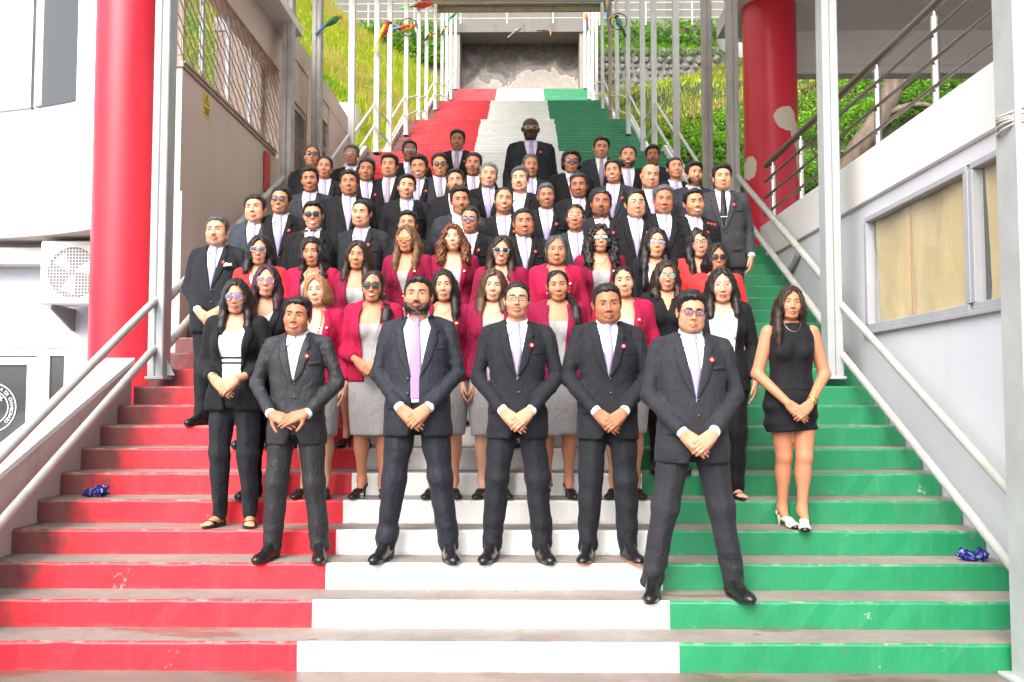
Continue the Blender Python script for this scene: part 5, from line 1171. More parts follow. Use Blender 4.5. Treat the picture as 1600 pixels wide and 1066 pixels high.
def folds(J, seed, sl=.0055):
    """wrinkles that ride on sleeves (round the elbow) and drag lines over the body"""
    w1 = wob(seed, 6, (26, 26, 40), .0028); w2 = wob(seed+1, 7, (60, 60, 130), .0026)
    def fn(X, Y, Z):
        a = w2(X, Y, Z); m = .25
        for s in (-1, 1):
            e = J[s]['e']; m = m+np.exp(-((X-e[0])**2+(Y-e[1])**2+(Z-e[2])**2)/.014)
        return w1(X, Y, Z)+a*m
    return fn
def suit_m(key, pose='down', stance=.11, g=1.0, belly=0.0, fine=False, vz=1.09, turn=0, openv=0, tie=True, seed=1):
    if key in GC: return GC[key]
    h = .0115 if fine else .018; J = skel('m', pose, stance); tr = torso_m(g, belly); o = {}; o['J'] = J; o['pose'] = pose
    f = Fld((-.40, -.33, .68), (.40, .27, 1.50), h); f.loft(tr, 2.5, .0)
    S = J['S']
    for s in (-1, 1):
        a = (s*S[0], S[1], S[2]); e, w = np.array(J[s]['e']), np.array(J[s]['w'])
        f.cap((s*.055, .022, 1.432), (s*(S[0]+.02), .016, 1.396), .034, .034, .03); f.cap((s*(S[0]+.022), .016, 1.358), e, .048, .044, .007)
        w2 = w+(e-w)*.06; f.cap(e, w2, .046, .038, .016)
        if pose != 'down':  # cloth gathers inside the bent elbow
            for t in (.1, .3): f.cap(e+(w-e)*t+np.array([-s*.015, -.01, .016]), e+(w-e)*t+np.array([s*.016, .0, -.0]), .029, .031, .008)
    f.disp(folds(J, seed))
    # cloth hem, front cutaway, neck, V opening
    f0 = f.copy()
    tor = f.like(); tor.loft(tr, 2.5, 0)
    for s in (-1, 1): tor.cap((s*.055, .022, 1.432), (s*(S[0]+.02), .016, 1.396), .034, .034, .03)
    vw = lambda Z: np.where(Z > vz, .004+(Z-vz)*.2+openv, -.05 if not openv else openv)
    body_only = lambda X, Y, Z: np.maximum(np.abs(X)-vw(Z), Y-.03)
    arms_keep = None
    hem = .735
    fsl = f.like()
    for s in (-1, 1):
        a = (s*S[0], S[1], S[2]); e, w = np.array(J[s]['e']), np.array(J[s]['w']); w2 = w+(e-w)*.06
        fsl.cap(a, e, .056, .05, .02); fsl.cap(e, w2, .05, .041, .02)
        # open cuff
        d = nrm(w-e); fsl_cut = (w2+d*.02)
    b = f
    b.cut(lambda X, Y, Z: np.maximum(body_only(X, Y, Z), -(fsl.V-.004)), .006)
    b.cut(lambda X, Y, Z: np.sqrt(X*X+(Y-.012)**2)-.066-.0*Z+np.maximum(1.40-Z, 0)*4, .008)
    b.cut(lambda X, Y, Z: np.maximum(np.maximum(np.abs(X-.004)-np.clip((.885-Z), 0, 1)**1.6*.95, Z-.885), np.maximum(Y, -(fsl.V-.006))), .02)
    b.cut(lambda X, Y, Z: np.maximum(Z-hem+0*X, -(fsl.V-.004)), .006)
    for s in (-1, 1):
        e, w = np.array(J[s]['e']), np.array(J[s]['w']); d = nrm(w-e)
        b.cut(lambda X, Y, Z: np.maximum(-((X-w[0]+d[0]*.012)*d[0]+(Y-w[1]+d[1]*.012)*d[1]+(Z-w[2]+d[2]*.012)*d[2]), np.sqrt((X-w[0])**2+(Y-w[1])**2+(Z-w[2])**2)-.062), .004)
    o['jacket'] = mesh_from('jacket', *b.mesh(), None, True)
    # lapels with collar
    it = []; v0 = .004+openv
    for s in (-1, 1):
        x = lambda z: (.004+(z-vz)*.2+openv)
        inner = [(s*x(vz), vz-.005), (s*x(1.2), 1.2), (s*x(1.3), 1.30), (s*x(1.36), 1.36)]
        outer = [(s*(x(vz)+.004), vz-.01), (s*(x(1.17)+.052), 1.19), (s*(x(1.27)+.068), 1.302), (s*(x(1.36)+.046), 1.345)]
        it.append(strip(tor, inner, outer, .0055))
        inner = [(s*x(1.335), 1.335), (s*x(1.38), 1.38), (s*.064, 1.425)]; outer = [(s*(x(1.33)+.04), 1.33), (s*(x(1.36)+.056), 1.362), (s*.088, 1.432)]
        it.append(strip(tor, inner, outer, .0075, 14, 5))
    a = np.linspace(-2.15, 2.15, 25)   # back of the collar
    rg = [[(R_*math.sin(q), .016+R_*1.0*math.cos(q), z+.03*math.cos(q)) for q in a] for R_, z in ((.066, 1.452), (.069, 1.462), (.077, 1.446), (.084, 1.42))]
    V = np.array(rg).reshape(-1, 3); i = np.arange(100).reshape(4, 25); it.append((V, np.stack([i[:-1, :-1], i[:-1, 1:], i[1:, 1:], i[1:, :-1]], -1).reshape(-1, 4)))
    o['lapel'] = mesh_from('lapel', *cat(it), None, True)
    # buttons, pocket flaps, chest pocket
    it = []
    for z in ((vz-.02, vz-.115) if not fine else (vz-.018, vz-.105)):
        y = float(f0.front(np.array([.012]), np.array([z]))[0]); it.append(disc_np((.012 if not openv else -openv-.02, y-.002, z), .0095))
    o['button'] = [mesh_from('button', *q, 'button_dark', True) for q in it]
    it = []
    for s in (-1, 1): it.append(strip(tor, [(s*.075, .925), (s*.16, .932)], [(s*.075, .885), (s*.16, .892)], .003, 8, 5))
    it.append(strip(tor, [(.095, 1.262), (.165, 1.272)], [(.097, 1.24), (.166, 1.25)], .002, 8, 4))
    o['pocket'] = [mesh_from('pocket_flap', *q_, None, True) for q_ in it]
    y = float(f0.front(np.array([.088+openv]), np.array([1.295]))[0]); o['pin'] = (.09+openv, y-.016, 1.298)
    # shirt
    q = Fld((-.17, -.2, .84), (.17, .2, 1.5), h); q.loft([(z, rx*.93, ry-.012, cy) for z, rx, ry, cy in tr if .78 < z < 1.43], 2.4, 0); q.cut(lambda X, Y, Z: Z-.93+0*X+0*Y, .003); q.disp(wob(seed+5, 5, (30, 30, 18), .002))
    o['shirt'] = mesh_from('shirt', *q.mesh(), None, True)
    it = []
    a = np.linspace(-3.08, 3.08, 49)     # standing band + fall of the collar, tips on the chest
    def ring(rad, zb, zf, tip=0):
        out = []
        for t_ in a:
            fr = ((1-math.cos(t_))/2)**1.4; z = zb+(zf-zb)*fr; x_, y_ = rad*math.sin(t_), .02+rad*1.02*math.cos(t_)
            if tip:
                u_ = abs(t_); w = min(max((u_-1.3)/1.25, 0), 1)**1.5 if u_ < 2.55 else max(0, 1-(u_-2.55)/.5); z -= .05*w*tip; y_ -= .052*w*tip; x_ *= 1+.2*w*tip
            out.append((x_, y_, z))
        return out
    rg = np.array([ring(.060, 1.455, 1.415), ring(.0595, 1.49, 1.447), ring(.0625, 1.492, 1.448), ring(.069, 1.468, 1.425, .5), ring(.0745, 1.45, 1.412, 1)])
    i = np.arange(5*49).reshape(5, 49); it.append((rg.reshape(-1, 3), np.stack([i[:-1, :-1], i[:-1, 1:], i[1:, 1:], i[1:, :-1]], -1).reshape(-1, 4)))
    o['collar'] = mesh_from('collar', *cat(it), None, True)
    # cuffs
    it = []
    for s in (-1, 1):
        e, w = np.array(J[s]['e']), np.array(J[s]['w']); d = nrm(w-e); it.append(tube_np([w-d*.06, w-d*.02, w+d*.008, w+d*.009, w-d*.02], [.032, .033, .033, .030, .027], 14))
    o['cuff'] = [mesh_from('cuff', *q_, None, True) for q_ in it]
    # tie
    tz = np.linspace(1.442, vz-.03 if not openv else .96, 22); hw = np.interp(tz, [.95, 1.0, 1.2, 1.392, 1.396, 1.43, 1.442], [.036, .04, .033, .0195, .0135, .0215, .018])
    hw = hw if openv else np.minimum(hw, np.maximum(.003, .001+(tz-vz)*.2)); G = np.linspace(-1, 1, 6); xs = hw[:, None]*G[None]; zs = np.repeat(tz[:, None], 6, 1); y = q.front(xs, np.minimum(zs, 1.44)); y = np.where(np.isnan(y), np.nanmin(y, 1, keepdims=True), y); y = np.where(np.isnan(y), -.05, y)
    y = np.repeat(y.mean(1, keepdims=True), 6, 1)-.007-.005*(1-G**2)[None]; y = y-np.where(zs > 1.394, .01, 0)
    yb = y[:, [0, -1]]+.012
    V = np.concatenate([np.stack([xs[:, :1], yb[:, :1], zs[:, :1]], -1), np.stack([xs, y, zs], -1), np.stack([xs[:, -1:], yb[:, 1:], zs[:, -1:]], -1)], 1)
    i = np.arange(22*8).reshape(22, 8); o['tie'] = mesh_from('tie', V.reshape(-1, 3), np.stack([i[:-1, :-1], i[:-1, 1:], i[1:, 1:], i[1:, :-1]], -1).reshape(-1, 4), None, True)
    o['trousers'] = trousers('m', J, h, g, seed)
    GC[key] = o; return o
def trousers(sex, J, h, g, seed, flare=1.0, slim=1.0):
    h = max(h, .0155); s_ = J['H']/1.70; f = Fld((-.36, -.24, .03), (.36, .24, 1.02*s_), h)
    hx = (.172 if sex == 'm' else .168)*g
    f.loft([(.80*s_, hx*.98, .118*g, .01), (.9*s_, hx, .122*g, .012), (1.0*s_, hx*.93, .112*g, .008)], 2.3, 0)
    for s in (-1, 1):
        hp, kn, an = (np.array(J[s][q]) for q in ('hip', 'knee', 'ank'))
        f.cap(hp+np.array([0, 0, -.02]), kn, .098*g*slim, .072*slim, .03); f.cap(kn, an+np.array([0, .0, -.01]), .073*slim, .062*flare*slim, .03)
        f.cap(hp+np.array([0, -.088*g, -.03]), kn+np.array([0, -.066*slim, 0]), .012, .012, .03); f.cap(kn+np.array([0, -.066*slim, 0]), an+np.array([0, -.052*flare*slim, .0]), .012, .012, .03)
    w1 = wob(seed+20, 6, (22, 22, 40), .004); w2 = wob(seed+21, 6, (40, 60, 90), .0045)
    f.disp(lambda X, Y, Z: w1(X, Y, Z)+w2(X, Y, Z)*np.exp(-((Z-.14*s_)/.11)**2)+w2(X, Y, Z)*.35*np.exp(-((Z-.5*s_)/.1)**2)+w2(X, Y, Z)*.4*np.exp(-((Z-.8*s_)/.06)**2))
    f.cut(lambda X, Y, Z: Z-.048+0*X-0.35*(Y-.03), .004)
    return mesh_from('trousers', *f.mesh(), None, True)
def make_shoes():
    f = Fld((-.07, -.23, -.01), (.07, .12, .15), .0075)
    f.ell((0, -.125, .022), (.047, .085, .04), .02); f.ell((0, -.03, .035), (.04, .09, .05), .03); f.ell((0, .055, .04), (.036, .04, .055), .02); f.cap((0, .04, .05), (0, .035, .105), .036, .04, .02)
    f.cap((0, -.06, .06), (0, -.02, .085), .03, .034, .02); f.cut(lambda X, Y, Z: Z-.012+0*X+0*Y, .003); V, Q = f.mesh()
    up = mesh_from('shoe', V, Q, 'shoe_leather', True)
    m = MB(); pl = [(.05*math.sin(a)*(1-.12*(math.cos(a) < 0)), -.055-.15*math.cos(a)) for a in np.linspace(0, 2*math.pi, 28, endpoint=False)]
    m.prism(pl, 0, .014); m.prism([(x*.92, y) for x, y in pl if y > .03]+[], -.0, .02)
    so = mesh_from('sole', m.V, m.F, 'shoe_leather'); so2 = mesh_from('sole', m.V, m.F, 'shoe_tan_sole')
    it = []
    for k in range(4): it.append(tube_np([(-.017, -.055-.012*k, .086-.009*k), (0, -.06-.012*k, .091-.0095*k), (.017, -.055-.012*k, .086-.009*k)], .0022, 5))
    lc = mesh_from('laces', *cat(it), 'button_dark', True)
    # court shoe with heel
    f = Fld((-.06, -.2, -.01), (.06, .1, .16), .006); f.ell((0, -.115, .02), (.04, .062, .026), .02); f.ell((0, -.03, .052), (.032, .075, .022), .03); f.ell((0, .045, .085), (.03, .034, .034), .02)
    f.cut(lambda X, Y, Z: np.sqrt((X/.028)**2+((Y+.0)/.075)**2+((Z-.105+.35*(Y+.05))/.05)**2)*.03-.03, .006); f.cut(lambda X, Y, Z: Z-np.interp(Y, [-.2, -.09, .03, .1], [.004, .004, .058, .062])+0*X, .003)
    V, Q = f.mesh(); hl = mesh_from('court_shoe', V, Q, 'shoe_leather', True); hlc = mesh_from('court_shoe', V, Q, 'shoe_cream', True)
    m = MB(); m.tube([(0, .055, .075), (0, .06, .03), (0, .06, .0)], [.017, .008, .007], 10); hp = mesh_from('heel', m.V, m.F, 'shoe_leather', True); hpc = mesh_from('heel', m.V, m.F, 'shoe_cream', True)
    m = MB(); m.prism([(.043*math.sin(a), -.055-.12*math.cos(a)) for a in np.linspace(0, 6.283, 24, endpoint=False)], 0, .016)
    sd = mesh_from('sandal_sole', m.V, m.F, 'shoe_leather')
    m = MB()
    for y0, w, zt in ((-.105, .02, .05), (-.005, .012, .085)):
        a = np.linspace(-.1, math.pi+.1, 12); V = [(.047*math.cos(t), y0+yy, .012+(zt-.012)*max(0, math.sin(t))) for yy in (-w, w) for t in a]; m.raw(V, [(i, i+1, 13+i, 12+i) for i in range(11)])
    sst = mesh_from('sandal_strap', m.V, m.F, 'shoe_leather', True)
    f = Fld((-.06, -.2, -.01), (.06, .1, .16), .0065); f.ell((0, -.1, .028), (.037, .05, .018), .02); f.ell((0, -.03, .04), (.03, .08, .028), .02); f.cap((0, .04, .03), (0, .04, .13), .03, .034, .02)
    for k in range(5): f.cap((.026-.0125*k, -.125, .026), (.027-.0125*k, -.168+.006*abs(k-.6), .022), .010-.0007*k, .0085-.0007*k, .004)
    ft = f.mesh()
    return dict(up=up, so=so, so2=so2, lc=lc, hl=hl, hlc=hlc, hp=hp, hpc=hpc, sd=sd, sst=sst, ft=ft)
SHOE = make_shoes()
def glasses_mesh(style):
    """frame + two lenses in head space"""
    key = 'gl'+style
    if key in GC: return GC[key]
    sh = {'rect': (.024, .0145, 4.0), 'wide': (.0265, .019, 3.5), 'aviator': (.0265, .022, 2.6), 'round': (.022, .021, 2.1), 'small': (.022, .012, 3.0), 'square': (.0255, .022, 3.6)}[style]
    fr = []; ls = []
    for s in (-1, 1):
        cx, cz = s*.0325, -.002; t = np.linspace(0, 2*np.pi, 26, endpoint=False); p = sh[2]
        x = sh[0]*np.sign(np.cos(t))*np.abs(np.cos(t))**(2/p); z = sh[1]*np.sign(np.sin(t))*np.abs(np.sin(t))**(2/p)
        if style == 'aviator': x = x*np.where(z < 0, 1-.25*(z/sh[1])**2, 1)
        P = [(cx+a, -.1085+.9*(cx+a)**2*2.2, cz+b) for a, b in zip(x, z)]
        r = .0021 if style in ('rect', 'wide', 'square') else .0014
        fr.append(tube_np(P+[P[0]], r, 6))
        c = np.mean(P, 0)+np.array([0, -.0025, 0]); V = np.array(P+[((np.array(q)*.5+c*.5)+np.array([0, -.0012, 0])) for q in P]+[c]*26); i = np.arange(26); j = (i+1) % 26
        ls.append((V, np.concatenate([np.stack([i, j, 26+j, 26+i], 1), np.stack([26+i, 26+j, 52+j, 52+i], 1)])))
        xo = s*(.0325+sh[0]); fr.append(tube_np([(xo, -.1085+2*xo*xo, .004), (s*.068, -.09, .006), (s*.081, -.03, .008), (s*.082, .02, .004)], .0018, 6))
    fr.append(tube_np([(-.0105, -.1085, .002), (0, -.112, .005), (.0105, -.1085, .002)], .0019, 6))
    GC[key] = (mesh_from('glasses_frame', *cat(fr), None, True), [mesh_from('lens', *q, None, True) for q in ls]); return GC[key]
# ------------------------------------------------------------------ women's clothes (nominal height 1.60)
TW = [(.66, .172, .118, .015), (.76, .178, .122, .016), (.86, .172, .12, .016), (.94, .148, .105, .012), (1.02, .132, .096, .008), (1.10, .138, .1, .006), (1.18, .148, .104, .004), (1.255, .148, .096, .01), (1.305, .13, .08, .016), (1.345, .085, .064, .02), (1.375, .056, .052, .022)]
def w_torso(f, d=0.0, k=.0, wf=1.0, zmax=9, zmin=0):
    f.loft([(z, rx*wf+d, ry*(.5+.5*wf)+d, cy) for z, rx, ry, cy in TW if zmin <= z <= zmax], 2.3, k)
    for s in (-1, 1):
        if zmax > 1.2: f.ell((s*.064, -.07, 1.155), (.06+d, .052+d, .062+d), .03)
    return f
def outfit_w(key, pose='down', jacket=True, low='skirt', top='square', hem=.8, gap=.052, vz=None, stance=.075, sleeves=True, wf=1.0, fine=False, seed=1, skz=.43, fwd=(0, 0), topmin=.9, topmax=1.215):
    if key in GC: return GC[key]
    h = .0115 if fine else .015; J = skel('w', pose, stance, fwd); o = {'J': J, 'pose': pose, 'bare': not sleeves}; S = J['S']; hi = (.36, .24, 1.42)
    def arms(f, d):
        for s in (-1, 1):
            a = (s*S[0], S[1], S[2]-.01); e, w = np.array(J[s]['e']), np.array(J[s]['w'])
            f.cap((s*.05, .02, 1.345), (s*(S[0]-.008), .014, 1.3), .024+d, .04+d, .03); f.cap(a, e, .047+d, .04+d, .02); f.cap(e, w+(e-w)*.04, .04+d, .03+d, .02)
            if pose != 'down' and d > 0:
                for t in (.2, .42): f.cap(e+(w-e)*t+np.array([-s*.02, -.01, .014]), e+(w-e)*t+np.array([s*.022, 0, 0]), .022+d, .026+d, .012)
        return f
    if jacket:
        f = Fld((-.36, -.31, hem-.03), hi, h); w_torso(f, .017, 0, wf); arms(f, .012); f.disp(folds(J, seed))
        sl = arms(f.like(), .012); tor = w_torso(f.like(), .017, 0, wf)
        for s in (-1, 1): tor.cap((s*.05, .02, 1.345), (s*(S[0]-.008), .014, 1.3), .036, .052, .03)
        if vz is None: vw = lambda Z: gap+(Z-1.0)*.10+.0*Z
        else: vw = lambda Z: np.where(Z > vz, .004+(Z-vz)*(.075/(1.3-vz)), -.05)
        f.cut(lambda X, Y, Z: np.maximum(np.maximum(np.abs(X)-vw(Z), Y-.03), -(sl.V-.004)), .006)
        f.cut(lambda X, Y, Z: np.sqrt(X*X+(Y-.02)**2)-.062+np.maximum(1.30-Z, 0)*4, .008); f.cut(lambda X, Y, Z: np.maximum(Z-hem+0*X, -(sl.V-.004)), .006)
        if vz is not None: f.cut(lambda X, Y, Z: np.maximum(np.maximum(np.abs(X)-np.clip(hem+.13-Z, 0, 1)**1.5*.9, Z-hem-.13), np.maximum(Y, -(sl.V-.006))), .02)
        if sleeves:
            for s in (-1, 1):
                e, w = np.array(J[s]['e']), np.array(J[s]['w']); d = nrm(w-e); c = .06 if fine else .02
                f.cut(lambda X, Y, Z: np.maximum(-((X-w[0]+d[0]*c)*d[0]+(Y-w[1]+d[1]*c)*d[1]+(Z-w[2]+d[2]*c)*d[2]), np.sqrt((X-w[0])**2+(Y-w[1])**2+(Z-w[2])**2)-.07), .004)
        o['jacket'] = mesh_from('jacket', *f.mesh(), None, True)
        it = []; g_ = lambda z: float(vw(np.array(z))); z0 = 1.0 if vz is None else vz
        for s in (-1, 1):
            it.append(strip(tor, [(s*g_(z0+.004), z0), (s*g_(1.15), 1.15), (s*g_(1.26), 1.26), (s*.06, 1.335)], [(s*(g_(z0+.004)+.006), z0-.01), (s*(g_(1.13)+.042), 1.13), (s*(g_(1.22)+.056), 1.225), (s*.098, 1.325)], .006))
        o['lapel'] = mesh_from('lapel', *cat(it), None, True)
        y = float(tor.front(np.array([.1]), np.array([1.195]))[0]); o['pin'] = (.1, y-.016, 1.2)
        if vz is not None:
            y = float(tor.front(np.array([0.]), np.array([vz-.02]))[0]); o['button'] = [mesh_from('button', *disc_np((0, y-.005, vz-.02), .009), 'metal_gold', True)]
    elif sleeves:
        f = Fld((-.36, -.31, .84), hi, h); w_torso(f, .008, 0, wf, 1.34); arms(f, .006); f.disp(folds(J, seed)); f.cut(lambda X, Y, Z: Z-.87+0*X+0*Y, .004)
        f.cut(lambda X, Y, Z: np.maximum(np.abs(X)-np.clip((Z-1.2)*.32, 0, .05), np.maximum(Y, 1.2-Z)), .004); f.cut(lambda X, Y, Z: np.sqrt(X*X+(Y-.01)**2)-.05+np.maximum(1.3-Z, 0)*4, .004)
        for s in (-1, 1):
            e, w = np.array(J[s]['e']), np.array(J[s]['w']); d = nrm(w-e)
            f.cut(lambda X, Y, Z: np.maximum(-((X-w[0]+d[0]*.02)*d[0]+(Y-w[1]+d[1]*.02)*d[1]+(Z-w[2]+d[2]*.02)*d[2]), np.sqrt((X-w[0])**2+(Y-w[1])**2+(Z-w[2])**2)-.07), .004)
        o['shirt_sleeved'] = mesh_from('shirt', *f.mesh(), None, True)
    # top under the jacket / dress
    q = Fld((-.26, -.24, topmin), (.26, .24, 1.42), h if fine else .012)
    w_torso(q, .005, 0, wf, 1.36)
    if top == 'high':
        q.cap((0, .02, 1.33), (0, .026, 1.385), .055, .05, .02)
        for s in (-1, 1): q.cap((s*.05, .02, 1.335), (s*.1, .015, 1.315), .03, .03, .02)
        w1 = wob(seed, 6, (60, 30, 16), .003); q.disp(w1); q.cut(lambda X, Y, Z: 1.375-Z+0*X+0*Y, .003)
    elif top == 'square': q.cut(lambda X, Y, Z: topmax-Z+0*X+0*Y, .003)
    elif top == 'scoop': q.cut(lambda X, Y, Z: np.maximum(np.sqrt((X/.085)**2+((Z-1.36)/.13)**2)*.08-.08, Y-.03), .004)
    elif top == 'vee': q.cut(lambda X, Y, Z: np.maximum(np.abs(X)-(Z-1.17)*.42, Y-.03), .004)
    o['top'] = mesh_from('top', *q.mesh(), None, True)
    if low in ('skirt', 'mini'):
        z0 = skz; q = Fld((-.26, -.22, z0-.03), (.26, .24, 1.0), h); wd = .155 if low == 'skirt' else .168
        q.loft([(z0, wd, .112, .012), (z0+.15, .168, .118, .012), (.72, .182*wf, .126, .016), (.82, .18*wf, .126, .016), (.9, .162*wf, .113, .014), (.97, .14*wf, .102, .01)], 2.2, 0)
        if low == 'mini':
            w1 = wob(seed, 7, (14, 14, 90), .0065); q.disp(w1); q.cut(lambda X, Y, Z: Z-(z0+.01+.09*np.clip((X+.02), -.1, .12))+0*Y, .004)
        else: q.disp(wob(seed, 5, (25, 25, 8), .003))
        o['skirt'] = mesh_from('skirt', *q.mesh(), None, True)
    else: o['trousers'] = trousers('w', J, h, .96*wf, seed, 1.05 if low == 'wide' else .82, .92 if low != 'wide' else 1.08)
    # bare skin below the neck
    B = Fld((-.3, -.22, 1.0), (.3, .2, 1.42), .018); w_torso(B, 0, 0, wf*.985, 1.4)
    for s in (-1, 1): B.cap((s*.05, .02, 1.335), (s*(S[0]-.02), .014, 1.285), .022, .034, .03)
    o['chest'] = B.mesh()
    if not sleeves:
        A = Fld((-.3, -.26, .8), (.3, .16, 1.38), .009)
        for s in (-1, 1):
            e, w = np.array(J[s]['e']), np.array(J[s]['w']); A.cap((s*(S[0]-.004), S[1], S[2]-.02), e, .05, .039, .02); A.cap(e, w, .039, .026, .02)
        o['arms'] = A.mesh()
    Lg = Fld((-.28, -.2, .06), (.28, .3, .72 if low != 'mini' else .9), .011 if fine else .018)
    for s in (-1, 1):
        hp, kn, an = (np.array(J[s][q_]) for q_ in ('hip', 'knee', 'ank')); an = an+np.array([0, 0, .045])
        if low == 'mini' and s < 0: kn = kn+np.array([.02, .02, 0])
        Lg.cap(hp+np.array([0, 0, -.05]), kn, .084, .053, .03); Lg.cap(kn, an, .05, .031, .02); Lg.ell(kn+(an-kn)*.3+np.array([0, .022, 0]), (.05, .05, .1), .03); Lg.ell(kn+np.array([0, -.018, .01]), (.036, .034, .044), .02)
        Lg.chain([an, an+np.array([0, .006, -.02]), an+np.array([0, -.06, -.06])], [.031, .033, .026], .02)
    o['legs'] = Lg.mesh() if low in ('skirt', 'mini') else None
    GC[key] = o; return o
def core(sex):
    k = 'core'+sex
    if k not in GC:
        s_ = 1 if sex == 'm' else .94; f = Fld((-.2, -.12, .1), (.2, .14, 1.52*s_), .03)
        f.loft([(.82*s_, .12, .075, .015), (1.05*s_, .105, .07, .012), (1.25*s_, .11, .07, .015), (1.36*s_, .08, .05, .02)], 2.2, 0); f.cap((0, .02, 1.3*s_), (0, .03, 1.45*s_), .045, .042, .02)
        GC[k] = f.mesh()
    return GC[k]
# ------------------------------------------------------------------ a person
TREAD, RISE, NFL = .30, .155, 21
def person(sp):
    fem = sp['g'] == 'w'; n = sp['n']; Y = (n-1)*TREAD+sp.get('dy', .15); top = at_y(sp['x'], sp['yt'], Y); z0 = n*RISE
    H = 1.60 if fem else 1.70; ht = float(top[2]-z0); s = ht/H; col = SKINS[sp['skin']]
    rz = R(sp.get('turn', 0)); ox = sp.get('ox', 0)
    root = empty('person', (float(top[0]), Y, z0), rz); root.scale = (s*sp.get('wid', 1), s, s)
    tag(root, sp['label'], 'person', sp.get('group', 'people posing on the painted stairs'))
    G = sp['out'](); J = G['J']; pose = G['pose']
    P = Parts(); hd = Parts(); h = .0044 if n <= 4 else (.0064 if n <= 8 else .0074)
    f, hv, hb, wx = head_parts(hd, sp, h)
    hh = min(max((sp['yb']-sp['yt'])*(Y+CAMD)/F_PX, .222), .258)/s
    ht_top = .113+(sp.get('ht', .02) if not sp.get('bald') and not fem else .004 if not fem else .02)
    hs = min(max(hh/(ht_top+.117), .94), 1.035)*sp.get('hs', 1); cz = H-ht_top*hs
    M = Matrix.Translation((sp.get('hx', 0), -.012 if not fem else -.008, cz)) @ Matrix.Rotation(R(sp.get('yaw', 0)), 4, 'Z') @ Matrix.Rotation(R(sp.get('roll', 4.5*math.sin(sp['id']*2.7))), 4, 'Y') @ Matrix.Rotation(R(-sp.get('pit', 4*math.sin(sp['id']*1.3))), 4, 'X') @ Matrix.Scale(hs, 4)
    A = np.array(M)
    tr = lambda V: (np.asarray(V) @ A[:3, :3].T+A[:3, 3])
    V = tr(np.concatenate(hd.V)); P.V.append(V); P.F.append(np.concatenate(hd.F)); P.C.append(np.concatenate(hd.C)); P.M.append(np.concatenate(hd.M)); P.n = len(V)
    c_ = np.array(col)*np.array([1, .97, .95])
    P.add(*core(sp['g']), c_)
    if fem:
        P.add(*G['chest'], c_)
        if G['legs'] is not None: P.add(*G['legs'], c_*sp.get('legtint', 1.0))
        if G.get('bare'): P.add(*G['arms'], c_)
    if not fem or G['legs'] is None:
        if 'leg_core' not in G:
            f_ = Fld((-.34, -.15, .06), (.34, .2, 1.0), .03); f_.cap((-.07, .01, .86*H/1.7), (.07, .01, .86*H/1.7), .05, k=.02)
            for sd in (-1, 1): f_.cap(J[sd]['hip'], J[sd]['knee'], .05, .042, .02); f_.cap(J[sd]['knee'], J[sd]['ank'], .042, .036, .02)
            G['leg_core'] = f_.mesh()
        P.add(*G['leg_core'], c_)
    add_hands(P, J, pose, sp['skin'], .92 if fem else 1.0, .0056 if n <= 4 else (.0085 if n <= 8 or sp['id'] == 50 else .011))
    ft = sp.get('feet', 'court' if fem and G['legs'] is not None else 'dress')
    fp = []
    for sd in (-1, 1):
        a = J[sd]['ank']; zf = 0.0
        fp.append((sd, a[0], a[1]+.0, sp.get('toe', 14)*sd))
    if ft == 'sandal':
        V, Q = SHOE['ft']
        for sd, x, y, an in fp:
            c, q = math.cos(R(an)), math.sin(R(an)); v = V.copy(); v[:, 0] *= sd; v2 = v.copy(); v2[:, 0] = c*v[:, 0]-q*v[:, 1]+x; v2[:, 1] = q*v[:, 0]+c*v[:, 1]+y
            P.add(v2, Q if sd > 0 else Q[:, ::-1], c_)
    hm = sp.get('hm', 'hair_black')
    body = ob('body', P.mesh('body', ['skin', 'eye', hm]), root)
    if hv is not None: ob('hair', mesh_from('hair', tr(hv[0]), hv[1], hm, True), root)
    for q in hb: ob('beard', mesh_from('beard', tr(q[0]), q[1], sp.get('bm', hm), True), root)
    if sp.get('glass'):
        st, frm, ln = sp['glass']; fm, lm = glasses_mesh(st); g_ = ob('glasses', with_mat(fm, frm), root); Mg = M @ Matrix.Translation((0, -.001+sp.get('gy', 0), sp.get('gz_', 0))) @ Matrix.Rotation(R(sp.get('gr', 0)), 4, 'X')
        g_.matrix_local = Mg
        for q in lm: ob('lens', with_mat(q, ln), g_)
    if sp.get('earring'):
        for sd in (-1, 1):
            m = MB(); m.lathe([(.001, -.006), (.005, -.002), (.005, .002), (.001, .006)], 8); e = m.build('earring', 'metal_gold' if sp['earring'] == 1 else 'pin_white', root, smooth=True); e.matrix_local = M @ Matrix.Translation((sd*.083*wx, .008, -.046 if sp['earring'] == 1 else -.05))
    # clothes
    jm = sp.get('jm', 'suit_black'); tm = sp.get('tm', jm)
    if 'jacket' in G:
        j = ob('jacket', with_mat(G['jacket'], jm), root); ob('lapel', with_mat(G['lapel'], jm), j)
        for q in G.get('pocket', []): ob('pocket_flap', with_mat(q, jm), j)
        for b in G.get('button', []): ob('button', b, j)
    if 'shirt_sleeved' in G: ob('shirt', with_mat(G['shirt_sleeved'], sp.get('sm', 'black_knit')), root)
    if 'shirt' in G:
        sm = sp.get('sm', 'shirt_white'); sh = ob('shirt', with_mat(G['shirt'], sm), root); ob('collar', with_mat(G['collar'], sm), sh)
        if pose != 'down' or n == 12:
            for q in G['cuff']: ob('cuff', with_mat(q, 'shirt_white'), sh)
        if sp.get('tie', 'tie_lilac'): ob('tie', with_mat(G['tie'], sp.get('tie', 'tie_lilac')), root)
    if 'top' in G and 'shirt_sleeved' not in G: ob('top', with_mat(G['top'], sp.get('sm', 'plain_grey')), root)
    if 'trousers' in G: ob('trousers', with_mat(G['trousers'], tm), root)
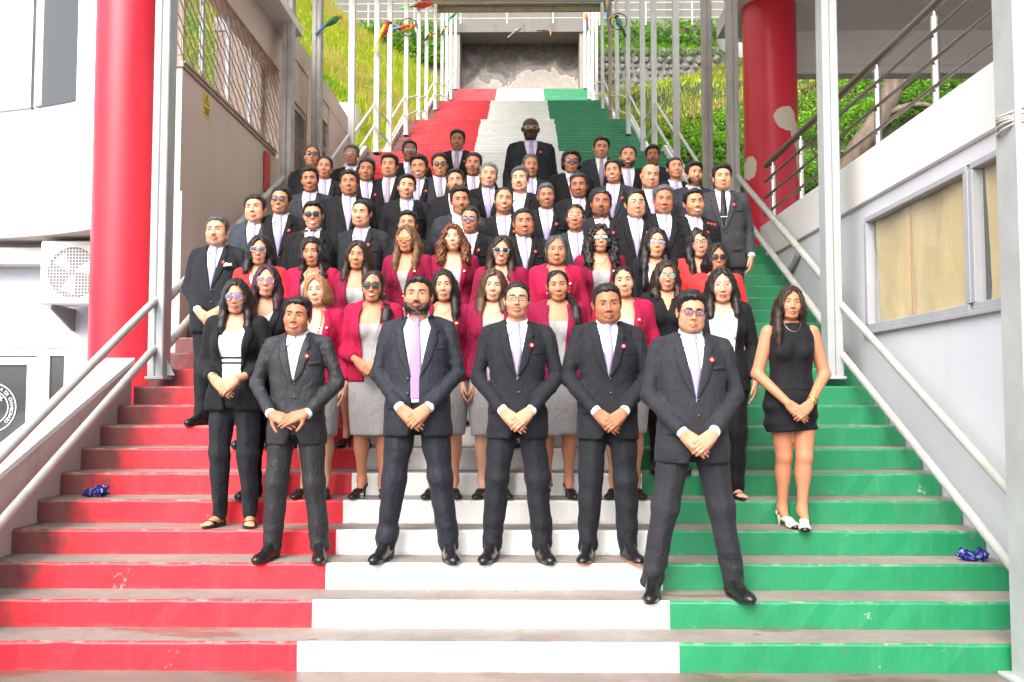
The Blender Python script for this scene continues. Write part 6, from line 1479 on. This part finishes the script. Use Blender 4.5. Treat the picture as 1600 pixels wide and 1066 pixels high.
    if 'skirt' in G: ob('skirt', with_mat(G['skirt'], sp.get('km', 'plain_grey')), root)
    if sp.get('pin', True) and 'pin' in G:
        key = 'pinmesh'
        if key not in GC: GC[key] = (mesh_from('lapel_pin', *disc_np((0, 0, 0), .014), 'pin_red', True), mesh_from('pin_face', *disc_np((0, -.0025, 0), .006), 'pin_white', True), mesh_from('lapel_pin', *disc_np((0, 0, 0), .0125), 'metal_gold', True))
        p_ = G['pin']; pn = ob('lapel_pin', GC[key][2] if fem else GC[key][0], root, p_)
        if not fem and n <= 3: ob('pin_face', GC[key][1], pn)
    for sd, x, y, an in fp:
        if ft == 'dress':
            o_ = ob('shoe', SHOE['up'], root, (x, y-.03, 0), (0, 0, R(an)), (1, 1, 1)); ob('sole', SHOE['so2' if sp.get('tansole') else 'so'], o_); ob('laces', SHOE['lc'], o_)
        elif ft == 'court':
            o_ = ob('shoe', SHOE['hlc' if sp.get('cream') else 'hl'], root, (x, y-.05+.02, 0), (0, 0, R(an))); ob('heel', SHOE['hpc' if sp.get('cream') else 'hp'], o_)
            if sp.get('cream'):
                m = MB(); m.lathe([(.001, -.001), (.036, .0), (.038, .02), (.025, .038), (.001, .043)], 16); t = m.build('toe_cap', 'shoe_leather', o_, smooth=True); t.location = (0, -.152, .004); t.scale = (.86, .82, .7)
        elif ft == 'sandal':
            o_ = ob('shoe', SHOE['sd'], root, (x, y, 0), (0, 0, R(an))); ob('strap', SHOE['sst'], o_)
    return root, M, G
# ------------------------------------------------------------------ outfits
MS = lambda **k: (lambda: suit_m('suit'+repr(sorted(k.items())), **k))
M_STD = MS(seed=1); M_SLIM = MS(g=.94, seed=2); M_BIG = MS(g=1.12, belly=.02, seed=3); M_STD2 = MS(g=1.03, seed=4, belly=.008)
WS = lambda **k: (lambda: outfit_w('out'+repr(sorted(k.items())), **k))
W_BLZ = WS(seed=1); W_BLZ2 = WS(seed=2, wf=1.08, gap=.045); W_BLZ3 = WS(seed=3, wf=1.05, vz=1.03)
# ------------------------------------------------------------------ the people: pixel of the head in the photo gives the place on their step
FM = lambda **k: MS(fine=True, **k)
def pp(i, g, x, yt, yb, n, label, out, **k):
    d = dict(id=i, g=g, x=x, yt=yt, yb=yb, n=n, label=label, out=out); d.update(dict(skin='tan')); d.update(k); return person(d)
G_ = {}
# --- front row
G_[68] = pp(68, 'm', 466, 462, 530, 3, 'man in shiny dark pinstripe suit, no tie, fingertips interlaced, front row far left', FM(pose='steeple', stance=.155, g=.97, seed=31, vz=1.14), jm='suit_satin', tie=None, skin='brown', smile=1, teeth=.6, ht=.022, fat=.25, dy=.13)
G_[64] = pp(64, 'm', 654, 431, 495, 3, 'bearded man in open navy suit with long violet tie in front row', FM(pose='clasplow', stance=.19, g=1.05, belly=.014, openv=.022, seed=32), jm='suit_navy', tie='tie_violet', skin='tan', fullbeard=1, mus=1.2, beard=.85, fat=.45, pit=8, ht=.02, quiff=.006, pin=False, dy=.13)
G_[63] = pp(63, 'm', 808, 440, 497, 3, 'man in black rectangular glasses and buttoned dark suit, front row centre', FM(pose='clasplow', stance=.155, g=.95, seed=33, vz=1.12), jm='suit_dark', glass=('rect', 'frame_black', 'lens_clear'), skin='light', goatee=0, mus=.5, beard=.3, ht=.014, dy=.13, pit=3)
G_[62] = pp(62, 'm', 948, 442, 510, 3, 'round-faced man in dark suit, wrist held in hand, fourth in front row', FM(pose='clasplow', stance=.125, g=.98, seed=34, vz=1.12), jm='suit_dark', skin='brown', smile=.6, fat=.35, tansole=True, ht=.018, dy=.13, brow=.003)
G_[61] = pp(61, 'm', 1079, 452, 527, 2, 'man in tinted glasses and pinstripe suit standing widest and lowest at right', FM(pose='clasplow', stance=.225, g=1.04, belly=.012, seed=35, vz=1.10), jm='suit_charcoal', glass=('rect', 'frame_black', 'lens_rose'), skin='light', fat=.35, ht=.03, mess=1.6, dy=.12)
# --- women just behind the front row
W71 = WS(pose='waist', fine=True, low='trousers', top='scoop', seed=41, gap=.06, topmin=.9, hem=.74, stance=.1)
G_[71] = pp(71, 'w', 371, 434, 488, 4, 'woman with long black hair and violet glasses, black jacket over striped white top', W71, jm='black_knit', tm='suit_dark', sm='striped_knit', hair='long', len=.36, feet='sandal', glass=('round', 'frame_metal', 'lens_violet'), shades=1, skin='light', part=.02, pin=False, yaw=6, lip=(.42, .05, .1))
W59 = WS(pose='dress', jacket=False, sleeves=False, fine=True, low='mini', top='high', skz=.62, seed=42, stance=.05, fwd=(.06, -.05))
G_[59] = pp(59, 'w', 1234, 446, 501, 4, 'woman in short black sleeveless dress and cream heels standing alone at right', W59, sm='black_knit', km='black_knit', hair='long', hm='hair_dark_brown', len=.3, cream=1, skin='tan', fwd=-1, part=-.0, toe=-14, pin=False, yaw=-6)
G_[69] = pp(69, 'w', 496, 429, 477, 5, 'older blond woman with sunglasses on her hair, maroon blazer and red beads', W_BLZ, jm='crimson', hair='bob', hm='hair_blond', len=.1, skin='fair', smile=.4, glass=('small', 'frame_tortoise', 'lens_rose'), gz_=.088, gy=.03, gr=-35, legtint=.9)
W70 = WS(pose='waist', fine=True, seed=43, gap=.06, topmax=1.2)
G_[70] = pp(70, 'w', 584, 419, 474, 5, 'smiling woman in black sunglasses and maroon blazer, hands joined at waist', W70, jm='crimson', hair='pony', side=1, skin='tan', smile=1, teeth=1, shades=1, glass=('square', 'frame_black', 'lens_dark'), pin=False, earring=2)
G_[65] = pp(65, 'w', 694, 420, 469, 5, 'woman with wavy black hair over one shoulder, between bearded man and brown-haired woman', W_BLZ, jm='maroon', hair='sideswept', side=1, len=.28, skin='light', earring=2, part=-.03, lip=(.4, .1, .13), pin=True)
G_[66] = pp(66, 'w', 771, 419, 469, 5, 'woman with straight light brown shoulder hair in maroon blazer near the centre', W_BLZ, jm='maroon', hair='long', hm='hair_brown', len=.2, skin='fair', smile=.5, part=.02)
G_[67] = pp(67, 'w', 871, 418, 472, 5, 'woman with sleek black ponytail over her shoulder, maroon blazer and grey dress', W_BLZ2, jm='maroon', hair='pony', side=1, skin='tan', smile=.5, earring=2, pin=False)
G_[60] = pp(60, 'w', 974, 413, 464, 5, 'smiling woman with hair tied back, maroon blazer, behind the fourth front man', W_BLZ2, jm='crimson', hair='bun', skin='light', smile=1, turn=-4)
W57 = WS(jacket=False, low='trousers', top='vee', seed=45, wf=1.03)
G_[57] = pp(57, 'w', 1040, 406, 456, 6, 'woman in aviator glasses and black shirt with chestnut shoulder hair', W57, sm='black_knit', tm='suit_black', hair='wavy', hm='hair_dark_brown', len=.17, skin='light', glass=('aviator', 'frame_black', 'lens_greentint'), lip=(.45, .1, .12), pin=False, feet='dress')
W58 = WS(low='wide', top='vee', seed=46, gap=.075, hem=.72, topmin=.84)
G_[58] = pp(58, 'w', 1127, 417, 475, 5, 'woman in round thin glasses, white V-neck top and long black cardigan', W58, jm='black_knit', sm='white_knit', tm='suit_black', hair='long', hm='hair_black', len=.22, skin='fair', glass=('round', 'frame_metal', 'lens_clear'), lip=(.5, .03, .06), feet='sandal', pin=False, turn=-8)
G_[21] = pp(21, 'w', 418, 413, 462, 5, 'woman with plum hair and square sunglasses, dark jacket over white top', WS(low='trousers', top='scoop', seed=47, vz=1.0), jm='suit_dark', tm='suit_black', sm='white_knit', hair='long', hm='hair_plum', len=.24, skin='light', shades=1, glass=('square', 'frame_metal', 'lens_rose'), yaw=10, pin=False, feet='dress')
# --- second row of women
W_VEST = WS(seed=48, vz=1.12, sleeves=True, low='trousers', top='vee')
G_[17] = pp(17, 'w', 408, 367, 413, 7, 'woman in scarlet vest and tinted glasses beside the leftmost older man', W_VEST, jm='scarlet', sm='white_knit', tm='suit_black', hair='long', len=.2, skin='light', glass=('wide', 'frame_metal', 'lens_tint'), pin=False, feet='dress', yaw=5)
G_[18] = pp(18, 'w', 489, 369, 415, 7, 'woman with sunglasses pushed up on black wavy hair, maroon blazer', W_BLZ2, jm='crimson', hair='wavy', len=.3, skin='tan', glass=('rect', 'frame_tortoise', 'lens_dark'), gz_=.1, gy=.035, gr=-40, earring=2, fat=.3, pin=False, lip=(.45, .08, .1))
G_[19] = pp(19, 'w', 560, 375, 422, 7, 'smiling woman with straight dark brown hair and maroon blazer in second women row', W_BLZ, jm='maroon', hair='long', hm='hair_dark_brown', len=.26, skin='tan', smile=.8, fat=.2, pin=False)
G_[20] = pp(20, 'w', 637, 351, 397, 8, 'woman in orange mirrored aviators with very long light brown hair', W_BLZ3, jm='maroon', hair='long', hm='hair_light_brown', len=.42, skin='tan', smile=.5, shades=1, glass=('aviator', 'metal_gold', 'lens_orange'), turn=-10)
G_[41] = pp(41, 'w', 708, 350, 390, 8, 'woman with big curly auburn hair and maroon blazer', W_BLZ, jm='maroon', hair='curly', hm='hair_curly_red', len=.24, skin='fair', pit=6, earring=2, hs=.97)
G_[42] = pp(42, 'w', 784, 367, 413, 7, 'smiling woman in white-rimmed round sunglasses with long brown hair', W_BLZ3, jm='maroon', hair='long', hm='hair_dark_brown', len=.3, skin='light', smile=1, teeth=.8, shades=1, glass=('aviator', 'pin_white', 'lens_dark'), pin=False, roll=4)
G_[43] = pp(43, 'w', 869, 365, 416, 7, 'older woman with grey hair pulled back, brighter red suit jacket', W_BLZ2, jm='crimson', hair='bun', hm='hair_salt', skin='tan', smile=.8, fat=.5, earring=1)
G_[44] = pp(44, 'w', 937, 350, 394, 8, 'woman in blue mirrored glasses with long curly black hair, maroon blazer', W_BLZ, jm='maroon', hair='curlylong', len=.32, skin='light', shades=1, glass=('small', 'frame_metal', 'lens_blue'), earring=1)
W54 = WS(low='trousers', top='vee', seed=49, gap=.06)
G_[54] = pp(54, 'w', 1024, 356, 406, 8, 'woman in small blue glasses with long straight black hair, white blouse', W54, jm='suit_black', sm='white_knit', tm='suit_black', hair='long', len=.4, skin='light', glass=('small', 'frame_metal', 'lens_bluetint'), pin=False, feet='dress')
G_[55] = pp(55, 'w', 1091, 357, 405, 8, 'woman in thin dark glasses with wavy black hair left of the red blazer', W54, jm='scarlet', sm='black_knit', tm='suit_black', hair='wavy', len=.36, skin='light', glass=('wide', 'frame_black', 'lens_clear'), pin=False, feet='dress', lip=(.45, .08, .08))
G_[56] = pp(56, 'w', 1119, 379, 423, 7, 'woman in large black sunglasses and scarlet blazer with gold earrings', WS(low='trousers', top='scoop', seed=50, vz=1.02, wf=1.06), jm='scarlet', sm='black_knit', tm='suit_black', hair='long', len=.2, fwd=False, skin='tan', shades=1, glass=('wide', 'frame_tortoise', 'lens_dark'), earring=1, pin=False, feet='dress')
# --- men, from the lower rows upward
M16 = MS(pose='clasplow', g=1.06, belly=.02, seed=51)
G_[16] = pp(16, 'm', 341, 337, 388, 8, 'older man with grey goatee and white pocket square, leftmost on the stairs', M16, jm='suit_dark', hm='hair_salt', mus=1, goatee=1, beard=.4, skin='light', fat=.5, ht=.02, mc=(.35, .33, .32), bm='hair_grey')
M34 = M_BIG
men = [
 (15, 637, 328, 373, 9, 'short-haired man half hidden behind the woman in orange sunglasses', M_STD, dict(skin='tan')),
 (33, 735, 322, 365, 9, 'man in violet-tinted glasses behind the curly auburn hair', M_SLIM, dict(skin='tan', glass=('rect', 'frame_black', 'lens_violet'), shades=1, jm='suit_black')),
 (34, 818, 325, 373, 9, 'broad-faced man with open mouth behind the white-rimmed sunglasses', M_BIG, dict(skin='brown', fat=.6, teeth=.3, smile=.1)),
 (35, 899, 319, 362, 9, 'man in thin glasses between the grey-haired woman and the blue glasses', M_STD, dict(skin='brown', glass=('rect', 'frame_metal', 'lens_clear'))),
 (13, 490, 314, 359, 9, 'smiling man in black wayfarer sunglasses behind the maroon women', M_STD2, dict(skin='light', smile=1, teeth=.8, shades=1, glass=('wide', 'frame_black', 'lens_dark'), quiff=.01)),
 (14, 566, 312, 355, 9, 'fair man with receding dark hair and lilac tie on the ninth step', M_STD2, dict(skin='light', rec=.012, fat=.35)),
 (11, 400, 304, 352, 10, 'full-faced man in slate blue jacket second from the left wall', M_BIG, dict(jm='suit_slate', skin='light', fat=.5, ht=.02, pin=False)),
 (12, 440, 291, 337, 10, 'smiling man in tinted sunglasses behind the slate blue jacket', M_STD, dict(skin='tan', smile=1, teeth=.7, shades=1, glass=('rect', 'frame_black', 'lens_smoke'))),
 (40, 939, 296, 342, 10, 'dark-skinned man with goatee above the man in thin glasses', M_STD2, dict(skin='deep', fat=.5, goatee=1, mus=.6, beard=.4)),
 (51, 992, 296, 342, 10, 'fair man in clear glasses in the middle of the right half', M_STD2, dict(skin='light', glass=('rect', 'frame_metal', 'lens_clear'), fat=.4, smile=.4, rec=.012)),
 (53, 1083, 295, 341, 10, 'young smiling man with spiked hair and red pins on his shoulder', M_STD, dict(skin='tan', smile=1, teeth=1, goatee=1, beard=.3, quiff=.012, turn=5)),
 (31, 787, 293, 336, 10, 'smiling bald-browed man with small goatee near the centre', M_STD, dict(skin='tan', smile=1, teeth=.8, rec=.022, goatee=1, beard=.3, ht=.008)),
 (27, 719, 290, 337, 10, 'square-faced man with moustache and thick black hair left of centre', M_STD2, dict(skin='brown', mus=.7, ht=.028, fat=.3, yaw=10, tie=None)),
 (52, 1036, 289, 336, 10, 'older heavy man with jowls in white shirt between two younger men', M_BIG, dict(skin='brown', fat=.7, rec=.008, hm='hair_salt', pin=False)),
 (32, 853, 286, 327, 11, 'grey-templed man with stern look right of the open-collar man', M_STD, dict(skin='brown', hm='hair_salt', fat=.25)),
 (10, 636, 272, 314, 12, 'slim young man with thin moustache on the twelfth step', M_SLIM, dict(skin='light', mus=.5, beard=.25, quiff=.008, pin=False)),
 (37, 904, 270, 312, 12, 'thin dark-skinned man with prominent cheeks below the wild-haired man', M_SLIM, dict(skin='deep', smile=.3, pin=False)),
 (6, 546, 265, 309, 12, 'tall stout young man with short black hair in the left middle', M_BIG, dict(skin='brown', fat=.4, beard=.2, pin=False)),
 (25, 712, 264, 300, 12, 'man with receding hair half hidden behind the square-faced man', M_STD, dict(skin='tan', rec=.015, mus=.4)),
 (4, 485, 260, 301, 12, 'thin young man with large ears, first of the twelfth step at left', M_SLIM, dict(skin='brown', ht=.024, pin=False)),
 (30, 813, 260, 302, 12, 'grey-moustached man with open white collar and no tie', M_STD2, dict(skin='light', hm='hair_salt', mus=1, beard=.25, tie=None, fat=.35, pin=False)),
 (50, 1128, 256, 303, 12, 'man in grey suit with black tie and tie clip at the right end', MS(g=1.08, belly=.008, seed=52, vz=1.08), dict(jm='suit_grey', tie='tie_black', skin='light', ht=.03, fat=.35)),
 (47, 1015, 257, 300, 13, 'stout bald man with a shaved head at right', M_BIG, dict(skin='light', bald=1, fat=.7, hair='short', pin=False)),
 (26, 763, 254, 297, 13, 'grey-haired man with squared jaw just left of centre', M_STD, dict(skin='light', hm='hair_grey', ht=.02, pin=False)),
 (49, 1083, 253, 289, 13, 'young man with full black beard and swept hair beside the grey suit', M_SLIM, dict(skin='tan', fullbeard=1, mus=.8, beard=.8, quiff=.01, pin=False)),
 (39, 958, 249, 288, 13, 'broadly smiling man in front of the tall group at right', M_STD, dict(skin='tan', smile=1, teeth=1, rec=.008)),
 (5, 573, 247, 286, 14, 'lean older man with high cheekbones next to the stout young man', M_STD, dict(skin='brown', fat=.0)),
 (48, 1054, 246, 281, 14, 'man with side-swept short hair looking down his nose at right', M_SLIM, dict(skin='tan', pit=6, pin=False)),
 (3, 508, 244, 280, 14, 'balding smiling man behind the thin young man', M_STD, dict(skin='tan', rec=.02, smile=.5, pin=False, ht=.012)),
 (9, 655, 241, 283, 14, 'man laughing with bright teeth and thick black hair', M_STD2, dict(skin='tan', smile=1, teeth=1.3, ht=.03)),
 (29, 828, 241, 279, 14, 'grey-haired dark man directly below the tall man', M_STD, dict(skin='brown', hm='hair_salt', mus=.4, pin=False)),
 (7, 609, 240, 279, 14, 'round-faced man with mauve tie left of the laughing man', M_STD2, dict(skin='tan', tie='tie_mauve', fat=.35, pin=False)),
 (23, 687, 239, 278, 14, 'man in black glasses with receding hair right of the laughing man', M_STD, dict(skin='tan', glass=('rect', 'frame_black', 'lens_smoke'), rec=.018, smile=.7, tie='tie_mauve', pin=False)),
 (24, 740, 238, 275, 14, 'man with black moustache beside the man in black glasses', M_STD, dict(skin='brown', mus=1, beard=.25, tie='tie_mauve', pin=False)),
 (36, 892, 234, 274, 15, 'man with wild black hair and sunglasses on the right', M_STD2, dict(skin='brown', wild=1, ht=.032, mess=2, shades=1, glass=('wide', 'frame_black', 'lens_smoke'), pin=False)),
 (1, 488, 228, 260, 15, 'bald man with black glasses at the upper left', M_STD2, dict(skin='tan', rec=.03, glass=('rect', 'frame_black', 'lens_smoke'), ht=.006, pin=False)),
 (45, 981, 227, 265, 15, 'bearded man with a wide grin in the upper right', M_STD, dict(skin='tan', fullbeard=1, mus=1, beard=.85, smile=1, teeth=1.1, pin=False)),
 (2, 550, 226, 259, 16, 'grey-haired man with square glasses at the upper left', M_STD, dict(skin='brown', hm='hair_salt', glass=('rect', 'frame_metal', 'lens_tint'), pin=False)),
 (46, 1020, 226, 259, 16, 'dark-skinned man with moustache at the upper right end', M_STD, dict(skin='deep', mus=1, beard=.4, ht=.028, pin=False)),
 (8, 640, 219, 252, 16, 'dark-skinned man in blue-tinted glasses against the red stairs', M_SLIM, dict(skin='deep', glass=('rect', 'frame_metal', 'lens_bluetint'), ht=.02, rec=.01, pin=False)),
 (38, 939, 213, 251, 17, 'serious man with mauve tie standing before the green stairs', M_STD, dict(skin='tan', tie='tie_mauve', pin=False)),
 (22, 715, 202, 241, 18, 'man with thick black hair standing before the red stairs', M_STD, dict(skin='brown', ht=.026, tie='tie_mauve', sm='shirt_lilac')),
 (28, 829, 185, 222, 18, 'very tall bald black man in gold sunglasses at the top', M_BIG, dict(skin='black', bald=1, shades=1, glass=('wide', 'metal_gold', 'lens_dark'), sm='shirt_lilac', tie='tie_lilac', wid=1.08)),
]
for (i, x, yt, yb, n, lb_, out, k) in men:
    g = np.random.default_rng(i+200); k.setdefault('turn', float(g.uniform(-9, 9)+(820-x)*.006)); k.setdefault('yaw', float(g.uniform(-7, 7))); k.setdefault('ht', float(g.uniform(.015, .026)))
    k.setdefault('jm', ['suit_black', 'suit_dark', 'suit_navy', 'suit_black'][int(g.integers(0, 4))])
    if i not in (50,): k.setdefault('sm', ['shirt_white', 'shirt_white', 'shirt_lilac'][int(g.integers(0, 3))])
    G_[i] = pp(i, 'm', x, yt, yb, n, lb_, out, **k)
# ------------------------------------------------------------------ small things worn
def part(i, name, mb, mats, **kw):
    o = mb.build(name, mats, G_[i][0], **kw); return o
# stripes on the white top of the woman at left
# watch of the woman in the black dress, bracelet, tie clip, pocket square, red shoulder pins
w = np.array(G_[59][2]['J'][1]['w']); e = np.array(G_[59][2]['J'][1]['e']); d = nrm(e-w); p0 = w+d*.03
u_ = nrm(np.cross(d, (0, 0, 1))); v_ = np.cross(d, u_); m = MB(); m.tube([tuple(p0+.031*(u_*math.cos(a)+v_*math.sin(a))) for a in np.linspace(0, 6.283, 18)], .006, 6); part(59, 'watch_strap', m, 'metal_gold', smooth=True)
m = MB(); m.lathe([(.001, .006), (.016, .006), (.018, 0), (.016, -.004)], 18); o = part(59, 'watch', m, 'metal_gold', smooth=True); o.location = tuple(p0+np.array([0.004, -.034, .0])); o.rotation_euler = (R(90), 0, 0)
w = np.array(G_[71][2]['J'][-1]['w']); e = np.array(G_[71][2]['J'][-1]['e']); d = nrm(e-w); p0 = w+d*.025; u_ = nrm(np.cross(d, (0, 0, 1))); v_ = np.cross(d, u_)
m = MB(); m.tube([tuple(p0+.029*(u_*math.cos(a)+v_*math.sin(a))) for a in np.linspace(0, 6.283, 18)], .0035, 6); part(71, 'bracelet', m, 'stainless', smooth=True)
m = MB(); m.box(-.03, .03, -.145, -.135, 1.19, 1.196); part(50, 'tie_clip', m, 'stainless')
m = MB(); m.prism([(.1, 1.262), (.165, 1.272), (.16, 1.29), (.14, 1.282), (.125, 1.295), (.105, 1.28)], -.155, -.13, 'y'); part(16, 'pocket_square', m, 'shirt_white')
m = MB()
for k in range(3): 
    o = ob('shoulder_pin', mesh_from('shoulder_pin', *disc_np((0, 0, 0), .011), 'pin_red', True), G_[53][0], (.105+k*.028, -.09, 1.385-.006*k))
# necklaces
def neck(i, name, mat, zf, r, y0=-.105, w_=.062, beads=False):
    P_ = [(w_*math.sin(a)*(1-.1*abs(a)), .03-.075*(1-math.cos(a))*.5-(.0 if abs(a) < 2 else 0)+(-(.035)*max(0, -math.cos(a))), 1.36+(zf-1.36)*((1-math.cos(a))/2)**1.5) for a in np.linspace(-3.14, 3.14, 41)]
    T_ = w_torso(Fld((-.12, -.2, 1.1), (.12, .1, 1.42), .012), .004); out = []
    for x, y, z in P_:
        yf = float(T_.front(np.array([x]), np.array([min(z, 1.34)]))[0]); out.append((x, min(y, (yf if yf == yf else y)-.006) if z < 1.345 else y, z))
    m = MB()
    if beads:
        for q in out: m.lathe([(.0005, -.006), (.0055, -.003), (.0055, .003), (.0005, .006)], 7); k = len(m.V)-28; m.V[k:] = [(a+q[0], b+q[1], c+q[2]) for a, b, c in m.V[k:]]
    else: m.tube(out, r, 5)
    return part(i, name, m, mat, smooth=True)
neck(59, 'necklace', 'stainless', 1.285, .0012); neck(69, 'bead_necklace', 'pin_red', 1.1, .004, beads=True); neck(66, 'necklace', 'metal_gold', 1.27, .0018); neck(65, 'necklace', 'metal_gold', 1.28, .0018); neck(44, 'necklace', 'metal_gold', 1.27, .0018)
